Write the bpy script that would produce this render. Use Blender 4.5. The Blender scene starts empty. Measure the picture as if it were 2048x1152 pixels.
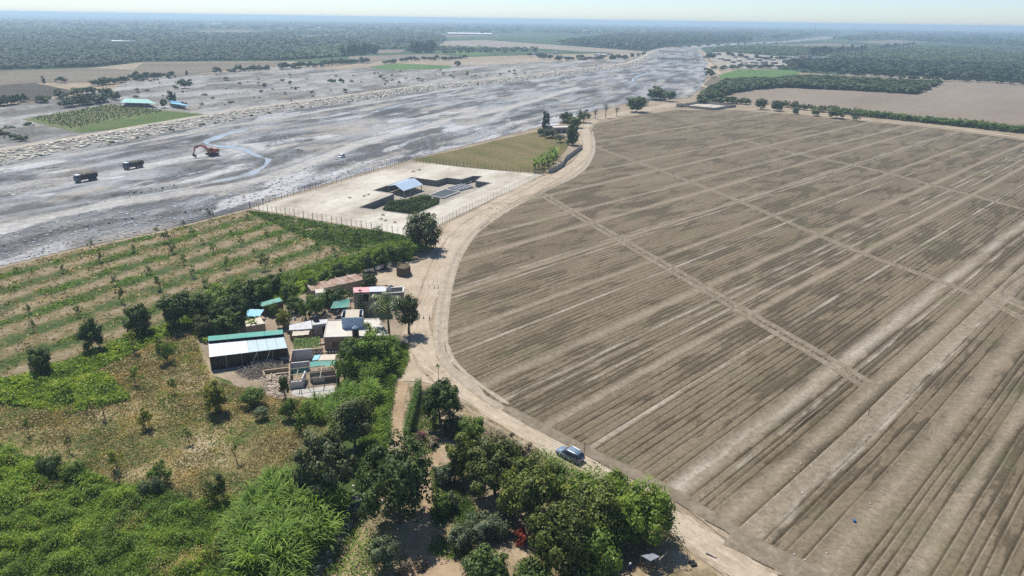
import bpy, math, random
import numpy as np
from mathutils import Vector, Matrix
from mathutils.geometry import tessellate_polygon

# ------------------------------------------------------------------ camera
scene = bpy.context.scene
COL = scene.collection
CAMH = 63.0
F, CX, CY = 1422.0, 1024.0, 576.0            # lens in pixels of the 2048 px photograph
ROLL = math.atan(0.0147)
PITCH = math.atan((CY - 38.0) * math.cos(ROLL) / F)
_fw = np.array([0, math.cos(PITCH), -math.sin(PITCH)])
_r0 = np.array([1.0, 0, 0]); _u0 = np.cross(_r0, _fw)
_rt = math.cos(ROLL) * _r0 + math.sin(ROLL) * _u0
_up = -math.sin(ROLL) * _r0 + math.cos(ROLL) * _u0
cam_d = bpy.data.cameras.new('camera'); cam = bpy.data.objects.new('camera', cam_d); COL.objects.link(cam)
cam_d.sensor_fit = 'HORIZONTAL'; cam_d.sensor_width = 36.0; cam_d.lens = 36.0 * F / 2048.0
cam_d.clip_start = 0.5; cam_d.clip_end = 90000
_M = Matrix(((_rt[0], _up[0], -_fw[0], 0), (_rt[1], _up[1], -_fw[1], 0), (_rt[2], _up[2], -_fw[2], CAMH), (0, 0, 0, 1)))
cam.matrix_world = _M
scene.camera = cam

# ------------------------------------------------------------------ world, sun, exposure
SUN_AZ, SUN_EL = math.radians(-36), math.radians(61)
w = bpy.data.worlds.new('World'); scene.world = w; w.use_nodes = True
nt = w.node_tree; nt.nodes.clear()
sky = nt.nodes.new('ShaderNodeTexSky'); sky.sky_type = 'NISHITA'; sky.sun_disc = False
sky.sun_elevation = SUN_EL; sky.sun_rotation = SUN_AZ
sky.altitude = 0; sky.air_density = 0.72; sky.dust_density = 0.38; sky.ozone_density = 5.0
bg = nt.nodes.new('ShaderNodeBackground'); bg.inputs['Strength'].default_value = 0.118
wo = nt.nodes.new('ShaderNodeOutputWorld')
nt.links.new(sky.outputs[0], bg.inputs[0]); nt.links.new(bg.outputs[0], wo.inputs[0])
sun_d = bpy.data.lights.new('sun', 'SUN'); sun_d.energy = 5.0; sun_d.angle = math.radians(0.55); sun_d.color = (1.0, 0.95, 0.87)
sun = bpy.data.objects.new('sun', sun_d); COL.objects.link(sun)
_s = Vector((math.sin(SUN_AZ) * math.cos(SUN_EL), math.cos(SUN_AZ) * math.cos(SUN_EL), math.sin(SUN_EL)))
sun.rotation_euler = _s.to_track_quat('Z', 'Y').to_euler(); sun.location = (0, 0, 300)
vs = scene.view_settings; vs.view_transform = 'Standard'; vs.look = 'None'; vs.gamma = 1.0
vs.use_curve_mapping = False; vs.exposure = 0.38
cy = scene.cycles
cy.use_denoising = False
try: cy.denoiser = 'OPENIMAGEDENOISE'; cy.denoising_prefilter = 'ACCURATE'
except Exception: pass
cy.max_bounces = 5; cy.diffuse_bounces = 2; cy.glossy_bounces = 2; cy.transmission_bounces = 2
cy.transparent_max_bounces = 4; cy.volume_bounces = 0

# ------------------------------------------------------------------ pixel <-> ground
def P(x, y, z=0.0):
    "where the sight line of photo pixel (x, y) meets the level z"
    d = _fw * F + _rt * (x - CX) - _up * (y - CY)
    t = (z - CAMH) / d[2]
    return np.array([d[0] * t, d[1] * t, z])
def PX(p):
    v = np.array([p[0], p[1], p[2] - CAMH]); zc = v @ _fw
    return CX + F * (v @ _rt) / zc, CY - F * (v @ _up) / zc
def ppm(p):
    v = np.array([p[0], p[1], p[2] - CAMH]); return F / (v @ _fw)
def hgt(x, yb, yt):
    "height of an upright thing standing at pixel (x, yb) whose top shows at row yt"
    g = P(x, yb); lo, hi = 0.0, 60.0
    for _ in range(40):
        m = (lo + hi) / 2
        if PX((g[0], g[1], m))[1] > yt: lo = m
        else: hi = m
    return lo
def PL(pts, z=0.0): return [P(x, y, z) for x, y in pts]

# ------------------------------------------------------------------ numpy noise
rng = np.random.default_rng(7)
_T = rng.random((256, 256))
def vnoise(x, y):
    xi = np.floor(x).astype(int); yi = np.floor(y).astype(int); fx = x - xi; fy = y - yi
    fx = fx * fx * (3 - 2 * fx); fy = fy * fy * (3 - 2 * fy)
    a = _T[xi % 256, yi % 256]; b = _T[(xi + 1) % 256, yi % 256]; c = _T[xi % 256, (yi + 1) % 256]; d = _T[(xi + 1) % 256, (yi + 1) % 256]
    return (a * (1 - fx) + b * fx) * (1 - fy) + (c * (1 - fx) + d * fx) * fy
def fbm(x, y, o=5):
    s = 0; a = 0.5; t = 0
    for i in range(o):
        s = s + a * vnoise(x * 2 ** i + 17.3 * i, y * 2 ** i + 5.1 * i); t += a; a *= 0.5
    return s / t
def sstep(a, b, x):
    t = np.clip((x - a) / (b - a), 0, 1); return t * t * (3 - 2 * t)
def inpoly(poly, X, Y):
    c = np.zeros(X.shape, bool); n = len(poly)
    for i in range(n):
        x1, y1 = poly[i][0], poly[i][1]; x2, y2 = poly[(i + 1) % n][0], poly[(i + 1) % n][1]
        if y1 == y2: continue
        k = ((y1 > Y) != (y2 > Y)) & (X < (x2 - x1) * (Y - y1) / (y2 - y1) + x1); c ^= k
    return c
def polydist(line, X, Y):
    "unsigned distance, side sign and arc parameter to a polyline"
    best = np.full(X.shape, 1e18); side = np.ones(X.shape); arc = np.zeros(X.shape); L = 0
    for i in range(len(line) - 1):
        ax, ay = line[i][:2]; bx, by = line[i + 1][:2]; dx, dy = bx - ax, by - ay; l2 = dx * dx + dy * dy + 1e-9
        t = np.clip(((X - ax) * dx + (Y - ay) * dy) / l2, 0, 1)
        ex = X - ax - t * dx; ey = Y - ay - t * dy; d = ex * ex + ey * ey
        k = d < best; best = np.where(k, d, best)
        side = np.where(k, np.sign(dx * ey - dy * ex), side); arc = np.where(k, L + t * math.sqrt(l2), arc); L += math.sqrt(l2)
    return np.sqrt(best), side, arc
def resample(line, step):
    out = []
    for i in range(len(line) - 1):
        a = np.array(line[i], float); b = np.array(line[i + 1], float); n = max(1, int(np.linalg.norm(b - a) / step))
        for k in range(n): out.append(a + (b - a) * k / n)
    out.append(np.array(line[-1], float)); return out
def smooth(line, it=2):
    l = [np.array(p, float) for p in line]
    for _ in range(it):
        n = [l[0]]
        for i in range(len(l) - 1): n += [l[i] * .75 + l[i + 1] * .25, l[i] * .25 + l[i + 1] * .75]
        n.append(l[-1]); l = n
    return l

# ------------------------------------------------------------------ objects
def link(o, parent=None):
    COL.objects.link(o)
    if parent is not None: o.parent = parent
    return o
def tag(o, label=None, cat=None, group=None, kind=None):
    if label: o['label'] = label
    if cat: o['category'] = cat
    if group: o['group'] = group
    if kind: o['kind'] = kind
    return o
def empty(name, loc, rz=0.0, label=None, cat=None, group=None):
    o = bpy.data.objects.new(name, None); o.empty_display_size = 0.3
    o.location = loc; o.rotation_euler = (0, 0, rz); link(o); return tag(o, label, cat, group)
def npmesh(name, V, Q, mat=None, col=None, smooth_=False):
    "mesh from numpy arrays; Q is (n,4) or (n,3); col is per-vertex (n,) or (n,3)"
    V = np.asarray(V, np.float32).reshape(-1, 3); Q = np.asarray(Q, np.int32); k = Q.shape[1]
    me = bpy.data.meshes.new(name)
    me.vertices.add(len(V)); me.vertices.foreach_set('co', V.ravel())
    me.loops.add(Q.size); me.loops.foreach_set('vertex_index', Q.ravel())
    me.polygons.add(len(Q)); me.polygons.foreach_set('loop_start', np.arange(0, Q.size, k, dtype=np.int32))
    if smooth_: me.polygons.foreach_set('use_smooth', np.ones(len(Q), bool))
    if col is not None:
        col = np.asarray(col, np.float32)
        if col.ndim == 1: col = np.repeat(col[:, None], 3, 1)
        c4 = np.ones((len(V), 4), np.float32); c4[:, :col.shape[1]] = col
        a = me.color_attributes.new('Col', 'FLOAT_COLOR', 'POINT'); a.data.foreach_set('color', c4.ravel())
    me.update(calc_edges=True)
    if mat is not None: me.materials.append(mat)
    return me
def obj(name, me, parent=None, loc=None):
    o = bpy.data.objects.new(name, me); link(o, parent)
    if loc is not None: o.location = loc
    return o
class MB:
    "collects simple solids, then builds ONE mesh object"
    def __init__(s): s.v = []; s.f = []
    def add(s, v, f):
        n = len(s.v); s.v += [tuple(map(float, p)) for p in v]; s.f += [tuple(i + n for i in q) for q in f]; return s
    def box(s, c, d, rz=0.0, rx=0.0, ry=0.0):
        m = Matrix.Rotation(rz, 3, 'Z') @ Matrix.Rotation(ry, 3, 'Y') @ Matrix.Rotation(rx, 3, 'X'); v = []
        for sx, sy, sz in ((-1,-1,-1),(1,-1,-1),(1,1,-1),(-1,1,-1),(-1,-1,1),(1,-1,1),(1,1,1),(-1,1,1)):
            p = m @ Vector((sx * d[0] / 2, sy * d[1] / 2, sz * d[2] / 2)); v.append((p.x + c[0], p.y + c[1], p.z + c[2]))
        return s.add(v, [(0,3,2,1),(4,5,6,7),(0,1,5,4),(1,2,6,5),(2,3,7,6),(3,0,4,7)])
    def slab(s, top, th):
        "closed plate under a top outline of 3-d points"
        n = len(top); v = [tuple(p) for p in top] + [(p[0], p[1], p[2] - th) for p in top]
        f = [tuple(range(n)), tuple(range(2 * n - 1, n - 1, -1))] + [(i, i + n, (i + 1) % n + n, (i + 1) % n) for i in range(n)]
        return s.add(v, f)
    def prism(s, foot, z0, z1):
        return s.slab([(p[0], p[1], z1) for p in foot], z1 - z0)
    def wall(s, a, b, z0, z1, th):
        a = np.array(a[:2], float); b = np.array(b[:2], float); d = (b - a) / (np.linalg.norm(b - a) + 1e-9); n = np.array([-d[1], d[0]]) * th / 2
        return s.prism([a + n, a - n, b - n, b + n], z0, z1)
    def tube(s, pts, rad, n=6, cap=True):
        pts = [Vector(p) for p in pts]; rad = rad if hasattr(rad, '__len__') else [rad] * len(pts); b = len(s.v); V = []
        for i, p in enumerate(pts):
            t = (pts[min(i + 1, len(pts) - 1)] - pts[max(i - 1, 0)]).normalized()
            u = t.cross(Vector((0, 0, 1)) if abs(t.z) < .9 else Vector((1, 0, 0))).normalized(); w_ = t.cross(u)
            for k in range(n):
                a = 2 * math.pi * k / n; V.append(p + (u * math.cos(a) + w_ * math.sin(a)) * rad[i])
        f = [(i * n + k, i * n + (k + 1) % n, (i + 1) * n + (k + 1) % n, (i + 1) * n + k) for i in range(len(pts) - 1) for k in range(n)]
        if cap: f += [tuple(range(n - 1, -1, -1)), tuple(range((len(pts) - 1) * n, len(pts) * n))]
        return s.add(V, f)
    def lathe(s, c, prof, n=14):
        V = [(c[0] + r * math.cos(2 * math.pi * k / n), c[1] + r * math.sin(2 * math.pi * k / n), c[2] + z) for r, z in prof for k in range(n)]
        f = [(i * n + k, i * n + (k + 1) % n, (i + 1) * n + (k + 1) % n, (i + 1) * n + k) for i in range(len(prof) - 1) for k in range(n)]
        f += [tuple(range(n - 1, -1, -1)), tuple(range((len(prof) - 1) * n, len(prof) * n))]
        return s.add(V, f)
    def mesh(s, name, mat, sm=False):
        me = bpy.data.meshes.new(name); me.from_pydata(s.v, [], s.f)
        if sm:
            me.polygons.foreach_set('use_smooth', np.ones(len(s.f), bool))
        me.update(); me.materials.append(mat); return me
    def build(s, name, mat, parent=None, sm=False):
        return obj(name, s.mesh(name, mat, sm), parent)
def rel(o, child):
    "keep a child that was built in world coordinates where it is"
    child.parent = o; child.matrix_parent_inverse = Matrix.LocRotScale(o.location, o.rotation_euler, o.scale).inverted(); return child

# ------------------------------------------------------------------ materials
def NM(name):
    m = bpy.data.materials.new(name); m.use_nodes = True; t = m.node_tree; t.nodes.clear()
    o = t.nodes.new('ShaderNodeOutputMaterial'); b = t.nodes.new('ShaderNodeBsdfPrincipled')
    b.inputs['Specular IOR Level'].default_value = 0.15
    t.links.new(b.outputs[0], o.inputs[0]); return m, t, b, o
def N(t, kind, **kw):
    n = t.nodes.new('ShaderNode' + kind)
    for k, v in kw.items():
        if k in n.inputs: n.inputs[k].default_value = v
        else: setattr(n, k, v)
    return n
def ramp(t, src, stops):
    r = t.nodes.new('ShaderNodeValToRGB'); e = r.color_ramp.elements
    while len(e) < len(stops): e.new(0.5)
    for i, (p, c) in enumerate(stops): e[i].position = p; e[i].color = (*c, 1) if len(c) == 3 else c
    t.links.new(src, r.inputs[0]); return r.outputs[0]
def mathn(t, op, a, b=None):
    n = t.nodes.new('ShaderNodeMath'); n.operation = op
    for i, q in enumerate((a, b)):
        if q is None: continue
        if isinstance(q, (int, float)): n.inputs[i].default_value = q
        else: t.links.new(q, n.inputs[i])
    return n.outputs[0]
def mix(t, fac, a, b, blend='MIX'):
    n = t.nodes.new('ShaderNodeMix'); n.data_type = 'RGBA'; n.blend_type = blend
    for s_, q in ((n.inputs[0], fac), (n.inputs[6], a), (n.inputs[7], b)):
        if isinstance(q, (int, float)): s_.default_value = q
        elif isinstance(q, tuple): s_.default_value = (*q, 1)
        else: t.links.new(q, s_)
    return n.outputs[2]
def wpos(t, ang=0.0, sc=(1, 1, 1)):
    g = t.nodes.new('ShaderNodeNewGeometry'); m = t.nodes.new('ShaderNodeMapping'); m.vector_type = 'POINT'
    r = t.nodes.new('ShaderNodeVectorRotate'); r.rotation_type = 'Z_AXIS'; r.inputs['Angle'].default_value = ang
    t.links.new(g.outputs['Position'], r.inputs['Vector']); t.links.new(r.outputs[0], m.inputs[0]); m.inputs['Scale'].default_value = sc
    return m.outputs[0]
def noise(t, vec, scale, detail=4, rough=0.55, dist=0.0):
    n = N(t, 'TexNoise', Scale=scale, Detail=detail, Roughness=rough, Distortion=dist); t.links.new(vec, n.inputs['Vector']); return n.outputs['Fac']
def bump(t, b, h, strength=0.4, dist=0.1):
    n = N(t, 'Bump', Strength=strength, Distance=dist); t.links.new(h, n.inputs['Height']); t.links.new(n.outputs[0], b.inputs['Normal'])
KALB = 0.90
def soil(name, stops, scale=0.05, fine=0.8, fv=0.35, rough=0.95, bs=0.5, bd=0.12, ang=0.0, st=(1, 1, 1), detail=8):
    m, t, b, o = NM(name); v = wpos(t, ang, st); n1 = noise(t, v, scale, detail, 0.62)
    c = ramp(t, n1, stops); v2 = wpos(t); n2 = noise(t, v2, fine, 6, 0.7)
    f = ramp(t, n2, [(0.25, ((1 - fv) * KALB,) * 3), (0.75, ((1 + fv * .6) * KALB,) * 3)]); c = mix(t, 1.0, c, f, 'MULTIPLY')
    t.links.new(c, b.inputs['Base Color']); b.inputs['Roughness'].default_value = rough; bump(t, b, n2, bs, bd); return m
def plain(name, col, rough=0.7, var=0.18, scale=1.5, metal=0.0, spec=0.3, dirt=None, bs=0.15):
    m, t, b, o = NM(name); tc = t.nodes.new('ShaderNodeTexCoord'); n = noise(t, wpos(t), scale, 6, 0.65)
    f = ramp(t, n, [(0.28, ((1 - var) * KALB,) * 3), (0.72, ((1 + var * .5) * KALB,) * 3)]); c = mix(t, 1.0, col, f, 'MULTIPLY')
    if dirt:
        n3 = noise(t, wpos(t), scale * .4, 5, 0.7); k = ramp(t, n3, [(0.48, (0, 0, 0)), (0.68, (1, 1, 1))]); c = mix(t, mathn(t, 'MULTIPLY', k, dirt[1]), c, dirt[0])
    t.links.new(c, b.inputs['Base Color']); b.inputs['Roughness'].default_value = rough; b.inputs['Metallic'].default_value = metal
    b.inputs['Specular IOR Level'].default_value = spec; bump(t, b, n, bs, 0.03); return m
def vcolmat(name, rough=0.95, fine=1.2, fv=0.3, bs=0.5, bd=0.15, spec=0.15):
    m, t, b, o = NM(name); a = t.nodes.new('ShaderNodeVertexColor'); a.layer_name = 'Col'
    n2 = noise(t, wpos(t), fine, 6, 0.7); f = ramp(t, n2, [(0.25, ((1 - fv) * KALB,) * 3), (0.75, ((1 + fv * .6) * KALB,) * 3)])
    c = mix(t, 1.0, a.outputs[0], f, 'MULTIPLY'); t.links.new(c, b.inputs['Base Color']); b.inputs['Roughness'].default_value = rough
    b.inputs['Specular IOR Level'].default_value = spec; bump(t, b, n2, bs, bd); return m
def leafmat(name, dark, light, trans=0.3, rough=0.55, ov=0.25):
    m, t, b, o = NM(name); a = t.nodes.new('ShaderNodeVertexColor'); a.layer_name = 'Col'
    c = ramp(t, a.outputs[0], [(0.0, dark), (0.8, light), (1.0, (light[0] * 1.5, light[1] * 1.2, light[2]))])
    oi = t.nodes.new('ShaderNodeObjectInfo'); f = ramp(t, oi.outputs['Random'], [(0, (1 - ov, 1 - ov, 1 - ov)), (1, (1 + ov, 1 + ov * .8, 1 + ov * .3))])
    c = mix(t, 1.0, c, f, 'MULTIPLY'); t.links.new(c, b.inputs['Base Color']); b.inputs['Roughness'].default_value = rough; b.inputs['Specular IOR Level'].default_value = 0.25
    tr = t.nodes.new('ShaderNodeBsdfTranslucent'); c2 = mix(t, 1.0, c, (1.3, 1.35, 0.6), 'MULTIPLY'); t.links.new(c2, tr.inputs[0])
    mx = t.nodes.new('ShaderNodeMixShader'); mx.inputs[0].default_value = trans
    t.links.new(b.outputs[0], mx.inputs[1]); t.links.new(tr.outputs[0], mx.inputs[2]); t.links.new(mx.outputs[0], o.inputs[0]); return m
# ------------------------------------------------------------------ ground sheets
def sheet(name, poly, z, mat, jit=0.0, step=None, holes=(), kind='structure', label=None):
    "flat ground cover; the outline is resampled and made uneven"
    pts = [np.array([p[0], p[1]], float) for p in poly]
    if step:
        q = []
        for i in range(len(pts)):
            a, b = pts[i], pts[(i + 1) % len(pts)]; n = max(1, int(np.linalg.norm(b - a) / step))
            for k in range(n): q.append(a + (b - a) * k / n)
        pts = q
    if jit:
        X = np.array(pts); X[:, 0] += (fbm(X[:, 0] / (jit * 6) + 31, X[:, 1] / (jit * 6)) - .5) * jit * 3; X[:, 1] += (fbm(X[:, 0] / (jit * 6), X[:, 1] / (jit * 6) + 77) - .5) * jit * 3
        pts = [X[i] for i in range(len(X))]
    loops = [[Vector((p[0], p[1], 0)) for p in pts]] + [[Vector((p[0], p[1], 0)) for p in h] for h in holes]
    tri = tessellate_polygon(loops); V = [(v.x, v.y, z) for l in loops for v in l]
    me = bpy.data.meshes.new(name); out = []
    for a, b, c in tri:
        ar = (V[b][0] - V[a][0]) * (V[c][1] - V[a][1]) - (V[b][1] - V[a][1]) * (V[c][0] - V[a][0])
        if abs(ar) < 1e-7: continue
        out.append((a, b, c) if ar > 0 else (a, c, b))
    me.from_pydata(V, [], out); me.update(); me.materials.append(mat)
    o = obj(name, me); tag(o, label=label, kind=kind); return o
def strip(name, line, width, z, mat, jit=0.15, step=3.0, zf=None, kind='structure'):
    "ribbon along a polyline"
    pts = resample(smooth([p[:2] for p in line], 2), step); V = []; Q = []; n = len(pts)
    wd = width if callable(width) else (lambda u: width)
    for i, p in enumerate(pts):
        t = pts[min(i + 1, n - 1)] - pts[max(i - 1, 0)]; t = t / (np.linalg.norm(t) + 1e-9); nn = np.array([-t[1], t[0]]); hw = wd(i / (n - 1)) / 2
        j1 = (vnoise(np.array(i * .37 + 3), np.array(1.5)) - .5) * jit * 2; j2 = (vnoise(np.array(i * .37 + 40), np.array(7.5)) - .5) * jit * 2
        for a in (-hw - j1, 0, hw + j2):
            q = p + nn * a; V.append((q[0], q[1], z if zf is None else zf(q[0], q[1])))
        if i: b = 3 * i; Q += [(b - 3, b, b + 1, b - 2), (b - 2, b + 1, b + 2, b - 1)]
    V = np.array(V); Q = np.array(Q)
    a = V[Q[0][0]]; b2 = V[Q[0][1]]; c = V[Q[0][2]]
    if np.cross(b2 - a, c - a)[2] < 0: Q = Q[:, ::-1]
    me = npmesh(name, V, Q, mat, smooth_=True); o = obj(name, me); tag(o, kind=kind); return o

M = {}
M['dirt'] = soil('dry_dirt', [(0.3, (.22, .172, .115)), (0.5, (.30, .24, .165)), (0.7, (.36, .30, .215))], 0.06, 0.9, 0.3)
M['road'] = soil('sandy_road', [(0.3, (.30, .238, .168)), (0.5, (.40, .328, .24)), (0.72, (.48, .405, .305))], 0.12, 0.7, 0.22, bs=.3)
M['path'] = soil('orange_path', [(0.3, (.27, .19, .115)), (0.6, (.36, .265, .17))], 0.2, 1.2, 0.25, bs=.3)
M['pad'] = soil('bleached_gravel_pad', [(0.30, (.27, .235, .18)), (0.42, (.40, .355, .285)), (0.54, (.50, .46, .385)), (0.72, (.62, .585, .51))], 0.07, 0.5, 0.22, bs=.4, ang=math.radians(25), st=(1, .5, 1))
M['pitfloor'] = soil('pit_floor', [(0.3, (.25, .22, .175)), (0.6, (.36, .325, .265))], 0.12, 0.9, 0.3)
M['farm'] = None
def farm_mat():
    m, t, b, o = NM('patchwork_farmland'); v = wpos(t, .35, (1, .55, 1))
    vo = N(t, 'TexVoronoi', Scale=0.0042); t.links.new(v, vo.inputs['Vector']); s = t.nodes.new('ShaderNodeSeparateColor'); t.links.new(vo.outputs['Color'], s.inputs[0])
    c = ramp(t, s.outputs[0], [(0.0, (.022, .045, .022)), (0.25, (.034, .062, .026)), (0.45, (.027, .052, .025)), (0.66, (.05, .08, .032)), (0.86, (.15, .13, .09)), (0.93, (.04, .07, .034))])
    c.node.color_ramp.interpolation = 'CONSTANT'
    n = noise(t, wpos(t), 0.035, 10, 0.7); f = ramp(t, n, [(0.3, (.55, .55, .55)), (0.7, (1.35, 1.35, 1.3))]); c = mix(t, 1.0, c, f, 'MULTIPLY')
    t.links.new(c, b.inputs['Base Color']); b.inputs['Roughness'].default_value = 0.95; bump(t, b, n, 0.8, 2.0); return m
M['farm'] = farm_mat()
def field_mat(name, c1, c2, c3, ang, per, amp=0.25, scale=0.02):
    "ploughed or planted field: rows with period per at angle ang, soft patches"
    m, t, b, o = NM(name); v = wpos(t, ang, (1, 1, 1)); n = noise(t, wpos(t, ang, (1, .25, 1)), scale, 8, 0.65); c = ramp(t, n, [(0.3, c1), (0.5, c2), (0.7, c3)])
    wv = N(t, 'TexWave', Scale=2 * math.pi / per / 20.0 * 3.1831, Distortion=0.6, Detail=2.0); wv.inputs['Detail Scale'].default_value = 0.3; t.links.new(v, wv.inputs['Vector'])
    f = ramp(t, wv.outputs['Fac'], [(0.0, (1 - amp,) * 3), (1.0, (1 + amp * .6,) * 3)]); c = mix(t, 1.0, c, f, 'MULTIPLY')
    n2 = noise(t, wpos(t), 0.5, 6, 0.7); f2 = ramp(t, n2, [(0.3, (.8, .8, .8)), (0.7, (1.12, 1.12, 1.12))]); c = mix(t, 1.0, c, f2, 'MULTIPLY')
    t.links.new(c, b.inputs['Base Color']); b.inputs['Roughness'].default_value = 0.95; bump(t, b, wv.outputs['Fac'], 0.5, 0.3); return m

# --- base ground: to the horizon, with an opening where the treatment pit is dug
PIT = PL([(716.6, 415.8), (788, 388.4), (746, 381.4), (824, 355.3), (873, 361.9), (893, 356), (922.8, 359.5), (946, 352.5), (964, 353), (951, 362.5), (983, 366.5), (828, 430.5)])
PITZ = -2.3
R = 24000.0
sheet('ground', [(R * math.cos(a), R * math.sin(a)) for a in np.linspace(0, 2 * math.pi, 65)[:-1]], 0.0, M['dirt'], holes=[PIT])
far = PL([(-900, 150), (0, 148), (190, 135), (290, 124), (560, 122), (700, 128), (800, 118), (1000, 112), (1290, 104), (1330, 94), (1400, 96), (1440, 130), (1600, 145), (2048, 172), (2900, 215)])
far = [p[:2] for p in far]
sheet('farmland', far + [(23000, far[-1][1]), (16000, 17000), (0, 23500), (-16000, 17000), (-23000, far[0][1])], 0.06, M['farm'])

# --- fields beyond the river and on the right
def fld(name, px, mat, z=0.12, jit=0.6, step=6): return sheet(name, PL(px), z, mat, jit, step)
M['tanf'] = field_mat('tan_stubble', (0.129, 0.107, 0.074), (0.166, 0.138, 0.098), (0.190, 0.162, 0.120), 1.2, 3.5, .12)
M['darkf'] = field_mat('dark_ploughed_soil', (0.055, 0.046, 0.036), (0.075, 0.062, 0.049), (0.098, 0.081, 0.065), 1.25, 2.2, .3)
M['brownf'] = field_mat('brown_field', (0.152, 0.124, 0.092), (0.188, 0.156, 0.116), (0.216, 0.180, 0.140), .5, 4, .15)
M['farrow'] = field_mat('pale_row_field', (0.204, 0.170, 0.132), (0.255, 0.217, 0.170), (0.289, 0.251, 0.200), -.45, 14, .3)
M['pinkf'] = field_mat('pinkish_ploughed_soil', (0.179, 0.140, 0.105), (0.218, 0.176, 0.133), (0.257, 0.211, 0.160), math.radians(38), 3.2, .16, .012)
M['greenf'] = field_mat('green_crop', (0.064, 0.128, 0.030), (0.085, 0.157, 0.038), (0.111, 0.178, 0.051), .4, 3, .15)
M['vine'] = field_mat('vineyard_grass', (.13, .12, .055), (.12, .145, .05), (.19, .17, .09), math.radians(-60), 3.0, .25, .05)
M['hay'] = soil('dry_meadow', [(0.3, (0.086, 0.095, 0.027)), (0.45, (0.131, 0.113, 0.041)), (0.6, (0.171, 0.135, 0.059)), (0.75, (0.117, 0.122, 0.041))], 0.07, 0.6, 0.35, ang=math.radians(-28), st=(1, .3, 1))
M['flood'] = soil('floodplain_gravel', [(0.28, (.115, .108, .095)), (0.42, (.185, .178, .165)), (0.56, (.235, .23, .22)), (0.72, (.31, .30, .28))], 0.022, 0.25, 0.35, bs=.8, bd=.5, ang=math.radians(-38), st=(1, .35, 1))
FLOODPX = [(-300, 330), (0, 303), (147, 284), (239, 265), (342, 248), (462, 229), (581, 212), (700, 197), (851, 171), (1022, 156), (1159, 140), (1244, 127), (1289, 110), (1250, 118), (1056, 125), (988, 130), (900, 131), (748, 135), (680, 139), (560, 133), (430, 147), (330, 152), (250, 162), (225, 178), (150, 190), (60, 205), (-300, 232)]
fld('stubble_field', [(-250, 152), (0, 142), (190, 136), (268, 140), (330, 151), (250, 163), (170, 165), (95, 165), (0, 170), (-250, 178)], M['tanf'], 0.16)
fld('stubble_field', [(267, 140), (287, 125), (561, 122.5), (580, 128), (568, 132), (479, 137), (424, 144), (376, 150), (328, 150)], M['tanf'], 0.16)
fld('ploughed_field', [(-250, 180), (0, 171), (68, 166), (144, 181), (79, 202), (0, 205), (-250, 215)], M['darkf'], 0.16)
fld('vineyard', [(44, 239), (219, 209), (311, 219), (451, 233), (250, 257), (161, 267), (140, 262)], M['vine'], 0.22)
fld('vineyard_green_part', [(150, 259), (240, 236), (335, 224), (448, 233), (250, 257), (163, 266.5)], soil('green_vine_rows', [(0.3, (.06, .10, .02)), (0.55, (.09, .13, .03)), (0.75, (.17, .16, .07))], 0.05, .5, .4), 0.27)
fld('brown_field', [(700, 113), (872, 108), (919, 113), (872, 118), (765, 120), (742, 127), (690, 124)], M['brownf'], 0.16)
fld('brown_field', [(730, 101), (790, 99), (815, 100), (800, 105), (735, 107)], M['brownf'], 0.18)
fld('green_field', [(735, 134), (793, 127), (902, 131.5), (899, 137), (776, 140)], M['greenf'], 0.18)
fld('green_field', [(874, 106), (900, 101), (950, 104), (990, 108), (940, 111)], M['greenf'], 0.18)
fld('dirt_field', [(875, 127), (985, 122), (1090, 116), (1125, 119), (1275, 127), (1227, 136), (1130, 137), (1056, 130), (985, 133)], soil('tan_dirt_field', [(0.3, (.27, .22, .165)), (0.7, (.37, .31, .24))], .02, .3, .2), 0.16)
fld('pale_row_field', [(874, 93), (892, 82), (971, 80), (1097, 89), (1292, 103), (1268, 106.5), (1159, 103), (1090, 98), (974, 97)], M['farrow'], 0.16)
fld('pink_field', [(1434, 199), (1461, 186), (1560, 174), (1700, 180), (1827, 188), (1881, 164), (1840, 160), (1663, 151), (1704, 147), (1844, 154), (2100, 168), (2500, 190), (2500, 300), (2100, 262), (1861, 236), (1656, 219), (1502, 206)], M['pinkf'], 0.14)
fld('green_field', [(1437, 150), (1478, 139), (1587, 141), (1602, 149), (1560, 155), (1502, 155), (1440, 158)], M['greenf'], 0.20)
fld('scrub_ground', [(1400, 175), (1430, 150), (1445, 160), (1600, 150), (1660, 151), (1840, 161), (1880, 165), (1827, 189), (1700, 181), (1560, 175), (1461, 187), (1434, 199), (1400, 192)], soil('scrub_floor', [(0.3, (.09, .085, .05)), (0.7, (.20, .17, .115))], .05, .5, .3), 0.17)
fld('tan_field', [(1543, 90), (1646, 87), (1700, 89), (1740, 95), (1650, 94), (1560, 92)], M['tanf'], 0.2, 2, 20)
fld('tan_field', [(1702, 83), (1793, 80), (1854, 85), (1776, 89)], M['tanf'], 0.2, 2, 20)
fld('tan_field', [(590, 72), (690, 69), (720, 72), (600, 76)], M['tanf'], 0.2, 2, 20)
fld('tan_field', [(330, 63), (480, 60), (560, 66), (420, 68)], M['tanf'], 0.2, 2, 20)
fld('bank_road', [(1374, 98), (1396, 95), (1402, 108), (1432, 136), (1444, 150), (1418, 146), (1402, 150), (1395, 158), (1410, 172), (1430, 176), (1424, 180), (1398, 172), (1388, 158), (1400, 142), (1414, 138), (1408, 124), (1390, 108)], M['road'], 0.35, 0.5, 6)
fld('village_ground', [(1405, 108), (1445, 103), (1545, 112), (1660, 120), (1650, 132), (1600, 136), (1480, 138), (1440, 133), (1420, 120)], soil('village_dust', [(0.3, (.25, .225, .18)), (0.7, (.38, .34, .28))], .05, .4, .3), 0.18)

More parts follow.
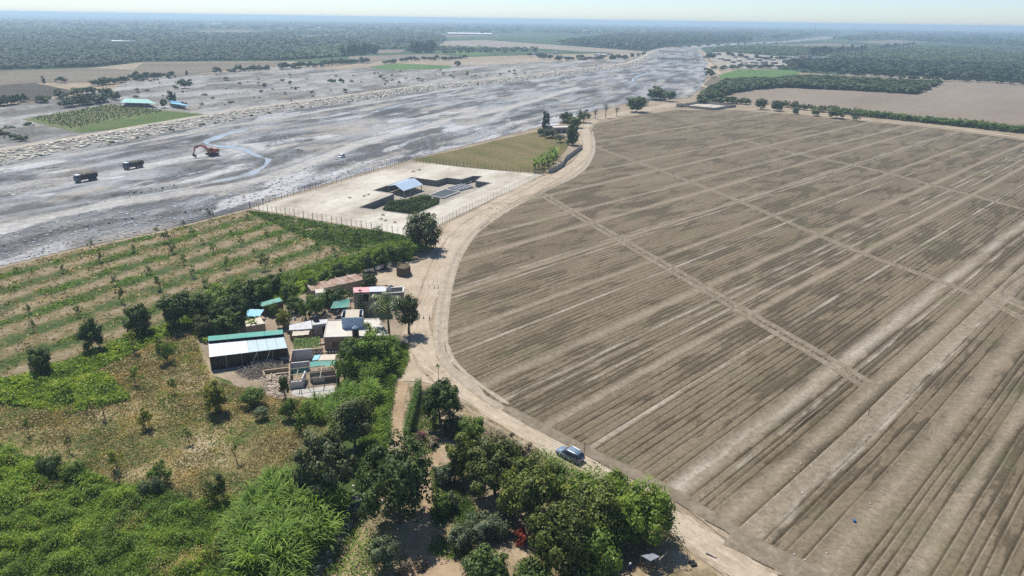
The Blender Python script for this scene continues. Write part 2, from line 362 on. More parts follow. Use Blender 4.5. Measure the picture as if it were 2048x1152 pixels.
# --- near ground covers
M['orch'] = None
ORA = None
ORA = math.radians(62.5); ORT = 10.3; ORP = 1.648   # row direction, spacing and phase of the young orchard
def orchard_mat():
    m, t, b, o = NM('striped_orchard_ground')
    v = wpos(t, -ORA, (1, 1, 1)); s = t.nodes.new('ShaderNodeSeparateXYZ'); t.links.new(v, s.inputs[0])
    n0 = noise(t, wpos(t, -ORA, (.35, 1, 1)), 0.16, 5, 0.6)
    y = mathn(t, 'ADD', mathn(t, 'ADD', mathn(t, 'MULTIPLY', s.outputs[1], 2 * math.pi / ORT), ORP + math.pi / 2), mathn(t, 'MULTIPLY', mathn(t, 'SUBTRACT', n0, 0.5), 2.2))
    k = mathn(t, 'ADD', mathn(t, 'MULTIPLY', mathn(t, 'SINE', y), .7), mathn(t, 'MULTIPLY', mathn(t, 'SUBTRACT', noise(t, wpos(t), 0.22, 10, 0.75), 0.5), 6.5))
    g = ramp(t, mathn(t, 'ADD', mathn(t, 'MULTIPLY', k, .5), .5), [(0.02, (.235, .19, .125)), (0.22, (.185, .148, .088)), (0.40, (.155, .125, .06)), (0.56, (.105, .105, .042)), (0.74, (.062, .088, .026)), (0.95, (.045, .075, .02))])
    n2 = noise(t, wpos(t), 1.3, 7, 0.75); f = ramp(t, n2, [(0.3, (.62, .62, .62)), (0.7, (1.25, 1.25, 1.2))]); c = mix(t, 1.0, g, f, 'MULTIPLY')
    t.links.new(c, b.inputs['Base Color']); b.inputs['Roughness'].default_value = 0.95; bump(t, b, n2, 0.7, 0.25); return m
M['orch'] = orchard_mat()
M['weed'] = soil('weedy_ground', [(0.3, (.045, .075, .018)), (0.42, (.075, .105, .03)), (0.48, (.20, .175, .07)), (0.56, (.30, .24, .12)), (0.68, (.40, .325, .215))], 0.09, 1.4, 0.45, bs=.8, bd=.3)
M['lush'] = soil('lush_weeds_ground', [(0.3, (.035, .055, .014)), (0.6, (.06, .095, .022)), (0.8, (.13, .12, .05))], 0.12, 1.6, 0.5, bs=.8, bd=.3)
ORCH = [(-700, 760), (-700, 690), (0, 537), (150, 501), (300, 471), (498, 421), (560, 430), (828, 474), (850, 498), (800, 482), (555, 562), (420, 620), (330, 650), (200, 700), (100, 740), (0, 770)]
sheet('orchard_ground', PL(ORCH), 0.05, M['orch'], 0.5, 3)
LUSH = [(-700, 775), (0, 765), (100, 735), (200, 700), (330, 650), (420, 620), (555, 562), (640, 560), (600, 600), (480, 650), (410, 690), (380, 650), (300, 690), (200, 740), (260, 800), (140, 830), (60, 815), (-700, 900)]
sheet('weed_ground', PL([(-700, 900), (0, 800), (200, 730), (380, 650), (400, 690), (425, 750), (500, 780), (600, 790), (660, 790), (760, 700), (800, 700), (790, 760), (780, 880), (700, 1050), (560, 1250), (-700, 1350)]), 0.054, M['weed'], 0.5, 3)
sheet('lush_ground', PL(LUSH), 0.062, M['lush'], 0.6, 3)
sheet('lush_ground', PL([(-700, 1000), (0, 905), (120, 945), (300, 990), (420, 1020), (500, 960), (640, 900), (680, 830), (640, 800), (760, 690), (795, 700), (780, 770), (770, 880), (735, 980), (640, 1110), (580, 1250), (-700, 1400)]), 0.066, M['lush'], 0.6, 3)
sheet('garden_ground', PL([(820, 775), (870, 770), (930, 805), (1000, 850), (1100, 905), (1170, 940), (1300, 1020), (1370, 1080), (1440, 1152), (1560, 1260), (640, 1260), (690, 1130), (730, 1060), (800, 900)]), 0.05, soil('garden_soil', [(0.28, (.07, .075, .028)), (0.42, (.15, .125, .065)), (0.56, (.31, .24, .15)), (0.72, (.40, .33, .23))], 0.13, 1.2, .4), 0.5, 3)

# roads
ROADL = [(1580, 1230), (1480, 1165), (1400, 1112), (1350, 1072), (1250, 1000), (1170, 945), (1090, 905), (1000, 850), (930, 803), (885, 772), (845, 765), (815, 762), (790, 765), (784, 758), (805, 735), (812, 700), (806, 672), (815, 640), (835, 605), (815, 580), (770, 572), (728, 566), (745, 552), (790, 528), (840, 518), (866, 500), (884, 470), (897, 446), (960, 414), (1040, 371), (1085, 353), (1110, 347), (1150, 322), (1166, 300), (1160, 285), (1156, 262), (1160, 250), (1185, 240), (1250, 222), (1350, 205)]
ROADR = [(1352, 212), (1260, 229), (1200, 240), (1178, 252), (1180, 265), (1190, 290), (1185, 310), (1160, 343), (1100, 374), (1040, 396), (960, 446), (915, 505), (895, 545), (872, 600), (858, 650), (868, 690), (872, 715), (905, 752), (960, 790), (1020, 828), (1120, 884), (1200, 928), (1320, 1000), (1420, 1062), (1500, 1120), (1600, 1190)]
sheet('dirt_road', PL(ROADL + ROADR), 0.07, M['road'], 0.25, 2)
sheet('dirt_track', PL([(783, 760), (818, 766), (810, 800), (801, 885), (774, 892), (778, 830)]), 0.078, M['path'], 0.15, 1.5)
sheet('dirt_track', PL([(722, 1048), (735, 1045), (715, 1100), (692, 1160), (670, 1230), (620, 1230), (655, 1160), (690, 1095)]), 0.078, M['path'], 0.15, 1.5)
sheet('dirt_yard', PL([(780, 860), (840, 850), (870, 870), (890, 930), (930, 1000), (900, 1060), (950, 1110), (960, 1200), (800, 1220), (820, 1100), (850, 1030), (830, 930)]), 0.074, M['path'], 0.4, 2)
sheet('farm_yard', PL([(540, 620), (600, 590), (700, 575), (780, 570), (815, 590), (800, 690), (760, 700), (690, 700), (660, 790), (560, 800), (470, 770), (405, 700), (395, 650), (470, 650)]), 0.07, soil('yard_dust', [(0.3, (.22, .17, .115)), (0.7, (.34, .275, .20))], .12, 1.2, .3), 0.4, 2)

M['rut'] = soil('packed_wheel_track', [(0.3, (.36, .30, .22)), (0.7, (.47, .40, .305))], .3, 1.2, .2, bs=.2)
M['rutd'] = soil('loose_verge_soil', [(0.3, (.27, .215, .15)), (0.7, (.36, .295, .215))], .3, 1.2, .3, bs=.4)
_CL = PL([(1540, 1180), (1440, 1110), (1300, 1010), (1180, 940), (1090, 888), (1000, 836), (930, 785), (872, 745), (845, 705), (835, 660), (848, 610), (868, 560), (888, 510), (930, 455), (1000, 410), (1080, 370), (1140, 338), (1174, 300), (1170, 270), (1172, 250), (1220, 234), (1340, 210)])
def _off(line, d):
    l = resample(smooth([p[:2] for p in line], 2), 4.0); out = []
    for i in range(len(l)):
        t = l[min(i + 1, len(l) - 1)] - l[max(i - 1, 0)]; t = t / np.linalg.norm(t); out.append(l[i] + np.array([-t[1], t[0]]) * (d + .35 * math.sin(i * .23 + d)))
    return out
for k, (d, wd, m_) in enumerate(((-.85, .55, 'rut'), (.85, .55, 'rut'), (-2.1, .5, 'rut'), (2.4, .45, 'rutd'), (-3.2, .6, 'rutd'))): strip('wheel_rut', _off(_CL, d), wd, .09 + .004 * k, M[m_], .5, 1.2)
# ------------------------------------------------------------------ river bed
def PLx(pts): return [P(x, y)[:2] for x, y in pts]
TOE = PLx([(-420, 425), (-150, 365), (0, 331), (103, 309), (205, 292), (308, 271), (410, 252), (547, 227), (700, 206), (851, 182), (1022, 165), (1159, 146), (1258, 136), (1292, 126), (1312, 112), (1322, 103), (1345, 98.5)])
NEAR = PLx([(-420, 640), (0, 534), (150, 498), (300, 468), (498, 418), (560, 396), (700, 355), (818, 321), (940, 290), (1062, 259), (1140, 240), (1180, 225), (1260, 206), (1380, 196), (1402, 180), (1418, 150), (1412, 138), (1420, 128), (1398, 100), (1412, 95), (1480, 91), (1567, 86.5), (1650, 80), (1688, 74), (1720, 68), (1700, 66), (1640, 73), (1567, 82), (1480, 86), (1370, 92)])
RIV = list(NEAR) + TOE[::-1]
TRK = [smooth(PLx(l), 2) for l in ([(-200, 505), (0, 463), (130, 431), (256, 407), (369, 391), (513, 366), (598, 338), (650, 317), (690, 301), (748, 279), (834, 265), (885, 244), (988, 226), (1073, 202), (1152, 178)],
      [(-200, 385), (0, 343), (103, 319), (239, 298), (376, 270), (513, 246), (700, 216), (850, 190), (960, 172)],
      [(0, 380), (120, 362), (210, 352), (300, 335), (385, 315)], [(980, 245), (1010, 225), (1040, 212)], [(-100, 398), (60, 374), (170, 366), (280, 343), (400, 318), (470, 306)], [(0, 440), (150, 412), (300, 396), (420, 372), (560, 338), (640, 306), (760, 262), (900, 222)], [(700, 262), (800, 240), (900, 210), (1020, 188), (1150, 170)], [(1000, 258), (1060, 240), (1150, 222), (1230, 212)])]
STR = [smooth(PLx(l), 2) for l in ([(492, 261), (445, 271), (404, 287), (431, 292), (486, 297), (513, 313), (550, 322), (527, 336), (479, 355), (393, 373), (308, 390), (230, 398)],
      [(600, 248), (640, 241), (690, 235), (748, 226), (817, 206), (870, 200), (930, 194)], [(1240, 170), (1270, 163), (1262, 158), (1300, 145)], [(1080, 198), (1000, 205), (960, 212)])]
STW = [3.4, 3.2, 3.5, 2.6]
SCP = [(smooth(PLx(l), 1), h) for l, h in (([(240, 318), (297, 305), (376, 292), (400, 279), (440, 268), (523, 244), (615, 232), (700, 219), (765, 207)], 1.3),
      ([(-200, 400), (0, 363), (103, 357), (205, 343), (291, 322), (386, 304)], 1.7), ([(560, 262), (680, 245), (765, 230), (851, 206), (936, 191), (1010, 180)], 1.4),
      ([(930, 176), (971, 173), (1056, 171), (1193, 166)], 1.2), ([(1130, 190), (1180, 184), (1300, 178)], 1.0), ([(1040, 235), (1100, 218), (1150, 212), (1210, 205)], 1.0),
      ([(300, 400), (420, 378), (540, 340), (600, 310), (684, 295)], 1.0), ([(0, 410), (90, 398), (200, 404), (290, 392)], .8), ([(0, 500), (120, 470), (260, 440), (330, 432)], .8))]
MND = [((335, 342), (412, 329), 1.4, 5.5), ((410, 303), (432, 307), 2.2, 4.5), ((540, 332), (600, 312), 1.6, 4), ((820, 288), (900, 272), 1.5, 6), ((700, 300), (770, 292), 1.0, 6), ((905, 245), (930, 243), 1.3, 6), ((640, 345), (700, 332), 1.1, 5), ((255, 372), (285, 372), 1.1, 4)]
RDIR = math.atan2(TOE[9][1] - TOE[2][1], TOE[9][0] - TOE[2][0])
def riv_h(X, Y, full=False):
    ca, sa = math.cos(RDIR), math.sin(RDIR); U = X * ca + Y * sa; V = -X * sa + Y * ca
    big = fbm(U / 60 + 9, V / 16 + 4, 5); fin = fbm(U / 7 + 3, V / 4.5, 5); rough = sstep(.45, .68, fbm(U / 45 + 50, V / 18 + 20, 3))
    h = .75 + 1.1 * (big - .5) + (.25 + .9 * rough) * (fin - .5); dk = np.zeros(X.shape)
    for l, s in SCP:
        d, sd, a = polydist(l, X, Y); d = d + (fbm(X / 6, Y / 6, 3) - .5) * 2.2
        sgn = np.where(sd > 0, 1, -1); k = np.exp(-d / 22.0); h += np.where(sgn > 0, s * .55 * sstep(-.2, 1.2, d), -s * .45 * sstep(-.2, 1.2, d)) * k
        dk = np.maximum(dk, np.where(sgn < 0, np.exp(-d / 5.0), np.exp(-d / 1.5)) * .75)  # shade of the bank faces put into the bed colour, wider on the low side
    for p, q, s, r in MND:
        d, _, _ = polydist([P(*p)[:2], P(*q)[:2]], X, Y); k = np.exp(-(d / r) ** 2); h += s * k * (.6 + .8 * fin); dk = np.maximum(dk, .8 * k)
    tk = np.zeros(X.shape)
    for i, l in enumerate(TRK):
        d, _, _ = polydist(l, X, Y); wd = (4.2, 3.6, 4.5, 2, 2.5, 1.8, 1.8, 3)[i]; k = 1 - sstep(wd * .6, wd * 1.5, d + (fin - .5) * 3); tk = np.maximum(tk, k * (1, .75, .5, .7, .45, .4, .4, .7)[i])
        h = h * (1 - .8 * k) + .8 * k * (.8 + .5 * (big - .5))
    wt = np.zeros(X.shape)
    for i, l in enumerate(STR):
        d, _, _ = polydist(l, X, Y); d = d + (fbm(X / 9 + 8, Y / 9, 4) - .5) * 5; k = 1 - sstep(STW[i] * .45, STW[i] * .95, d); h = h * (1 - k) + k * .16; wt = np.maximum(wt, 1 - sstep(STW[i] * .4, STW[i] * 2.2, d))
    return (h, tk, wt, dk, big, fin, rough, U, V) if full else h
def build_river():
    th = np.arange(math.radians(-47), math.radians(38), math.radians(0.115)); ds = [120.0]
    while ds[-1] < 700: ds.append(ds[-1] * 1.0042)
    while ds[-1] < 4200: ds.append(ds[-1] * 1.014)
    ds = np.array(ds); D, T = np.meshgrid(ds, th, indexing='ij'); X = D * np.sin(T); Y = D * np.cos(T)
    ins = inpoly(RIV, X, Y); cell = ins[:-1, :-1] & ins[1:, :-1] & ins[:-1, 1:] & ins[1:, 1:]
    used = np.zeros(X.shape, bool); used[:-1, :-1] |= cell; used[1:, :-1] |= cell; used[:-1, 1:] |= cell; used[1:, 1:] |= cell
    idx = -np.ones(X.shape, int); idx[used] = np.arange(used.sum()); x = X[used]; y = Y[used]
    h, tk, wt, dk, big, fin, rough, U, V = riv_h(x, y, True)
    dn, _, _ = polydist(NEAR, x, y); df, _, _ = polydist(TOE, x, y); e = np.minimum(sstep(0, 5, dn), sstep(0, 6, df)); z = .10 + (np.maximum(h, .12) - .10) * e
    band = fbm(U / 55 + 2, V / 11 + 60, 6); pat = fbm(U / 30 + 70, V / 12 + 11, 5)
    g = np.clip(.50 + 3.0 * (band - .5) + 1.3 * (fin - .5) + .9 * np.abs(fbm(U / 70 + 5, V / 14 + 90, 4) - .5) * 4 - .45, 0, 1)[:, None]
    c = np.array([.115, .116, .118]) * (1 - g) + np.array([.310, .314, .320]) * g
    s = sstep(.56, .70, pat)[:, None]; c = c * (1 - .7 * s) + np.array([.345, .315, .265]) * .7 * s                         # silt
    wq = (sstep(.60, .68, fbm(U / 40 + 21, V / 10 + 33, 5)) * np.where(np.sqrt(x * x + y * y) < 520, 1, .6))[:, None]; c = c * (1 - .8 * wq) + np.array([.49, .49, .485]) * .8 * wq   # bleached fines
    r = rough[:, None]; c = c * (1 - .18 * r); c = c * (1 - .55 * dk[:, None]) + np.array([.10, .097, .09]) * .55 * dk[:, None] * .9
    c = c * (1 - .5 * wt[:, None]) + np.array([.13, .13, .12]) * .5 * wt[:, None]
    k = tk[:, None]; c = c * (1 - .85 * k) + (np.array([.42, .405, .375]) * (.85 + .3 * fin[:, None])) * .85 * k
    a = idx[:-1, :-1][cell]; b = idx[1:, :-1][cell]; cc = idx[1:, 1:][cell]; d = idx[:-1, 1:][cell]
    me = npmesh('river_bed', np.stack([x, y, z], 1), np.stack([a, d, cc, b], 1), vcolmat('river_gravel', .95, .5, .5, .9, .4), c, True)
    tag(obj('river_bed', me), kind='structure')
build_river()
FLAT = [[p[:2] for p in PL(q)] for q in ([(40, 241), (219, 206), (320, 216), (390, 205), (470, 232), (250, 262), (161, 271), (120, 266)], [(725, 135), (793, 125), (912, 131), (899, 139), (770, 142)], [(230, 212), (235, 192), (390, 198), (390, 215)])]
FLPOLY = [p[:2] for p in PL(FLOODPX)]
def flood_h(x, y, full=False):
    ca, sa = math.cos(RDIR), math.sin(RDIR); U = x * ca + y * sa; V = -x * sa + y * ca
    big = fbm(U / 55 + 19, V / 20 + 44, 5); fin = fbm(U / 8 + 33, V / 6 + 7, 4); rdg = 1 - np.abs(fbm(U / 80 + 61, V / 22 + 13, 4) - .5) * 2; e = sstep(0, 10, polydist(FLPOLY + [FLPOLY[0]], x, y)[0])
    for q in FLAT: e = e * np.where(inpoly(q, x, y), 0, sstep(0, 8, polydist(q + [q[0]], x, y)[0]))
    z = .12 + e * np.maximum(0, .25 + 1.0 * (big - .5) + .8 * (fin - .5) + 1.6 * sstep(.86, .99, rdg))
    return (z, big, fin, rdg, U, V) if full else z
def build_floodplain():
    th = np.arange(math.radians(-46), math.radians(12), math.radians(0.13)); ds = [300.0]
    while ds[-1] < 1500: ds.append(ds[-1] * 1.0065)
    D, T = np.meshgrid(np.array(ds), th, indexing='ij'); X = D * np.sin(T); Y = D * np.cos(T); ins = inpoly(FLPOLY, X, Y); cell = ins[:-1, :-1] & ins[1:, :-1] & ins[:-1, 1:] & ins[1:, 1:]
    used = np.zeros(X.shape, bool); used[:-1, :-1] |= cell; used[1:, :-1] |= cell; used[:-1, 1:] |= cell; used[1:, 1:] |= cell
    idx = -np.ones(X.shape, int); idx[used] = np.arange(used.sum()); x = X[used]; y = Y[used]; z, big, fin, rdg, U, V = flood_h(x, y, True)
    g = np.clip(.55 + 3.4 * (big - .5) + 1.0 * (fin - .5), 0, 1)[:, None]; c = np.array([.150, .143, .130]) * (1 - g) + np.array([.345, .337, .32]) * g; k = sstep(.88, .99, rdg)[:, None]; c = c * (1 - .5 * k) + np.array([.14, .125, .10]) * .5 * k
    gn = sstep(.60, .72, fbm(U / 40 + 3, V / 25 + 81, 5))[:, None]; c = c * (1 - .4 * gn) + np.array([.22, .185, .125]) * .4 * gn
    a = idx[:-1, :-1][cell]; b = idx[1:, :-1][cell]; cc = idx[1:, 1:][cell]; d = idx[:-1, 1:][cell]
    tag(obj('floodplain', npmesh('floodplain', np.stack([x, y, z], 1), np.stack([a, d, cc, b], 1), vcolmat('floodplain_gravel', .95, .3, .45, .9, .5), c, True)), kind='structure')
build_floodplain()
def water_mat():
    m, t, b, o = NM('shallow_stream_water'); n = noise(t, wpos(t), .9, 4, .6); c = ramp(t, noise(t, wpos(t), .08, 4, .6), [(.35, (.22, .25, .255)), (.65, (.33, .36, .36))])
    t.links.new(c, b.inputs['Base Color']); b.inputs['Roughness'].default_value = .25; b.inputs['Specular IOR Level'].default_value = .6; bump(t, b, n, .08, .05); return m
M['water'] = water_mat()
for i, l in enumerate(STR):
    ww = STW[i]; strip('stream', l, lambda u, ww=ww: ww * (2.0 + .4 * math.sin(u * 9)), .25 if i else .27, M['water'], .6, 3.0)
def pool(px, z=.74):
    pts = PL(px); sheet('mud_pool', pts, z, M['mud'], .8, 1.5)
M['mud'] = soil('wet_pale_mud', [(.3, (.33, .30, .265)), (.5, (.47, .455, .43)), (.7, (.55, .55, .545))], .12, .8, .2, rough=.35, bs=.15)
for q in ([(70, 392), (130, 384), (200, 380), (258, 376), (262, 381), (215, 388), (150, 391), (90, 398)], [(195, 361), (225, 356), (255, 355), (240, 362), (205, 366)], [(20, 393), (60, 386), (75, 389), (40, 397)], [(300, 350), (340, 340), (352, 342), (320, 352)]): pool(q)

# --- levee with rock facing and a crest track
def offset_line(line, d):
    out = []
    for i in range(len(line)):
        t = np.array(line[min(i + 1, len(line) - 1)]) - np.array(line[max(i - 1, 0)]); t /= np.linalg.norm(t); out.append(np.array(line[i]) + np.array([-t[1], t[0]]) * d)
    return out
TOES = resample(smooth(TOE, 2), 7.0)
LEV = [(-1.0, .05), (0, .12), (13.0, 3.2), (14.2, 3.35), (19.0, 3.3), (20.0, 3.1), (26.0, .05)]
def levee():
    V = []; C = []; Q = []; n = len(LEV)
    cols = [(.25, .25, .245), (.27, .26, .24), (.30, .275, .235), (.38, .335, .27), (.39, .345, .28), (.29, .26, .21), (.20, .19, .165)]
    lines = [offset_line(TOES, o) for o, _ in LEV]
    for i in range(len(TOES)):
        for k in range(n):
            p = lines[k][i]; V.append((p[0], p[1], LEV[k][1] + (.25 * math.sin(i * 1.7 + k * 2) * (0 < k < 6) * .4))); C.append(cols[k])
        if i: b = i * n; Q += [(b - n + k, b + k, b + k + 1, b - n + k + 1) for k in range(n - 1)]
    me = npmesh('levee', V, np.array(Q)[:, ::-1], vcolmat('levee_earth', .95, .5, .3), C, True)
    o = obj('levee', me); tag(o, kind='structure')
    if me.polygons[0].normal.z < 0: me.flip_normals()
    return o
LEVEE = levee()
def rocks(name, pts, size, mat, parent=None, flat=.65, seed=1, tint=None):
    "many small angular stones as one mesh"
    r = np.random.default_rng(seed); n = len(pts); base = np.array([(-1,-1,-1),(1,-1,-1),(1,1,-1),(-1,1,-1),(-1,-1,1),(1,-1,1),(1,1,1),(-1,1,1)], float) * .5
    v = base[None] * (1 + (r.random((n, 8, 3)) - .5) * .7); v[:, 4:, :2] *= .86; sz = np.asarray(size) * np.ones(n); v *= sz[:, None, None] * (np.array([1, 1, flat]) * (.7 + .6 * r.random((n, 1, 3))))
    a = r.random(n) * 6.283; ca, sa = np.cos(a)[:, None], np.sin(a)[:, None]; x = v[:, :, 0] * ca - v[:, :, 1] * sa; y = v[:, :, 0] * sa + v[:, :, 1] * ca; v[:, :, 0] = x; v[:, :, 1] = y
    v += np.asarray(pts)[:, None, :]
    f = np.array([(0,3,2,1),(4,5,6,7),(0,1,5,4),(1,2,6,5),(2,3,7,6),(3,0,4,7)]); Q = (np.arange(n)[:, None, None] * 8 + f[None]).reshape(-1, 4)
    c = np.repeat((.6 + .8 * r.random((n, 1))) * (np.array(tint or (.42, .38, .31)) * (1 + (r.random((n, 3)) - .5) * .12)), 8, 0)
    me = npmesh(name, v.reshape(-1, 3), Q, mat, c); o = obj(name, me, parent); tag(o, kind='stuff'); return o
M['rock'] = vcolmat('pale_stone', .9, 2.0, .2)
def riprap():
    r = np.random.default_rng(5); pts = []; sz = []
    for i in range(len(TOES) - 1):
        a = TOES[i]; b = TOES[i + 1]; d = math.hypot(*a); 
        if a[1] < 150 or d > 1500: continue
        n = int(30 if d < 450 else 18 if d < 700 else 8); t = (b - a) / np.linalg.norm(b - a); nn = np.array([-t[1], t[0]])
        for _ in range(n):
            o = r.random() ** .8 * 13.4; p = a + (b - a) * r.random() + nn * o; pts.append((p[0], p[1], .15 + 3.1 * o / 13.0)); sz.append(.7 + .9 * r.random() + d / 1100)
    rocks('riprap', pts, np.array(sz), M['rock'], LEVEE, .42, 9, (.60, .55, .46))
riprap()
def rubble():
    r = np.random.default_rng(15); X = []; 
    P1 = np.array([P(x, y)[:2] for x, y in zip(r.random(30000) * 1400, 200 + r.random(30000) * 320)])
    k = inpoly(RIV, P1[:, 0], P1[:, 1]); P1 = P1[k]; hh = riv_h(P1[:, 0], P1[:, 1], True); dn = polydist(NEAR, P1[:, 0], P1[:, 1])[0]
    keep = ((hh[6] > .45) | (dn < 28)) & (hh[1] < .3) & (dn > 2); P1 = P1[keep]; h = hh[0][keep]; e = sstep(0, 5, dn[keep]); n = min(len(P1), 2600)
    pts = np.stack([P1[:n, 0], P1[:n, 1], .10 + (np.maximum(h[:n], .12) - .10) * e[:n] + .05], 1); d = np.hypot(pts[:, 0], pts[:, 1]); sz = (.25 + .5 * r.random(n) ** 2) * (.6 + d / 500)
    rocks('river_cobbles', pts, sz, M['rock'], None, .36, 16, (.36, .365, .37))['label'] = 'loose grey cobbles strewn over the river bed'
rubble()

# ------------------------------------------------------------------ the big ploughed field in rows
FIELD = [(1181, 262), (1190, 250), (1250, 234), (1355, 220), (1474, 221), (1587, 229), (1758, 246), (1861, 255), (2048, 281), (2250, 306), (2250, 1250), (1760, 1250), (1660, 1160), (1635, 1142), (1519, 1088), (1471, 1057), (1382, 1006), (1329, 972), (1208, 916), (1084, 854), (971, 791), (957, 772), (909, 735), (890, 700), (888, 655), (900, 571), (920, 510), (962, 455), (1076, 385), (1167, 347), (1190, 310), (1190, 290)]
FPOLY = PLx(FIELD); S2 = math.sqrt(.5); ROW = 1.6
def uv(p): return (p[0] + p[1]) * S2, (p[0] - p[1]) * S2
FUV = [uv(p) for p in FPOLY]
BAND = [(uv(P(*q))[1], wd) for q, wd in (((903, 671), 2.6), ((985, 766), 3.0), ((1110, 845), 1.6), ((1362, 963), 3.0), ((1639, 929), 2.8), ((1656, 1134), 3.4), ((1300, 460), 2.4), ((1400, 360), 2.6), ((1600, 330), 2.2), ((1700, 300), 2.4), ((1900, 640), 3.0), ((1250, 330), 2), ((1500, 300), 2.2), ((1990, 900), 2.2), ((1400, 250), 2))]
SALT = [(uv(P(*q))[1], wd) for q, wd in (((920, 575), .5), ((930, 588), .3), ((1516, 1083), 1.1), ((1528, 1088), .5), ((1410, 990), .35), ((1600, 640), .5), ((1700, 480), .4), ((1850, 420), .5), ((1990, 330), .5), ((1640, 420), .4), ((1900, 560), .7), ((1500, 330), .4))]
def build_field():
    rg = np.random.default_rng(33); v0 = min(p[1] for p in FUV); v1 = max(p[1] for p in FUV); fur = []; v = v0 + .6
    while v < v1 - .6:
        fur.append(v); v += float(rg.choice([1.0, 1.2, 1.5, 1.5, 1.7, 2.1], p=[.15, .25, .25, .1, .15, .1]))
    fur = [f for f in fur if not any(abs(f - bv) < wd * .42 for bv, wd in BAND)]
    lines = []                                          # (v, z, dark, berm, furrow id)
    for i, f in enumerate(fur):
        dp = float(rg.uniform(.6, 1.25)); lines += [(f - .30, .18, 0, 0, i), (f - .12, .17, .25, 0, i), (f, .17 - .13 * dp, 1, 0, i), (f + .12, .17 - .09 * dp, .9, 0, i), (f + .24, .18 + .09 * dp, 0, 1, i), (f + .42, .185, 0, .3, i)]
        if i + 1 < len(fur): lines.append(((f + .42 + fur[i + 1] - .30) / 2, .19, 0, 0, i))
    NU = 170; V = []; C = []; far_ = np.array(fur)
    for v, z0, dk, bm, fid in lines:
        us = []
        for i in range(len(FUV)):
            (ua, va), (ub, vb) = FUV[i], FUV[(i + 1) % len(FUV)]
            if (va > v) != (vb > v): us.append(ua + (ub - ua) * (v - va) / (vb - va))
        if len(us) < 2: us = [0, .01]
        u0, u1 = min(us), max(us); s = np.linspace(0, 1, NU) ** 1.3; u = u0 + (u1 - u0) * s
        wob = (fbm(u / 22 + 7, np.full(NU, fid * 2.7), 3) - .5) * .32 + (fbm(u / 60 + 3, np.full(NU, v / 30), 2) - .5) * .8; vv = v + wob
        near = sstep(.3, 1.0, u - u0) * sstep(.3, 1.0, u1 - u); brk = .35 + .65 * sstep(.3, .5, fbm(u / 12 + fid, np.full(NU, fid * 1.7), 3))
        bd = max([float(1 - sstep(wd * .35, wd * .5, abs(v - bv))) for bv, wd in BAND]); sl = max([float(1 - sstep(wd * .4, wd * .8 + .2, abs(v - bv))) for bv, wd in SALT])
        z = .18 + (z0 - .18) * near * (.5 + .5 * brk) + (fbm(u / 2.0, vv / 2.0, 3) - .5) * .10
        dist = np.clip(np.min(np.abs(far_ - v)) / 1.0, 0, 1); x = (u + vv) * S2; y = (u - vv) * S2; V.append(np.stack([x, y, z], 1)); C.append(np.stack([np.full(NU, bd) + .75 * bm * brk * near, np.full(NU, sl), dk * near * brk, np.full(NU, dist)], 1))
    V = np.concatenate(V); C = np.concatenate(C); nr = len(lines); a = (np.arange(nr - 1)[:, None] * NU + np.arange(NU - 1)[None]).ravel()
    Q = np.stack([a, a + 1, a + NU + 1, a + NU], 1)[:, ::-1]
    m, t, b, o = NM('ploughed_rows_soil'); at = t.nodes.new('ShaderNodeVertexColor'); at.layer_name = 'Col'; s = t.nodes.new('ShaderNodeSeparateColor'); t.links.new(at.outputs[0], s.inputs[0])
    al = wpos(t, math.radians(-45), (.28, 1, 1)); pn = noise(t, al, .20, 8, .62, .6); pl_ = noise(t, wpos(t), .022, 3, .5)
    wet = mathn(t, 'ADD', mathn(t, 'ADD', pn, mathn(t, 'MULTIPLY', mathn(t, 'SUBTRACT', pl_, .5), .55)), mathn(t, 'MULTIPLY', mathn(t, 'SUBTRACT', .5, at.outputs[1]), .15))
    wet = ramp(t, wet, [(.515, (0, 0, 0)), (.58, (1, 1, 1))])
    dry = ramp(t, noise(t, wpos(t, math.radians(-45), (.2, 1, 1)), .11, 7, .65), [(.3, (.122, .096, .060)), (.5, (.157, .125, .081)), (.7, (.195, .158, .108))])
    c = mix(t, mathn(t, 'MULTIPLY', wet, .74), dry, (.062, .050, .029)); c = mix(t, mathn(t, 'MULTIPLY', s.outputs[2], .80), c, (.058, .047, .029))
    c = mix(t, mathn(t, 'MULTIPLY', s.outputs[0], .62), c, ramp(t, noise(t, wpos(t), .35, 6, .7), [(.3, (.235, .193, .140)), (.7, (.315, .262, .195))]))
    sa = mathn(t, 'MULTIPLY', s.outputs[1], ramp(t, noise(t, wpos(t, math.radians(-45), (.15, 1, 1)), .3, 5, .7), [(.42, (0, 0, 0)), (.58, (1, 1, 1))])); c = mix(t, mathn(t, 'MULTIPLY', sa, .75), c, (.37, .33, .27))
    n2 = noise(t, wpos(t), 1.1, 8, .75); f = ramp(t, n2, [(.28, (.62, .62, .62)), (.72, (1.25, 1.25, 1.25))]); c = mix(t, 1.0, c, f, 'MULTIPLY')
    n3 = noise(t, wpos(t), 3.0, 3, .6); f3 = ramp(t, n3, [(.30, (.32, .31, .27)), (.41, (1, 1, 1)), (.62, (1, 1, 1)), (.72, (1.4, 1.38, 1.35))]); c = mix(t, .85, c, f3, 'MULTIPLY')
    gr = ramp(t, noise(t, wpos(t), .06, 6, .65), [(.56, (0, 0, 0)), (.68, (1, 1, 1))]); c = mix(t, mathn(t, 'MULTIPLY', gr, .30), c, (.10, .115, .048))
    t.links.new(c, b.inputs['Base Color']); b.inputs['Roughness'].default_value = .95; bump(t, b, n2, .8, .15)
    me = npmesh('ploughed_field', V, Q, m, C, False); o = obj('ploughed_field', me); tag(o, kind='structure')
    if me.polygons[len(Q) // 2].normal.z < 0: me.flip_normals()
build_field()
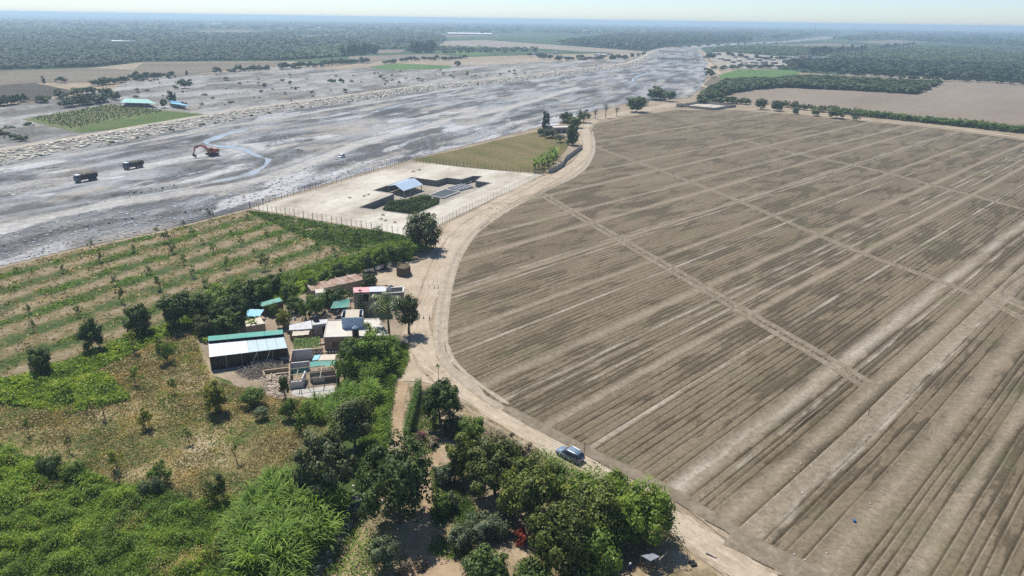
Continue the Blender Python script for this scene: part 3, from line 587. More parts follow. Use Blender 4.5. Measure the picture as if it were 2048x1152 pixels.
def profile(name, line, prof, mat, step=1.0, zn=.06, on=1.0):
    pts = resample(smooth([p[:2] for p in line], 2), step); n = len(prof); V = []; Q = []; m = len(pts)
    for i, p in enumerate(pts):
        t = pts[min(i + 1, m - 1)] - pts[max(i - 1, 0)]; t = t / (np.linalg.norm(t) + 1e-9); nn = np.array([-t[1], t[0]])
        for k, (o, z) in enumerate(prof):
            q = p + nn * (o + (random.random() - .5) * .18 * on); V.append((q[0], q[1], max(.13, z + (random.random() - .5) * 2 * zn * (0 < k < n - 1)) * min(1.0, .2 + .4 * i, .2 + .4 * (m - 1 - i))))
        if i: b = i * n; Q += [(b - n + k, b + k, b + k + 1, b - n + k + 1) for k in range(n - 1)]
    me = npmesh(name, V, Q, mat, smooth_=False)
    if me.polygons[0].normal.z < 0: me.flip_normals()
    return tag(obj(name, me), kind='structure')
random.seed(3)
M['ditch'] = soil('ditch_bank_soil', [(.3, (0.156, 0.127, 0.089)), (.5, (0.213, 0.176, 0.127)), (.7, (0.271, 0.230, 0.176))], .5, 1.5, .35, bs=.7)
DP = [(-2.1, .2), (-1.5, .55), (-.9, .5), (-.5, .14), (.4, .12), (.9, .48), (1.4, .55), (2.1, .2)]
for l in ([(1077, 386), (1180, 445), (1400, 573), (1520, 644), (1640, 713), (1745, 778)], [(1186, 293), (1330, 345), (1480, 403), (1700, 500), (1860, 556), (1950, 590), (2048, 640)], [(1485, 281), (1570, 303), (1640, 318), (1740, 338), (1830, 362), (2048, 420)]):
    _k = 1.0 if l[0][0] == 1077 else .62; profile('irrigation_ditch', PLx(l), [(a_ * _k, .15 + (b_ - .15) * _k) for a_, b_ in DP], M['ditch'])
profile('irrigation_ditch', PLx([(1181, 262), (1187, 290), (1184, 310), (1162, 348), (1072, 387), (957, 453), (914, 510), (894, 571), (882, 655), (883, 695), (903, 735), (955, 778), (1010, 815)]), [(-1.7, .1), (-1.1, .42), (-.6, .38), (-.2, .1), (.5, .12), (1.0, .4), (1.5, .15)], soil('pale_ditch_bank', [(.3, (.30, .25, .185)), (.7, (.42, .36, .28))], .5, 1.5, .3))
profile('field_bund', PLx([(1010, 815), (1084, 856), (1208, 920), (1329, 976), (1382, 1010), (1471, 1062), (1519, 1092), (1640, 1150), (1780, 1240)]), [(-1.2, .05), (-.5, .38), (.3, .36), (1.1, .12)], M['ditch'])
profile('field_track', PLx([(2110, 520), (2040, 560), (2000, 594), (2048, 615), (2110, 640)]), DP, M['ditch'])
profile('field_ditch', PLx([(1452, 1078), (1500, 1100), (1560, 1128), (1640, 1180)]), [(-1.4, .13), (-.7, .27), (-.2, .14), (.4, .13), (.9, .32), (1.6, .13)], M['ditch'], zn=.03)
strip('field_path', PLx([(1352, 216), (1474, 218), (1590, 226), (1758, 243), (1861, 251), (2048, 277), (2250, 303)]), 4.5, .16, M['road'], .5, 4)
strip('concrete_channel', PLx([(552, 564), (600, 548), (680, 520), (740, 499), (795, 481)]), 1.0, .12, plain('pale_concrete_channel', (.45, .42, .37)), .08, 2)
# meadow beside the treatment compound
MEADOW = [(822, 320), (945, 293), (1020, 275), (1072, 264), (1100, 270), (1142, 281), (1135, 296), (1105, 330), (1088, 346), (1000, 341), (900, 331)]
sheet('meadow', PL(MEADOW), .12, M['hay'], .4, 2)
# ------------------------------------------------------------------ foliage kit
LM = {}
LM['dark'] = leafmat('dark_leaves', (.014, .030, .009), (.085, .140, .034), .22)
LM['mango'] = leafmat('mango_leaves', (.016, .032, .009), (.135, .175, .036), .22)
LM['mid'] = leafmat('green_leaves', (.024, .054, .011), (.140, .235, .042), .28)
LM['bright'] = leafmat('bright_leaves', (.040, .080, .014), (.195, .290, .050), .35)
LM['yellow'] = leafmat('yellowish_leaves', (0.046, 0.069, 0.011), (0.247, 0.273, 0.046), .35)
LM['grey'] = leafmat('grey_green_leaves', (.030, .050, .028), (.155, .205, .120), .22)
LM['olive'] = leafmat('olive_leaves', (.022, .036, .015), (.115, .145, .060), .2)
LM['cane'] = leafmat('cane_leaves', (.035, .075, .012), (.190, .310, .052), .35, .65)
LM['dry'] = leafmat('dry_twigs', (0.069, 0.057, 0.040), (0.247, 0.208, 0.143), .1)
LM['straw'] = leafmat('dry_grass', (.14, .115, .05), (.40, .335, .155), .2)
LM['weed'] = leafmat('weed_leaves', (.045, .092, .018), (.225, .355, .070), .4)
LM['red'] = leafmat('red_blossom', (.18, .025, .02), (.48, .09, .06), .2)
LM['violet'] = leafmat('purple_blossom', (0.057, 0.023, 0.046), (0.208, 0.078, 0.143), .2)
LM['palm'] = leafmat('palm_fronds', (0.034, 0.057, 0.021), (0.163, 0.215, 0.078), .25, .4)
M['bark'] = plain('bark', (.16, .125, .09), .9, .3, 4)
M['bark_pale'] = plain('pale_bark', (.28, .25, .20), .9, .3, 4)
def leafquads(c, n, size, r, asp=.55, up=.6):
    "quads at centres c with normals n; returns V (m*4,3)"
    m = len(c); n = n + r.normal(0, .45, (m, 3)); n[:, 2] += up; n /= np.linalg.norm(n, axis=1)[:, None] + 1e-9
    a = r.normal(0, 1, (m, 3)); u = np.cross(n, a); u /= np.linalg.norm(u, axis=1)[:, None] + 1e-9; v = np.cross(n, u)
    s = (np.asarray(size) * (.6 + .8 * r.random(m)))[:, None]; u = u * s * .5; v = v * s * .5 * asp
    bend = n * s * .12
    return np.stack([c - u - bend, c - v, c + u - bend, c + v], 1).reshape(-1, 3)
def crown_mesh(name, seed, rad=(1, 1, 1), nclump=26, nleaf=60, leaf=.16, clump=.38, low=-.55, holes=.12, top=1.0, asp=.55):
    "unit crown (about radius 1) of leaf clumps spread unevenly through its volume"
    r = np.random.default_rng(seed); C = []; Nn = []; Cv = []
    cc = []
    while len(cc) < nclump:
        d = r.normal(0, 1, 3); d /= np.linalg.norm(d)
        if d[2] < low: continue
        rr = (.55 + .45 * r.random()) if r.random() < .8 else .3 * r.random() + .15
        bump_ = .82 + .3 * vnoise(np.array(d[0] * 2 + seed), np.array(d[1] * 2 + d[2] * 1.3))
        cc.append(d * rr * bump_)
    for c in cc:
        k = int(nleaf * (.6 + .8 * r.random())); cr = clump * (.65 + .7 * r.random()); d = r.normal(0, 1, (k, 3)); d /= np.linalg.norm(d, axis=1)[:, None]
        rad_ = cr * (1 - .5 * r.random(k) ** 2)[:, None]; p = c[None] + d * rad_ * np.array([1, 1, .8]); C.append(p); Nn.append(d + .6 * p)
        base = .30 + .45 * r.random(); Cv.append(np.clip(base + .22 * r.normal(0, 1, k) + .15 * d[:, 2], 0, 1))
    C = np.concatenate(C); Nn = np.concatenate(Nn); Cv = np.concatenate(Cv); keep = C[:, 2] > -.95; C, Nn, Cv = C[keep], Nn[keep], Cv[keep]
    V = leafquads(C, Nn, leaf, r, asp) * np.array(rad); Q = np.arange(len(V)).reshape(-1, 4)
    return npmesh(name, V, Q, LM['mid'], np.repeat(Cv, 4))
def trunk_mesh(name, seed, h=1.0, r0=.032, limbs=5, spread=.55, mat=None, lean=.05):
    "trunk standing on the origin, unit total height, limbs reach into the crown"
    rr = random.Random(seed); mb = MB(); fork = .38; lx, ly = rr.uniform(-lean, lean), rr.uniform(-lean, lean)
    mb.tube([(0, 0, -.02), (lx * .4, ly * .4, fork * .5), (lx, ly, fork), (lx * 1.3, ly * 1.3, .72)], [r0 * 1.25, r0 * .95, r0 * .8, r0 * .25], 7)
    for i in range(limbs):
        a = i * 6.283 / limbs + rr.uniform(-.4, .4); z0 = rr.uniform(fork * .75, fork * 1.3); e = spread * rr.uniform(.6, 1)
        mb.tube([(lx, ly, z0), (lx + .5 * e * math.cos(a), ly + .5 * e * math.sin(a), z0 + .22), (lx + e * math.cos(a), ly + e * math.sin(a), z0 + .42 * rr.uniform(.8, 1.2))], [r0 * .55, r0 * .35, r0 * .12], 5)
    return mb.mesh(name, mat or M['bark'])
CR = {}
CR['round'] = [crown_mesh('crown_round', 11 + i, nclump=48, nleaf=85, leaf=.15, clump=.33, low=-.88) for i in range(4)]
CR['loose'] = [crown_mesh('crown_loose', 31 + i, nclump=25, nleaf=55, leaf=.17, clump=.33, low=-.75) for i in range(4)]
CR['sparse'] = [crown_mesh('crown_sparse', 51 + i, nclump=14, nleaf=26, leaf=.20, clump=.32, low=-.6) for i in range(4)]
CR['big'] = [crown_mesh('crown_big', 71 + i, nclump=105, nleaf=95, leaf=.10, clump=.23, low=-.45) for i in range(4)]
CR['dense'] = [crown_mesh('crown_dense', 91 + i, nclump=46, nleaf=70, leaf=.12, clump=.30, low=-.3) for i in range(3)]
CR['far'] = [crown_mesh('crown_far', 111 + i, nclump=16, nleaf=22, leaf=.34, clump=.36, low=-.5, asp=.7) for i in range(5)]
CR['fartall'] = [crown_mesh('crown_far_tall', 131 + i, nclump=18, nleaf=22, leaf=.32, clump=.34, low=-.9, asp=.7) for i in range(4)]
TR = [trunk_mesh('trunk', 5 + i) for i in range(3)]; TRT = [trunk_mesh('trunk_thin', 15 + i, r0=.022, limbs=4, spread=.3) for i in range(3)]
def objmat(o, mat):
    if o.data.materials: o.material_slots[0].link = 'OBJECT'; o.material_slots[0].material = mat
    return o
rnd = random.Random(42)
def tree_at(g, h, rx, ry=None, crown='round', mat='mid', label='', name='tree', cat='tree', group=None, cz=None, crz=None, trunk='thick', z=0.0, rz=None, trunkmat=None):
    "tree at ground point g: height h, crown radii rx, ry; the crown fills the height above its clear stem"
    ry = ry or rx; rz = rnd.uniform(0, 6.28) if rz is None else rz
    o = empty(name, (g[0], g[1], z), rz, label, cat, group)
    ch = crz or min(h * .50, max(rx, ry) * 1.6); zc = (h - ch * .95) if cz is None else cz
    t = obj('trunk', rnd.choice(TR if trunk == 'thick' else TRT), o); t.scale = (h * .8, h * .8, min(h, zc * 1.25 + .2))
    if trunkmat: objmat(t, trunkmat)
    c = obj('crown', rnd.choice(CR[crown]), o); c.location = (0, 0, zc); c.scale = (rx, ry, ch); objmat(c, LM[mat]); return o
def tree_px(x, yb, yt, hw, crown='round', mat='mid', label='', **kw):
    "tree whose foot shows at (x, yb), whose top shows at row yt, half width hw pixels"
    g = P(x, yb); s = ppm((g[0], g[1], 2)); r = hw / s; H = hgt(x, yb, yt)
    # the visible top of a rounded crown is its upper surface, a little before the summit
    H = max(1.0, H * .97); return tree_at(g, H, r, crown=crown, mat=mat, label=label, **kw)
def bush_px(x, yb, yt, hw, mat='mid', label='', crown='dense', name='bush', cat='bush', group=None, depth=1.0):
    g = P(x, yb); s = ppm((g[0], g[1], 1)); r = hw / s; H = max(.6, hgt(x, yb, yt)); g = g.copy()
    o = empty(name, (g[0], g[1], 0), rnd.uniform(0, 6.28), label, cat, group)
    mb = STEM if False else None
    t = obj('stem', rnd.choice(TRT), o); t.scale = (H * 1.2, H * 1.2, H * .7)
    c = obj('foliage', rnd.choice(CR[crown]), o); c.scale = (r, r * depth, H * .56); c.location = (0, 0, H * .46); objmat(c, LM[mat]); return o
# --- long blade plants: cane, reeds, grass tufts
def blade_mesh(name, seed, n, L=(1.5, 2.5), w=.06, spread=.35, base=.3, droop=.9, seg=4, z0=.0, stem=0.0, cv=(.3, 1.0)):
    "arching strap leaves from one foot"
    r = np.random.default_rng(seed); V = []; Q = []; C = []
    for i in range(n):
        a = r.random() * 6.283; l = L[0] + (L[1] - L[0]) * r.random(); b = np.array([math.cos(a), math.sin(a)]); o = b * base * r.random() + r.normal(0, base * .3, 2); hz = z0 + stem * r.random()
        e0 = math.radians(88 - 40 * r.random() * spread * 2); cvv = cv[0] + (cv[1] - cv[0]) * r.random(); p = np.array([o[0], o[1], hz]); e = e0; sd = np.array([-b[1], b[0], 0])
        for k in range(seg + 1):
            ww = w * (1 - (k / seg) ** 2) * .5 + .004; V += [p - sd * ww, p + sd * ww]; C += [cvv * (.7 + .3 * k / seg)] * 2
            if k: q = len(V); Q.append((q - 4, q - 3, q - 1, q - 2))
            e -= droop * (.5 + r.random()) * (k + 1) / seg * .8; st = l / seg; p = p + np.array([b[0] * math.cos(e), b[1] * math.cos(e), math.sin(e)]) * st
    V = np.array(V); V[:, 2] = np.maximum(V[:, 2], .02)
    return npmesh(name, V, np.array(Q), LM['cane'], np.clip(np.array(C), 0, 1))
CR['cane'] = [blade_mesh('cane_clump', 200 + i, 95, (1.3, 2.2), .13, .55, .75, .62, 4, .15, 2.6) for i in range(4)]
CR['tuft'] = [blade_mesh('grass_tuft', 220 + i, 26, (.5, .9), .07, .6, .25, .6, 3) for i in range(3)]
CR['banana'] = [blade_mesh('banana_leaves', 240 + i, 11, (1.8, 2.6), .62, .45, .12, .55, 4, 1.6, .4) for i in range(3)]
def palm_crown(name, seed, n=26, L=3.4):
    r = np.random.default_rng(seed); V = []; Q = []; C = []
    for i in range(n):
        a = i * 2.399 + r.normal(0, .15); el = math.radians(75 - 85 * (i / n)); b = np.array([math.cos(a), math.sin(a)]); p = np.zeros(3); e = el; l = L * (.8 + .3 * r.random()); seg = 9; sd = np.array([-b[1], b[0], 0]); cv = .3 + .5 * r.random()
        pts = [p]
        for k in range(seg): e -= .10 + .035 * k; p = p + np.array([b[0] * math.cos(e), b[1] * math.cos(e), math.sin(e)]) * l / seg; pts.append(p)
        for k in range(1, seg + 1):
            q = pts[k]; t = pts[k] - pts[k - 1]; lw = .62 * math.sin(math.pi * min(1, (k + 1) / (seg + 2))) + .08
            for s in (-1, 1):
                tip = q + sd * s * lw + t * .6 - np.array([0, 0, .22]); m_ = len(V); V += [q - t * .45, q + t * .30, tip + t * .12, tip - t * .12]; Q.append((m_, m_ + 1, m_ + 2, m_ + 3)); C += [cv] * 2 + [cv + .2] * 2
    return npmesh(name, np.array(V), np.array(Q), LM['palm'], np.clip(np.array(C), 0, 1))
CR['palm'] = [palm_crown('palm_crown', 260 + i) for i in range(2)]
def palm_at(g, h, L, label, name='palm_tree'):
    o = empty(name, (g[0], g[1], 0), rnd.uniform(0, 6), label, 'palm'); mb = MB(); mb.tube([(0, 0, 0), (.1, .05, h * .5), (.05, .1, h)], [.26, .2, .17], 8); mb.build('trunk', M['bark'], o)
    c = obj('fronds', rnd.choice(CR['palm']), o, (.05, .1, h)); s = L / 3.4; c.scale = (s, s, s); objmat(c, LM['palm']); return o
def banana_at(g, label, group=None, s=1.0, z=0.0):
    o = empty('banana_plant', (g[0], g[1], z), rnd.uniform(0, 6), label, 'banana plant', group); mb = MB(); mb.tube([(0, 0, 0), (.05, 0, 1.0), (0, .05, 1.9)], [.16, .13, .1], 7); mb.build('stem', M['stem'], o)
    c = obj('leaves', rnd.choice(CR['banana']), o); objmat(c, LM['bright']); o.scale = (s, s, s); return o
M['stem'] = plain('green_stem', (.12, .15, .05), .7, .25, 3)
def scatter_blades(name, poly_px, n, size, mats, seed, label, hmin=.15, hmax=.6, clumpy=.5, thr=.35, nscale=6.0, poly=None, quads=5, wid=.5, z=0.05, dist_size=True, avoid=None, mound=0.0):
    "ground cover: leafy tufts of a few quads, scattered where a noise field is high"
    r = np.random.default_rng(seed); poly = poly if poly is not None else [p[:2] for p in PL(poly_px)]
    a = np.array(poly); x0, y0 = a.min(0); x1, y1 = a.max(0); X = x0 + (x1 - x0) * r.random(n * 3); Y = y0 + (y1 - y0) * r.random(n * 3)
    k = inpoly(poly, X, Y); X, Y = X[k], Y[k]; f = fbm(X / nscale + seed, Y / nscale + seed * 2, 4); k = f + clumpy * (r.random(len(X)) - .5) > thr; X, Y, f = X[k][:n], Y[k][:n], f[k][:n]
    if avoid is not None:
        k = ~inpoly([p[:2] for p in PL(avoid)], X, Y); X, Y, f = X[k], Y[k], f[k]
    m = len(X); D = np.hypot(X, Y); sc = np.clip(D / 110, .8, 3.0) if dist_size else 1.0
    H = (hmin + (hmax - hmin) * np.clip((f - thr) * 2.5, 0, 1) * (.5 + r.random(m))) ; W = wid * (.5 + r.random(m)); mo = fbm(X / 1.7 + 3, Y / 1.7 + seed * .0, 2); H = H + mound * np.clip((mo - .42) * 2.6, 0, 1)
    cx = np.repeat(X, quads); cyy = np.repeat(Y, quads); hh = np.repeat(H, quads); ww = np.repeat(W, quads); rr = r.random(m * quads)
    c = np.stack([cx + r.normal(0, .5, m * quads) * ww, cyy + r.normal(0, .5, m * quads) * ww, z + hh * ((.15 + .8 * rr) if not mound else (.55 + .45 * rr))], 1)
    nn = r.normal(0, .6, (m * quads, 3)); nn[:, 2] = .5; s = size * (sc if np.isscalar(sc) else np.repeat(sc, quads))
    V = leafquads(c, nn, s, r, .6, .3); V[:, 2] = np.maximum(V[:, 2], z * .8)
    ht = fbm(X / 2.3 + 40, Y / 2.3 + 9, 3); col = np.clip(np.repeat(.15 + .35 * r.random(m) + 1.1 * (ht - .35) + (.45 * (mo - .45) if mound else 0), quads) + .16 * r.normal(0, 1, m * quads) + .15 * rr, 0, 1)
    me = npmesh(name, V, np.arange(len(V)).reshape(-1, 4), LM[mats], np.repeat(col, 4)); o = obj(name, me); tag(o, label=label, kind='stuff'); return o
# ------------------------------------------------------------------ near vegetation
ORD = ['first', 'second', 'third', 'fourth', 'fifth', 'sixth', 'seventh', 'eighth', 'ninth', 'tenth', 'eleventh', 'twelfth', 'thirteenth', 'fourteenth']
# weeds and grasses
W1 = [(-60, 1190), (-60, 905), (0, 900), (120, 945), (300, 985), (420, 1015), (470, 1000), (470, 1190)]
scatter_blades('weeds', W1, 24000, .28, 'weed', 1, 'tall green weeds in the bottom left corner', .2, .9, .5, .25, 5, quads=6, wid=.5, mound=1.5)
scatter_blades('weeds', W1, 9000, .26, 'bright', 2, 'bright green weeds in the bottom left corner', .2, .9, .4, .50, 4, quads=6, wid=.5, mound=1.5)
scatter_blades('dry_weeds', W1, 7000, .22, 'straw', 3, 'brownish seed heads among the green weeds, bottom left', .3, .9, .4, .50, 5, quads=5, wid=.5, mound=1.5)
scatter_blades('weeds', W1, 5000, .32, 'mid', 7, 'darker leafy weeds among the bright ones, bottom left', .2, .8, .4, .52, 3, quads=7, wid=.5, mound=1.9)
W2 = [(-60, 905), (-60, 800), (0, 790), (200, 735), (380, 655), (420, 760), (560, 800), (650, 800), (650, 880), (560, 960), (440, 1020), (300, 985), (120, 945)]
scatter_blades('dry_grass', W2, 22000, .25, 'straw', 4, 'dry yellow grass under the young trees left of the ruin', .1, .5, .6, .40, 6, quads=4, wid=.6)
scatter_blades('weeds', W2, 6000, .28, 'weed', 5, 'green weed patches among dry grass left of the ruin', .15, .6, .4, .54, 5, quads=4, wid=.6)
LP = [(-60, 800), (-60, 775), (0, 765), (100, 735), (200, 700), (330, 650), (420, 620), (555, 562), (650, 545), (640, 570), (560, 610), (480, 650), (410, 690), (380, 655), (300, 690), (200, 740), (260, 800), (140, 830), (60, 815)]
scatter_blades('weeds', LP, 16000, .36, 'bright', 6, 'lush green weeds between the orchard and the shed', .2, .6, .6, .36, 8, quads=5, wid=.6, mound=.8)
scatter_blades('weeds', [(552, 562), (800, 480), (845, 495), (820, 515), (700, 545), (640, 560)], 4500, .42, 'bright', 8, 'lush green weeds beside the concrete channel', .2, .8, .6, .33, 8, quads=5, wid=.8)
scatter_blades('weeds', [(498, 424), (560, 432), (828, 477), (850, 498), (800, 484), (700, 505), (600, 470)], 6000, .42, 'mid', 9, 'green grass in front of the lower fence', .15, .6, .6, .42, 8, quads=4, wid=.8)
# orchard rows: grass on the tree lines
_or = [p[:2] for p in PL(ORCH)]
def orchard_grass():
    r = np.random.default_rng(12); a = np.array(_or); n = 60000; X = a[:, 0].min() + np.ptp(a[:, 0]) * r.random(n); Y = a[:, 1].min() + np.ptp(a[:, 1]) * r.random(n); k = inpoly(_or, X, Y) & (Y > 95); X, Y = X[k], Y[k]
    ca, sa = math.cos(-ORA), math.sin(-ORA); v = X * sa + Y * ca; u = X * ca - Y * sa; ph = np.cos(v * 2 * math.pi / ORT + ORP + (fbm(u / 9, v / 6, 3) - .5) * 2); keep = ph + 3.6 * (fbm(X / 5, Y / 5, 4) - .5) > .95; X, Y = X[keep][:16000], Y[keep][:16000]; m = len(X); q = 4
    D = np.hypot(X, Y); c = np.stack([np.repeat(X, q) + r.normal(0, .4, m * q), np.repeat(Y, q) + r.normal(0, .4, m * q), .07 + .35 * r.random(m * q)], 1); nn = r.normal(0, .6, (m * q, 3)); nn[:, 2] = .6
    V = leafquads(c, nn, np.repeat(np.clip(D / 400, .3, .7), q), r, .6, .3); V[:, 2] = np.maximum(V[:, 2], .06); col = np.clip(np.repeat(.2 + .5 * r.random(m), q) + .15 * r.normal(0, 1, m * q), 0, 1)
    tag(obj('orchard_grass', npmesh('orchard_grass', V, np.arange(len(V)).reshape(-1, 4), LM['weed'], np.repeat(col, 4))), label='green grass strips along the young tree rows', kind='stuff')
orchard_grass()
scatter_blades('dry_grass', ORCH, 4500, .34, 'straw', 14, 'dry yellow grass between the young tree rows', .1, .35, .6, .48, 4, quads=4, wid=.7)
# young trees of the striped orchard: (x, foot row, top row, half width)
SAP = [(183, 499, 480, 8), (312, 467, 452, 7), (330, 487, 458, 11), (368, 453, 439, 6), (422, 438, 418, 8), (387, 472, 453, 9), (440, 444, 437, 5), (495, 440, 429, 6), (200, 526, 502, 8), (267, 506, 487, 7), (346, 508, 485, 9), (406, 488, 474, 6), (427, 507, 484, 9), (483, 493, 472, 8), (461, 470, 457, 5), (534, 474, 458, 6), (560, 488, 467, 7), (126, 546, 526, 7), (299, 550, 528, 8), (368, 530, 506, 10), (386, 555, 529, 9), (452, 538, 508, 10), (508, 513, 494, 5), (531, 540, 502, 14), (608, 474, 457, 4), (635, 498, 478, 9), (229, 572, 549, 8), (320, 580, 545, 12), (243, 607, 572, 10), (58, 628, 607, 7), (158, 634, 607, 8), (69, 664, 636, 8), (654, 466, 445, 7), (670, 511, 490, 8), (563, 549, 533, 6), (34, 545, 530, 6), (713, 492, 463, 12), (759, 478, 448, 11), (412, 575, 552, 9), (690, 470, 462, 5)]
SAP.sort(key=lambda s: -s[1])
rowsv = {}
def sapling_label(i, x, y):
    near = min(((abs(q[0] - x) + abs(q[1] - y)), q) for q in SAP if q != SAP[i])[1]
    return None
_ca, _sa = math.cos(-ORA), math.sin(-ORA)
_rows = {}
for i, (x, yb, yt, hw) in enumerate(SAP):
    g = P(x, yb); v = g[0] * _sa + g[1] * _ca; _rows.setdefault(round((v * 2 * math.pi / ORT + ORP) / 2 / math.pi), []).append((x, i))
_rk = sorted(_rows, reverse=True); _lab = {}
for ri, k in enumerate(_rk):
    for ci, (x, i) in enumerate(sorted(_rows[k])):
        _lab[i] = 'young fruit tree, %s from the left in orchard row %s from the river' % (ORD[min(ci, 13)], ORD[min(ri, 13)])
for i, (x, yb, yt, hw) in enumerate(SAP):
    tree_px(x, yb, yt, hw, 'sparse', 'mid' if i % 3 else 'dark', _lab[i], name='fruit_tree', cat='fruit tree', group='young trees in the striped orchard', trunk='thin')
# single trees left of the farm
for a in [(360, 655, 578, 32, 'round', 'dark', 'large dark green tree nearest the orchard, left of the palm'), (278, 670, 604, 27, 'round', 'dark', 'dark upright tree, middle one of three left of the farm'), (186, 702, 636, 23, 'round', 'dark', 'dark oval tree with bare stem, leftmost of three big orchard trees'), (85, 747, 692, 20, 'round', 'dark', 'dark tree near the left edge among lush weeds'),
          (335, 725, 671, 18, 'loose', 'mid', 'green tree above the dry patch, left of the black shed'), (268, 706, 655, 13, 'sparse', 'yellow', 'thin yellowish tree between two dark trees'), (272, 770, 728, 16, 'sparse', 'mid', 'small thin tree on the dry patch'), (347, 786, 751, 11, 'sparse', 'mid', 'small pale green tree on the dry patch below the shed'),
          (433, 828, 763, 23, 'round', 'yellow', 'yellow green tree below the black shed'), (291, 858, 811, 15, 'loose', 'yellow', 'small yellow green tree standing in dry grass'), (210, 838, 795, 11, 'sparse', 'mid', 'thin dark sapling in dry grass'), (134, 804, 766, 14, 'sparse', 'mid', 'small tree on the weedy slope near the left edge'),
          (603, 869, 823, 15, 'loose', 'mid', 'small round tree with bare stem beside the cane'), (378, 888, 852, 11, 'sparse', 'mid', 'thin sapling in the middle of the dry grass'), (474, 926, 882, 9, 'sparse', 'mid', 'thin sapling above the cane clump'), (234, 940, 893, 17, 'sparse', 'yellow', 'small yellow green tree with open crown, lower left'),
          (325, 972, 919, 22, 'loose', 'mid', 'green tree with its shadow on bare soil, lower left'), (433, 1008, 946, 22, 'loose', 'dark', 'dark leafy tree left of the big cane clump'), (140, 905, 872, 9, 'sparse', 'dark', 'tiny dark sapling on the pale soil'), (58, 870, 832, 10, 'sparse', 'mid', 'faint small tree at the left edge above the weeds'), (384, 1008, 978, 8, 'sparse', 'grey', 'thin grey green sapling left of the cane'), (240, 972, 942, 10, 'sparse', 'grey', 'small grey shrub tree on bare soil, lower left')]:
    tree_px(*a[:6], label=a[6], name='young_tree' if a[3] < 20 else 'tree', trunk='thin' if a[3] < 24 else 'thick')
for a in [(107, 950, 908, 24, 'dark', 'dark round bush at the top of the weeds, lower left'), (152, 963, 926, 24, 'mid', 'green bush right of the dark round bush'), (506, 813, 775, 26, 'mid', 'round green bush below the woodpile'), (580, 840, 800, 20, 'mid', 'low green bush by the ruin'), (571, 798, 752, 11, 'dark', 'narrow dark shrub against the ruin corner'), (525, 838, 815, 15, 'grey', 'grey green shrub right of the round bush'), (318, 990, 952, 14, 'grey', 'grey green shrub below the lower left tree'), (292, 995, 965, 13, 'grey', 'grey green shrub on the left of a pair'), (615, 835, 800, 22, 'bright', 'bright green bush between ruin and cane')]:
    bush_px(*a[:5], label=a[5])
# dark grove between orchard and farm yard
GR = [(405, 640, 585, 24, 'dark'), (440, 625, 568, 26, 'mid'), (470, 650, 590, 28, 'dark'), (500, 620, 560, 26, 'dark'), (525, 600, 552, 22, 'mid'), (455, 680, 625, 24, 'dark'), (410, 672, 630, 18, 'olive'), (550, 585, 545, 20, 'dark'), (440, 660, 600, 26, 'dark'), (480, 612, 555, 22, 'mid'), (580, 600, 562, 18, 'mid')]
GRL = ['dark tree at the left end of the grove', 'tall green tree in the back of the grove', 'broad dark tree in the middle of the grove', 'dark tree behind the teal roofed hut', 'green tree at the top right of the grove', 'dark tree just behind the long shed', 'low greyish tree at the lower left of the grove', 'dark tree by the end of the concrete channel', 'dark tree behind the banana palm in the grove', 'bushy green tree at the top of the grove', 'small green tree right of the green shed roof']
for a, l in zip(GR, GRL): tree_px(*a[:4], 'round', a[4], l)
HD = [(650, 575, 540, 17, 'mid'), (680, 562, 525, 18, 'dark'), (708, 553, 515, 17, 'mid'), (735, 545, 505, 16, 'dark'), (762, 537, 495, 17, 'mid'), (790, 527, 485, 18, 'dark'), (815, 518, 480, 17, 'mid'), (625, 585, 555, 15, 'dark')]
for i, a in enumerate(HD): bush_px(*a[:5], label='bushy shrub, %s from the left in the hedge above the rusty shed' % ORD[[7, 1, 2, 3, 4, 5, 6, 0][i] if False else (i + 1 if i < 7 else 0)], crown='round', group='hedge above the rusty shed')
# trees in and around the yard
T = [(850, 500, 418, 37, 'round', 'olive', 'tall dark tree at the fence corner beside the road'), (738, 582, 545, 17, 'round', 'dark', 'dark tree in front of the rusty roof'), (672, 618, 572, 22, 'round', 'dark', 'dark tree beside the green shade cloth'), (633, 630, 585, 20, 'round', 'mid', 'tree hiding the small white hut'), (612, 640, 595, 17, 'loose', 'mid', 'loose tree in the yard left of the white hut'), (567, 655, 618, 14, 'round', 'yellow', 'yellowish tree by the cream roofed hut'), (818, 668, 585, 22, 'round', 'olive', 'dark leaning tree at the road beside the palm'), (752, 695, 645, 22, 'loose', 'bright', 'bright leafy tree against the brick house corner'),
     (706, 735, 672, 32, 'round', 'mid', 'leafy tree left of the cane behind the ruin'), (750, 740, 665, 34, 'round', 'mid', 'dense green tree in front of the white roofed house'), (690, 770, 700, 22, 'loose', 'mid', 'green tree covering the ruin corner')]
T += [(576, 648, 622, 11, 'loose', 'mid', 'small loose tree between cream hut and corrugated shed'), (590, 625, 592, 16, 'round', 'dark', 'dark tree in the upper yard right of the green shed'), (655, 612, 585, 13, 'round', 'dark', 'dark tree touching the left side of the teal shade cloth'), (545, 632, 606, 11, 'round', 'mid', 'green tree in front of the green roofed shed'), (780, 712, 668, 18, 'round', 'mid', 'green tree at the road corner of the white roofed house'), (700, 600, 578, 10, 'loose', 'dark', 'small dark tree at the left wall of the two storey house')]
for a in T: tree_px(*a[:6], label=a[6])
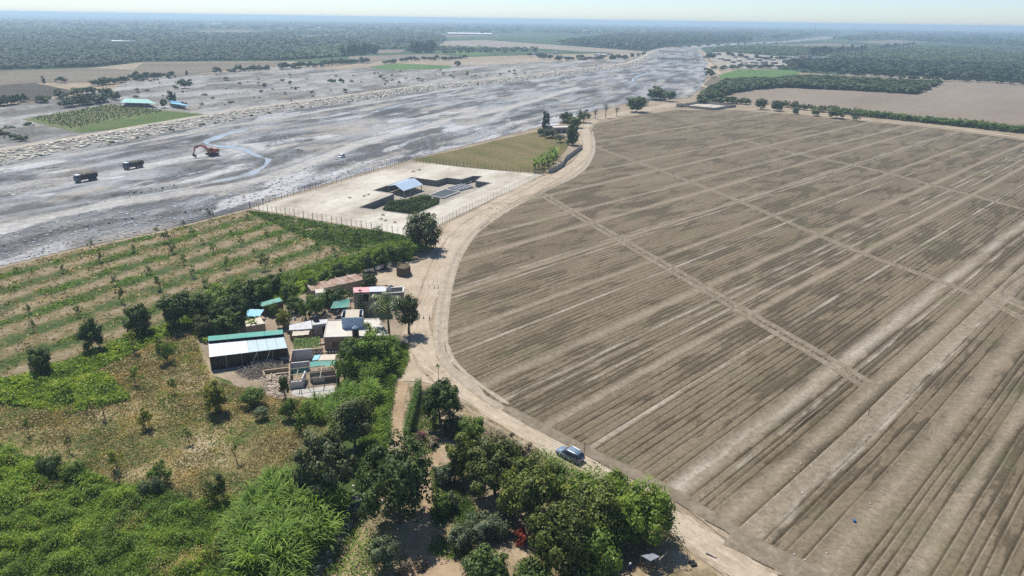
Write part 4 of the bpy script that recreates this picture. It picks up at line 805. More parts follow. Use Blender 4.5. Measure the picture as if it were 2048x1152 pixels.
# big trees of the lower middle
B = [(710, 905, 792, 46, 'big', 'olive', 'large round greyish tree right of the yellow path trees, above the cane'), (655, 1000, 868, 60, 'big', 'olive', 'large dark olive tree directly above the big cane clump'), (800, 1045, 885, 76, 'big', 'dark', 'big dark tree in the centre bottom, by the dry ditch'), (882, 855, 762, 40, 'big', 'dark', 'dense dark tree between hedge and road'),
     (925, 955, 865, 34, 'round', 'mango', 'mango tree at the upper end of the roadside grove'), (990, 990, 885, 56, 'big', 'mango', 'broad mango tree with yellowish tips left of the car'), (1060, 1045, 922, 60, 'big', 'mango', 'mango tree in the middle of the roadside grove'), (1125, 1150, 1005, 64, 'big', 'mango', 'very dark broad mango tree right of the red blossoms'), (1180, 1085, 965, 64, 'big', 'mango', 'mango tree in the right of the grove, behind bright trees'), (975, 1170, 1098, 44, 'round', 'dark', 'dark tree at the bottom edge below the grey shrubs'), (1062, 1195, 1118, 40, 'round', 'dark', 'dark tree at the bottom edge below the mango'), (1190, 1160, 1060, 45, 'round', 'mid', 'green tree at the bottom edge left of the shelter'), (1105, 985, 925, 30, 'round', 'mid', 'green tree just left of the parked car'), (1165, 1005, 945, 30, 'round', 'mid', 'green tree just below the parked car'), (1215, 1045, 962, 44, 'round', 'bright', 'bright green tree along the road below the car'), (1286, 1082, 972, 56, 'big', 'bright', 'large bright green tree at the right end of the grove'), (1236, 1100, 1035, 38, 'round', 'bright', 'bright green tree left of the wooden shelter'), (1230, 1000, 940, 26, 'round', 'bright', 'small bright tree at the road edge'), (770, 1145, 1075, 30, 'round', 'grey', 'grey green tree right of the bright hedge'), (1035, 945, 892, 28, 'loose', 'mango', 'open crowned tree above the broad mango tree')]
for a in B: tree_px(*a[:6], label=a[6])
G2 = [(962, 1075, 1030, 32, 'grey', 'grey green avocado bush in the centre of the garden'), (925, 1100, 1050, 26, 'grey', 'grey green bush left of the avocado bush'), (1000, 1070, 1025, 26, 'grey', 'grey green bush left of the red blossoms'), (890, 965, 925, 22, 'grey', 'grey green bush near the mango grove tip'), (880, 1030, 990, 22, 'mid', 'small green bush right of the big dark tree'), (905, 1020, 985, 14, 'grey', 'small grey bush beside the garden path'), (1010, 1045, 1020, 14, 'mid', 'small green bush above the grey bushes'), (950, 1150, 1115, 26, 'grey', 'grey bush at the bottom edge of the garden'), (1145, 1170, 1125, 26, 'grey', 'grey bush under the dark mango at the bottom'), (845, 1135, 1115, 16, 'dry', 'dry brown bush at the bottom edge, left one'), (812, 1148, 1120, 18, 'dry', 'dry brown bush beside the bright hedge'), (840, 880, 862, 12, 'violet', 'small purplish shrub on the pale soil'), (866, 893, 876, 14, 'dry', 'dry shrub on the ash patch'), (740, 1010, 985, 15, 'dark', 'dark bush on the ditch bank'), (985, 900, 862, 24, 'dry', 'grey dry roadside bush, upper one'), (1015, 912, 868, 24, 'dry', 'grey dry roadside bush, middle one'), (1050, 925, 880, 24, 'dry', 'grey dry roadside bush nearest the car'), (945, 880, 832, 26, 'mid', 'feathery green bush beside the road'), (905, 870, 830, 20, 'olive', 'olive bush left of the feathery bush')]
for a in G2: bush_px(*a[:5], label=a[5], crown='loose' if a[4] in ('dry', 'violet') else 'round')
o = bush_px(1044, 1090, 1060, 15, 'red', 'bush with bright red blossoms in the garden', 'loose', name='flowering_bush')
bush_px(1062, 1085, 1062, 10, 'red', 'small red blossom bush at the right of the larger one', 'loose', name='flowering_bush')
# clipped hedges
def hedge(line, w, h, mat, label, step=.55, n=14, leaf=.22):
    pts = resample([p[:2] for p in PL(line)], step); r = np.random.default_rng(len(line) + int(w * 100)); C = []; Nn = []; Cv = []
    for p in pts:
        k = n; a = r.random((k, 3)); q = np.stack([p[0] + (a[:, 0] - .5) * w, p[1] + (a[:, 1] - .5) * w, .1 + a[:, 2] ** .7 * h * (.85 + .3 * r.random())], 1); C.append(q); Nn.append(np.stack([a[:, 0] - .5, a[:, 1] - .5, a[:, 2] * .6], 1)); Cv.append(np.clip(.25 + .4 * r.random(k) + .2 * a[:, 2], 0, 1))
    C = np.concatenate(C); V = leafquads(C, np.concatenate(Nn), leaf, r, .6); V[:, 2] = np.maximum(V[:, 2], .03)
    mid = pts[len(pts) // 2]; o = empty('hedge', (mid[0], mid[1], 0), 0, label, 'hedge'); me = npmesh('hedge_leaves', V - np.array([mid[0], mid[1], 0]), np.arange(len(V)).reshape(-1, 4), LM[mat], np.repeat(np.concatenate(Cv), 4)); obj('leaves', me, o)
    sm_ = MB().tube([(0, 0, 0), (.1, 0, h * .75)], [.05, .02], 5).mesh('stem', M['bark'])
    for p in pts[::4]: obj('stem', sm_, o, (p[0] - mid[0], p[1] - mid[1], 0))
    return o
hedge([(838, 780), (834, 800), (824, 840), (813, 885)], 1.15, 2.5, 'mid', 'narrow clipped hedge beside the orange path', .35, 110, .24)
hedge([(765, 1075), (740, 1105), (722, 1150), (712, 1190)], 4.2, 2.6, 'bright', 'bright green hedge at the bottom edge beside the track', .5, 95, .26)
hedge([(905, 838), (960, 868), (1020, 898), (1070, 922)], 2.4, 1.7, 'olive', 'olive green hedge along the road above the parked car', .5, 55, .26)
hedge([(1180, 960), (1240, 1000), (1290, 1040), (1335, 1080)], 3.0, 3.0, 'bright', 'bright green hedge along the road below the parked car', .5, 70, .28)
hedge([(1075, 912), (1125, 942), (1180, 972)], 2.2, 1.7, 'mid', 'green hedge between the parked car and the grove', .5, 60, .26)
# cane and banana
def cane_field(px, n, label, s=(.9, 1.3), seed=1, mat='cane', name='cane_thicket'):
    poly = [p[:2] for p in PL(px)]; r = np.random.default_rng(seed); a = np.array(poly); mid = a.mean(0); o = empty(name, (mid[0], mid[1], 0), 0, label, 'cane'); k = 0
    while k < n:
        x = a[:, 0].min() + np.ptp(a[:, 0]) * r.random(); y = a[:, 1].min() + np.ptp(a[:, 1]) * r.random()
        if not inpoly(poly, np.array([x]), np.array([y]))[0]: continue
        c = obj('cane_clump', CR['cane'][k % 4], o, (x - mid[0], y - mid[1], 0)); q = s[0] + (s[1] - s[0]) * r.random(); c.scale = (q, q, q); c.rotation_euler = (0, 0, r.random() * 6.28); objmat(c, LM[mat]); k += 1
    return o
cane_field([(455, 1075), (520, 1010), (600, 985), (660, 1010), (690, 1050), (640, 1110), (590, 1150), (560, 1190), (500, 1165), (470, 1130)], 95, 'huge clump of tall arching cane at the bottom left of centre', (1.0, 1.5), 21)
cane_field([(560, 1165), (620, 1120), (600, 1190), (540, 1215)], 14, 'smaller clump of cane at the bottom edge', (.8, 1.1), 24)
cane_field([(655, 840), (690, 790), (740, 770), (755, 790), (735, 830), (700, 850), (670, 880)], 40, 'cane thicket between the ruin and the round olive tree', (.75, 1.1), 22)
cane_field([(700, 760), (745, 725), (785, 700), (780, 745), (755, 765)], 34, 'cane thicket below the white roofed house', (.8, 1.15), 23)
cane_field([(620, 815), (660, 800), (670, 840), (640, 850)], 14, 'low cane patch in front of the ruin', (.55, .8), 25)
for i, (x, y, s, l) in enumerate([(432, 640, 1.5, 'banana palm with long leaves in the grove'), (462, 668, 1.5, 'banana palm just behind the green roof of the long shed'), (508, 665, .9, 'small banana plant in front of the cream roofed hut')]): banana_at(P(x, y), l, s=s)
BN = [(1068, 342), (1076, 338), (1085, 335), (1094, 330), (1102, 324), (1109, 317), (1088, 341), (1097, 336), (1106, 329), (1113, 320), (1078, 333), (1090, 326), (1100, 318), (1071, 336), (1083, 329), (1094, 322), (1104, 313), (1110, 311)]
for i, (x, y) in enumerate(sorted(BN)): banana_at(P(x, y + 2), 'banana plant in the patch inside the curved wall, %s from the left' % (ORD + ['fifteenth', 'sixteenth', 'seventeenth', 'eighteenth'])[i], 'banana plants inside the curved wall', 1.5)
palm_at(P(779, 674), hgt(779, 674, 606), 4.8, 'date palm with arching fronds at the roadside by the brick house')
# monkey-tail conifer beside the two storey house
def conifer(g, h, label):
    o = empty('conifer', (g[0], g[1], 0), 0, label, 'conifer'); mb = MB(); mb.tube([(0, 0, 0), (0, 0, h)], [.16, .02], 6); mb.build('trunk', M['bark'], o); r = np.random.default_rng(3); C = []; Nn = []
    for k in range(11):
        z = h * (.12 + .85 * k / 11); L = (1 - k / 11.5) * h * .27
        for j in range(7):
            a = j * .9 + k * .5; t = np.linspace(.1, 1, 16); C.append(np.stack([np.cos(a) * t * L, np.sin(a) * t * L, z + .25 * t * L * .6 + r.normal(0, .03, 16)], 1)); Nn.append(np.tile([0, 0, 1.0], (16, 1)))
    C = np.concatenate(C); V = leafquads(C, np.concatenate(Nn), .34, r, .6); me = npmesh('needles', V, np.arange(len(V)).reshape(-1, 4), LM['dark'], np.repeat(.2 + .4 * r.random(len(C)), 4)); obj('branches', me, o); return o
conifer(P(724, 640), hgt(724, 640, 574), 'dark tiered conifer in front of the two storey house')
scatter_blades('weeds', [(735, 775), (765, 740), (792, 700), (790, 760), (780, 830), (776, 890), (745, 960), (715, 985), (720, 900)], 4200, .3, 'weed', 36, 'green weeds between cane thicket and orange path', .2, .8, .6, .25, 4, quads=6, wid=.6, mound=.8)
# roadside pole sapling, verge weeds
scatter_blades('weeds', [(783, 690), (812, 690), (815, 720), (800, 755), (785, 750)], 1500, .3, 'bright', 31, 'green weeds on the verge left of the road', .15, .6, .6, .35, 4, quads=5, wid=.6)
scatter_blades('weeds', [(820, 800), (850, 790), (880, 840), (870, 900), (830, 920), (815, 880)], 1600, .28, 'mid', 32, 'low weeds between hedge and dark tree', .1, .4, .6, .42, 4, quads=4, wid=.6)
scatter_blades('weeds', [(860, 930), (930, 980), (960, 1050), (920, 1120), (860, 1110), (870, 1020)], 3500, .28, 'mid', 33, 'green grass on the garden floor', .1, .4, .6, .42, 4, quads=4, wid=.6)
scatter_blades('weeds', [(775, 890), (740, 960), (700, 1060), (640, 1160), (600, 1200), (560, 1240), (640, 1240), (690, 1130), (740, 1020), (780, 950)], 2200, .28, 'mid', 34, 'weeds along the dry ditch at the bottom', .1, .5, .6, .46, 4, quads=4, wid=.6)
scatter_blades('dry_grass', [(886, 752), (930, 775), (1000, 822), (1100, 878), (1200, 930), (1330, 1000), (1440, 1070), (1520, 1120), (1500, 1130), (1400, 1068), (1280, 990), (1150, 912), (1000, 832), (900, 775)], 2500, .16, 'straw', 35, 'dry grass tufts along the road verge', .05, .25, .5, .52, 4, quads=3, wid=.4)
_r = np.random.default_rng(44); _l = resample([p[:2] for p in PL([(745, 965), (720, 1000), (690, 1050), (640, 1110), (600, 1160), (560, 1210)])], .4)
rocks('ditch_stones', [(p[0] + _r.normal(0, .9), p[1] + _r.normal(0, .9), .1) for p in _l for _ in range(7)], .15 + .35 * _r.random(len(_l) * 7) ** 2, M['rock'], None, .6, 45, (.42, .40, .36))['label'] = 'pale stones lining the dry ditch at the bottom'
# ------------------------------------------------------------------ treatment compound
CA, CB, CC, CD = [P(*q)[:2] for q in ((500, 417), (820, 324), (1086, 350), (828, 474))]
sheet('gravel_pad', [CA, CD, CC, CB], .085, M['pad'], 0, None, holes=[PIT])
sheet('pit_floor', [p[:2] for p in PIT], PITZ, M['pitfloor'])
M['pitwall'] = plain('grey_block_masonry', (.20, .185, .165), .95, .3, 1.2, bs=.6)
M['conc'] = plain('weathered_concrete', (.42, .40, .36), .9, .2, 1.0)
pw = empty('retaining_wall', (*np.mean([p[:2] for p in PIT], 0), PITZ), 0, 'dark masonry retaining wall around the sunken treatment pit', 'wall')
_pc = np.array([p[:2] for p in PIT]); _sg = sum(_pc[i][0] * _pc[(i + 1) % len(_pc)][1] - _pc[(i + 1) % len(_pc)][0] * _pc[i][1] for i in range(len(_pc)))
for i in range(len(_pc)):
    a, b = _pc[i], _pc[(i + 1) % len(_pc)]; d = (b - a) / np.linalg.norm(b - a); n = np.array([-d[1], d[0]]) * (1 if _sg < 0 else -1)
    mb = MB(); mb.prism([a, b, b + n * .3, a + n * .3], PITZ, .10); rel(pw, mb.build('wall_panel', M['pitwall']))
    mb = MB(); mb.prism([a - n * .06, b - n * .06, b + n * .42, a + n * .42], .101, .19); rel(pw, mb.build('coping', M['conc']))
M['post'] = plain('dark_wooden_post', (.085, .068, .05), .9, .3, 3); M['rustpost'] = plain('brown_post', (.17, .125, .09), .9, .3, 3); M['wire'] = plain('rusty_wire', (.22, .19, .16), .7)
POSTM = {}
def fence(a, b, n, h, label, mat, r=.085, thin=True, group='fences round the treatment compound', wires=4, foot=False):
    a = np.array(a[:2]); b = np.array(b[:2]); o = empty('wire_fence', (a[0], a[1], 0), 0, label, 'fence', group); d = b - a; key = (h, r, mat.name)
    if key not in POSTM: POSTM[key] = MB().tube([(0, 0, 0), (0, 0, h)], [r, r * .9], 6).mesh('post', mat); POSTM[(key, 1)] = MB().tube([(0, 0, 0), (0, 0, h * .92)], r * .45, 5).mesh('thin_post', mat)
    for i in range(n + 1):
        q = d * i / n; p = obj('post', POSTM[key], o, (q[0], q[1], .06)); p.rotation_euler = (rnd.uniform(-.02, .02), rnd.uniform(-.02, .02), 0); p.scale.z = rnd.uniform(.94, 1.05)
        if thin and i < n: q = d * (i + .5) / n; obj('thin_post', POSTM[(key, 1)], o, (q[0], q[1], .06))
    for k in range(wires):
        z = h * (.25 + .7 * k / max(1, wires - 1)); mb = MB(); mb.tube([(0, 0, z), (d[0] * .5, d[1] * .5, z - .03), (d[0], d[1], z)], .018, 4); mb.build('wire', M['wire'], o)
    return o
fence(CA, CB, 32, 2.5, 'wire fence with dark posts along the river side of the gravel pad', M['post'], .08)
fence(CB, CC, 19, 2.5, 'wire fence with dark posts between the gravel pad and the meadow', M['post'], .09)
fence(CA + np.array([.3, -.3]), CD + np.array([0, -.2]), 17, 2.5, 'wire fence with dark posts between the orchard and the gravel pad', M['post'], .10)
fence(CD + np.array([.4, 0]), CC + np.array([.4, 0]), 44, 2.4, 'close set brown post fence between the gravel pad and the road', M['rustpost'], .07)
fence(P(1100, 252), P(830, 317), 11, 1.8, 'sparse post fence along the river side of the meadow', M['post'], .07, False, None, 2)
# open pavilion
pv = empty('pavilion', (*P(810, 385, PITZ)[:2], PITZ), 0, 'open pavilion with blue grey sheet roof in the pit', 'pavilion')
E1, E2, R1, R2 = P(807, 382, .25), P(846, 369, .25), P(790, 369.5, 1.75), P(829, 356.3, 1.75)
B1 = np.array([2 * R1[0] - E1[0], 2 * R1[1] - E1[1], .25]); B2 = np.array([2 * R2[0] - E2[0], 2 * R2[1] - E2[1], .25])
M['bluesheet'] = plain('blue_grey_roof_sheet', (.36, .46, .56), .45, .10, .6, spec=.5); M['wood'] = plain('brown_timber', (.17, .115, .07), .85, .3, 3)
for k in range(6):
    f0, f1 = k / 6, (k + 1) / 6 - .004
    for e1, e2 in ((E1, E2), (B1, B2)):
        L = lambda p, q, f: p + (q - p) * f
        mb = MB(); mb.slab([L(e1, e2, f0), L(e1, e2, f1), L(R1, R2, f1), L(R1, R2, f0)] if e1 is E1 else [L(R1, R2, f0), L(R1, R2, f1), L(e1, e2, f1), L(e1, e2, f0)], .06); rel(pv, mb.build('roof_sheet', M['bluesheet']))
_ct = (E1 + E2 + B1 + B2) / 4
for k in range(4):
    for e1, e2 in ((E1, E2), (B1, B2)):
        q = e1 + (e2 - e1) * (.04 + .92 * k / 3); q = q * .94 + np.array([_ct[0], _ct[1], q[2]]) * .06; mb = MB(); mb.box((q[0], q[1], (PITZ + .2) / 2), (.28, .28, .2 - PITZ)); rel(pv, mb.build('column', M['conc']))
for R_, e, b_ in ((R1, E1, B1), (R2, E2, B2)):
    mb = MB(); o_ = np.array([0, 0, -.14]); mb.tube([e + o_, b_ + o_], .08, 5); rel(pv, mb.build('tie_beam', M['wood']))
    for s in (e, b_): mb = MB(); mb.tube([s + o_, R_ + o_], .08, 5); rel(pv, mb.build('rafter', M['wood']))
    mb = MB(); mb.tube([(e + b_) / 2 + o_, R_ + o_], .07, 5); rel(pv, mb.build('king_post', M['wood']))
# filter bed with square cells
def bilin(c, u, v): return (c[0] * (1 - u) + c[1] * u) * (1 - v) + (c[3] * (1 - u) + c[2] * u) * v
FB = PL([(857, 391), (887, 395.5), (919, 383), (890, 378.5)], PITZ + .5)
fb = empty('filter_bed', (*np.mean(FB, 0)[:2], PITZ), 0, 'rectangular filter bed of dark cells with white rim in the pit', 'basin')
mb = MB(); mb.prism(FB, PITZ, PITZ + .3); rel(fb, mb.build('basin', M['pitwall'])); M['whitec'] = plain('white_painted_concrete', (.62, .61, .58), .8, .12, 1)
for i in range(4): mb = MB(); mb.wall(FB[i], FB[(i + 1) % 4], PITZ, PITZ + .62, .35); rel(fb, mb.build('rim', M['whitec']))
M['cell'] = plain('dark_filter_cell', (.025, .04, .045), .5, .3, 2); M['cellrim'] = plain('cell_divider', (.30, .33, .33), .8)
for i in range(1, 10):
    mb = MB(); mb.wall(bilin(FB, 0, i / 10), bilin(FB, 1, i / 10), PITZ + .3, PITZ + .5, .12); rel(fb, mb.build('divider', M['cellrim']))
for j in range(1, 5): mb = MB(); mb.wall(bilin(FB, j / 5, 0), bilin(FB, j / 5, 1), PITZ + .3, PITZ + .52, .12); rel(fb, mb.build('divider', M['cellrim']))
for i in range(10):
    for j in range(5):
        c = [bilin(FB, (j + a) / 5, (i + b) / 10) for a, b in ((.1, .1), (.9, .1), (.9, .9), (.1, .9))]; mb = MB(); mb.prism(c, PITZ + .3, PITZ + .42); rel(fb, mb.build('cell', M['cell']))
# settling troughs
for k in range(5):
    cx_, cy_ = 908 + k * 6.2, 376.5 - k * 1.5; a = P(cx_ - 9, cy_ - 3.0, PITZ + .7); b = P(cx_ + 11, cy_ + 2.6, PITZ + .7); d = (b - a)[:2]; d /= np.linalg.norm(d); n = np.array([-d[1], d[0]])
    o = empty('settling_trough', (a[0], a[1], PITZ), 0, 'long dark settling trough with white rim, %s from the filter bed' % ORD[k], 'trough', 'settling troughs in the pit')
    for s in (-.7, .7): mb = MB(); mb.wall(a[:2] + n * s, b[:2] + n * s, PITZ, PITZ + .8, .2); rel(o, mb.build('side_wall', M['whitec']))
    for e in (a, b): mb = MB(); mb.wall(e[:2] - n * .6, e[:2] + n * .6, PITZ, PITZ + .75, .2); rel(o, mb.build('end_wall', M['whitec']))
    mb = MB(); mb.wall(a[:2] + d * .1, b[:2] - d * .1, PITZ, PITZ + .45, 1.19); rel(o, mb.build('dark_water', M['cell']))
ch = empty('inlet_chamber', (*P(944, 362, PITZ)[:2], PITZ), 0, 'pale concrete inlet chamber with pipes in the pit corner', 'chamber')
for (x, y, w_, h_) in ((936, 365, 2.5, .9), (946, 360, 2.2, 1.5), (955, 357, 2.0, 1.2)):
    c = P(x, y, PITZ); mb = MB(); mb.box((c[0], c[1], PITZ + h_ / 2), (w_, w_, h_), .4); rel(ch, mb.build('concrete_box', M['whitec']))
a = P(930, 366, PITZ + .5); b = P(950, 359, PITZ + .9); mb = MB(); mb.tube([a, b], .16, 7); rel(ch, mb.build('pipe', M['conc']))
scatter_blades('reeds', None, 5200, .42, 'dark', 61, 'dense dark green reeds filling the near end of the pit', .6, 2.3, 1.2, .2, 4, poly=[P(x, y, PITZ)[:2] for x, y in ((766, 424), (776, 412), (815, 404), (850, 400), (878, 409), (872, 420), (838, 436))], quads=9, wid=.5, z=PITZ + .03, dist_size=False)
_r = np.random.default_rng(8)
for i, (x, y) in enumerate([(766, 431), (762, 439), (790, 446), (772, 442), (736, 390), (728, 393), (826, 344), (838, 341), (700, 396)]):
    g = P(x, y); o = bush_px(x, y, y - 3.0, 5, 'dry' if i < 4 else 'straw', 'dry brown weed tuft on the bleached gravel pad', 'sparse', name='dry_weed', cat='weed', group='dry weeds on the gravel pad')

# ------------------------------------------------------------------ farmstead
M['brick'] = None
def brick_mat(name, c1, c2, mortar, sc=1.0):
    m, t, b, o = NM(name); br = N(t, 'TexBrick', Scale=sc); br.inputs['Color1'].default_value = (*c1, 1); br.inputs['Color2'].default_value = (*c2, 1); br.inputs['Mortar'].default_value = (*mortar, 1); br.inputs['Mortar Size'].default_value = .02; br.inputs['Brick Width'].default_value = .32; br.inputs['Row Height'].default_value = .14
    g = t.nodes.new('ShaderNodeNewGeometry'); s = t.nodes.new('ShaderNodeSeparateXYZ'); t.links.new(g.outputs['Position'], s.inputs[0]); c = t.nodes.new('ShaderNodeCombineXYZ'); t.links.new(mathn(t, 'ADD', s.outputs[0], s.outputs[1]), c.inputs[0]); t.links.new(s.outputs[2], c.inputs[1]); t.links.new(c.outputs[0], br.inputs['Vector'])
    n = noise(t, wpos(t), 1.2, 6, .7); f = ramp(t, n, [(.3, (.7, .7, .7)), (.7, (1.2, 1.2, 1.2))]); cc = mix(t, 1.0, br.outputs[0], f, 'MULTIPLY'); t.links.new(cc, b.inputs['Base Color']); b.inputs['Roughness'].default_value = .9; bump(t, b, br.outputs['Fac'], .3, .02); return m
M['brick'] = brick_mat('red_brown_brick', (.30, .165, .105), (.36, .215, .14), (.33, .29, .24)); M['brickg'] = brick_mat('grey_brown_brick', (.25, .19, .15), (.30, .235, .185), (.30, .28, .25)); M['adobe'] = brick_mat('adobe_brick', (.36, .27, .19), (.40, .31, .22), (.33, .27, .2), .8)
M['whitewall'] = plain('whitewashed_wall', (.62, .62, .60), .9, .15, .8, dirt=((.33, .28, .22), .6)); M['paleblue'] = plain('pale_blue_plaster', (.42, .53, .66), .85, .12, .8); M['cream'] = plain('cream_plaster', (.55, .49, .385), .85, .1, .8)
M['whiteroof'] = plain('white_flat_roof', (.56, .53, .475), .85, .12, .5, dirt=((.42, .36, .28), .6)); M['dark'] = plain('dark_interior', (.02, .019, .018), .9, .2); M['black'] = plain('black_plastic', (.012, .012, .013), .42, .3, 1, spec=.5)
M['greenroof'] = plain('green_sheet_roof', (.075, .30, .24), .55, .12, .6, spec=.4, dirt=((.30, .27, .21), .4)); M['whitesheet'] = plain('white_plastic_sheet', (.64, .65, .65), .5, .08, .5, spec=.4, dirt=((.30, .27, .21), .4)); M['greysheet'] = plain('blue_grey_plastic_sheet', (.37, .48, .50), .5, .08, .6, spec=.4, dirt=((.30, .27, .21), .4))
M['teal'] = plain('teal_shade_cloth', (.09, .30, .25), .8, .12, 1.5, dirt=((.30, .27, .21), .4)); M['cyan'] = plain('cyan_tarpaulin', (.25, .52, .68), .6, .12, 1.5); M['pink'] = plain('pink_tarpaulin', (.62, .32, .33), .7, .12, 1); M['lilac'] = plain('pale_lilac_tarpaulin', (.52, .53, .64), .7, .1, 1); M['rust'] = None
M['rust'] = soil('rusty_corrugated_sheet', [(.3, (.22, .12, .08)), (.5, (.36, .25, .19)), (.7, (.46, .37, .31))], .6, 2.5, .25, .7, .3, .05); M['greymetal'] = plain('grey_corrugated_sheet', (.52, .52, .52), .5, .2, 1, dirt=((.35, .28, .22), .5)); M['pole'] = plain('weathered_pole', (.42, .36, .28), .85, .25, 3); M['glass'] = plain('dark_window_glass', (.03, .035, .04), .15, .1, spec=.6); M['whiteframe'] = plain('white_frame', (.7, .7, .68), .6, .05)
def corners(px, z): return [P(x, y, z) for x, y in px]
def house(name, label, px, h, wall, roof, cat='house', th=.22, over=.0, parapet=0, z0=0.0, sheets=1, roofz=None, walls=(0, 1, 2, 3)):
    "px: roof corners FL, FR, BR, BL at height h"
    c = corners(px, h); m = np.mean(c, 0); o = empty(name, (m[0], m[1], z0), 0, label, cat)
    for i in walls: mb = MB(); mb.wall(c[i] * .985 + m * .015, c[(i + 1) % 4] * .985 + m * .015, z0, h - .13, th); rel(o, mb.build('wall', wall))
    t = [p + (p - m) * over for p in c]
    if roofz is not None: t = [np.array([p[0], p[1], h + rz_]) for p, rz_ in zip(t, roofz)]
    for k in range(sheets):
        L = lambda p, q, f: p + (q - p) * f
        f0, f1 = k / sheets, (k + 1) / sheets - (.006 if sheets > 1 else 0); jz = np.array([0, 0, rnd.uniform(-.03, .03) if sheets > 1 else 0])
        mb = MB(); mb.slab([L(t[0], t[1], f0) + jz, L(t[0], t[1], f1) + jz, L(t[3], t[2], f1) + jz, L(t[3], t[2], f0) + jz], .12); rel(o, mb.build('roof' if sheets == 1 else 'roof_sheet', roof))
    if parapet:
        for i in range(4): mb = MB(); mb.wall(c[i], c[(i + 1) % 4], h + .002, h + parapet, .16); rel(o, mb.build('parapet', roof))
    return o, c
def opening(o, a, b, u0, u1, z0, z1, mat, name='window', frame=None, off=.16):
    "panel on the wall a-b (front side to the camera)"
    a = np.array(a[:2]); b = np.array(b[:2]); d = b - a; n = np.array([d[1], -d[0]]); n /= np.linalg.norm(n)
    if n[1] > 0: n = -n
    p, q = a + d * u0 + n * off, a + d * u1 + n * off; mb = MB(); mb.wall(p, q, z0, z1, .08); w_ = rel(o, mb.build(name, mat))
    if frame:
        for (s, e, za, zb) in ((p - d * .004, p + d * .012, z0, z1), (q - d * .012, q + d * .004, z0, z1), (p, q, z0 - .08, z0), (p, q, z1, z1 + .08), ((p + q) / 2 - d * .005, (p + q) / 2 + d * .005, z0, z1)):
            mb = MB(); mb.wall(s + n * .03, e + n * .03, za, zb, .09); f_ = mb.build('frame', frame); f_.parent = w_; f_.matrix_parent_inverse = (w_.parent.matrix_basis).inverted()
    return w_
bpy.context.view_layer.update()
# white roofed brick house
wh, wc = house('brick_house', 'brick house with white flat roof and pale blue stair box', [(648, 675), (777, 671), (757, 637.5), (655, 641.5)], 3.2, M['brick'], M['whiteroof'], parapet=.14)
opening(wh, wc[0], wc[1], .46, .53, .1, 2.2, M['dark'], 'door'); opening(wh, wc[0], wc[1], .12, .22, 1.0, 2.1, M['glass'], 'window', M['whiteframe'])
sx0 = P(685, 657, 3.24); sx1 = P(726, 655.5, 3.24); dv = (sx1 - sx0)[:2]; nv = np.array([-dv[1], dv[0]]); nv = nv / np.linalg.norm(nv) * (1 if nv[1] > 0 else -1); dn_ = dv / np.linalg.norm(dv); SL = np.linalg.norm(dv)
sb = empty('stair_box', (sx0[0], sx0[1], 3.2), 0, 'pale blue stair box with cream lid on the white roof', 'stair box')
A_ = sx0[:2]; B_ = sx1[:2]; D_ = 2.6
mb = MB(); mb.wall(A_, B_, 3.24, 5.55, .16); rel(sb, mb.build('front_wall', M['paleblue']))
mb = MB(); mb.wall(A_ + nv * .08, A_ + nv * D_, 3.24, 6.0, .16); rel(sb, mb.build('side_wall', M['whitewall']))
mb = MB(); mb.wall(B_ + nv * .08, B_ + nv * D_, 3.24, 6.0, .16); rel(sb, mb.build('side_wall', M['whitewall']))
mb = MB(); mb.wall(A_ + nv * D_, B_ + nv * D_, 3.24, 6.2, .16); rel(sb, mb.build('back_wall', M['paleblue']))
mb = MB(); p0 = A_ + dn_ * SL * .16; p1 = A_ + dn_ * SL * .84; mb.slab([(*p0, 5.62), (*p1, 5.62), (*(p1 + nv * D_), 6.3), (*(p0 + nv * D_), 6.3)], .12); rel(sb, mb.build('lid', M['cream']))
mb = MB(); q0 = A_ + nv * .12 + dn_ * .1; q1 = B_ + nv * .12 - dn_ * .1; mb.prism([q0, q1, q1 + nv * (D_ - .3), q0 + nv * (D_ - .3)], 5.0, 5.1); rel(sb, mb.build('stairwell_shade', M['dark']))  # near-black slab stands in for the shade down the stairs
def tank(g, z, r, h, label, lidm, bodym):
    o = empty('water_tank', (g[0], g[1], z), 0, label, 'water tank'); MB().lathe((0, 0, 0), [(r, 0), (r, h * .25), (r * .97, h * .27), (r, h * .3), (r, h * .55), (r * .97, h * .57), (r, h * .6), (r, h * .78)]).build('body', bodym, o, True)
    MB().lathe((0, 0, h * .781), [(r, 0), (r * .8, h * .12), (r * .35, h * .2), (r * .33, h * .24), (.05, h * .25)]).build('lid', lidm, o, True); return o
M['tanktop'] = plain('grey_tank_lid', (.30, .36, .42), .5, .1)
tank(P(711.5, 672, 3.25), 3.25, .68, 2.1, 'black water tank with grey dome on the white roof edge', M['tanktop'], M['black'])
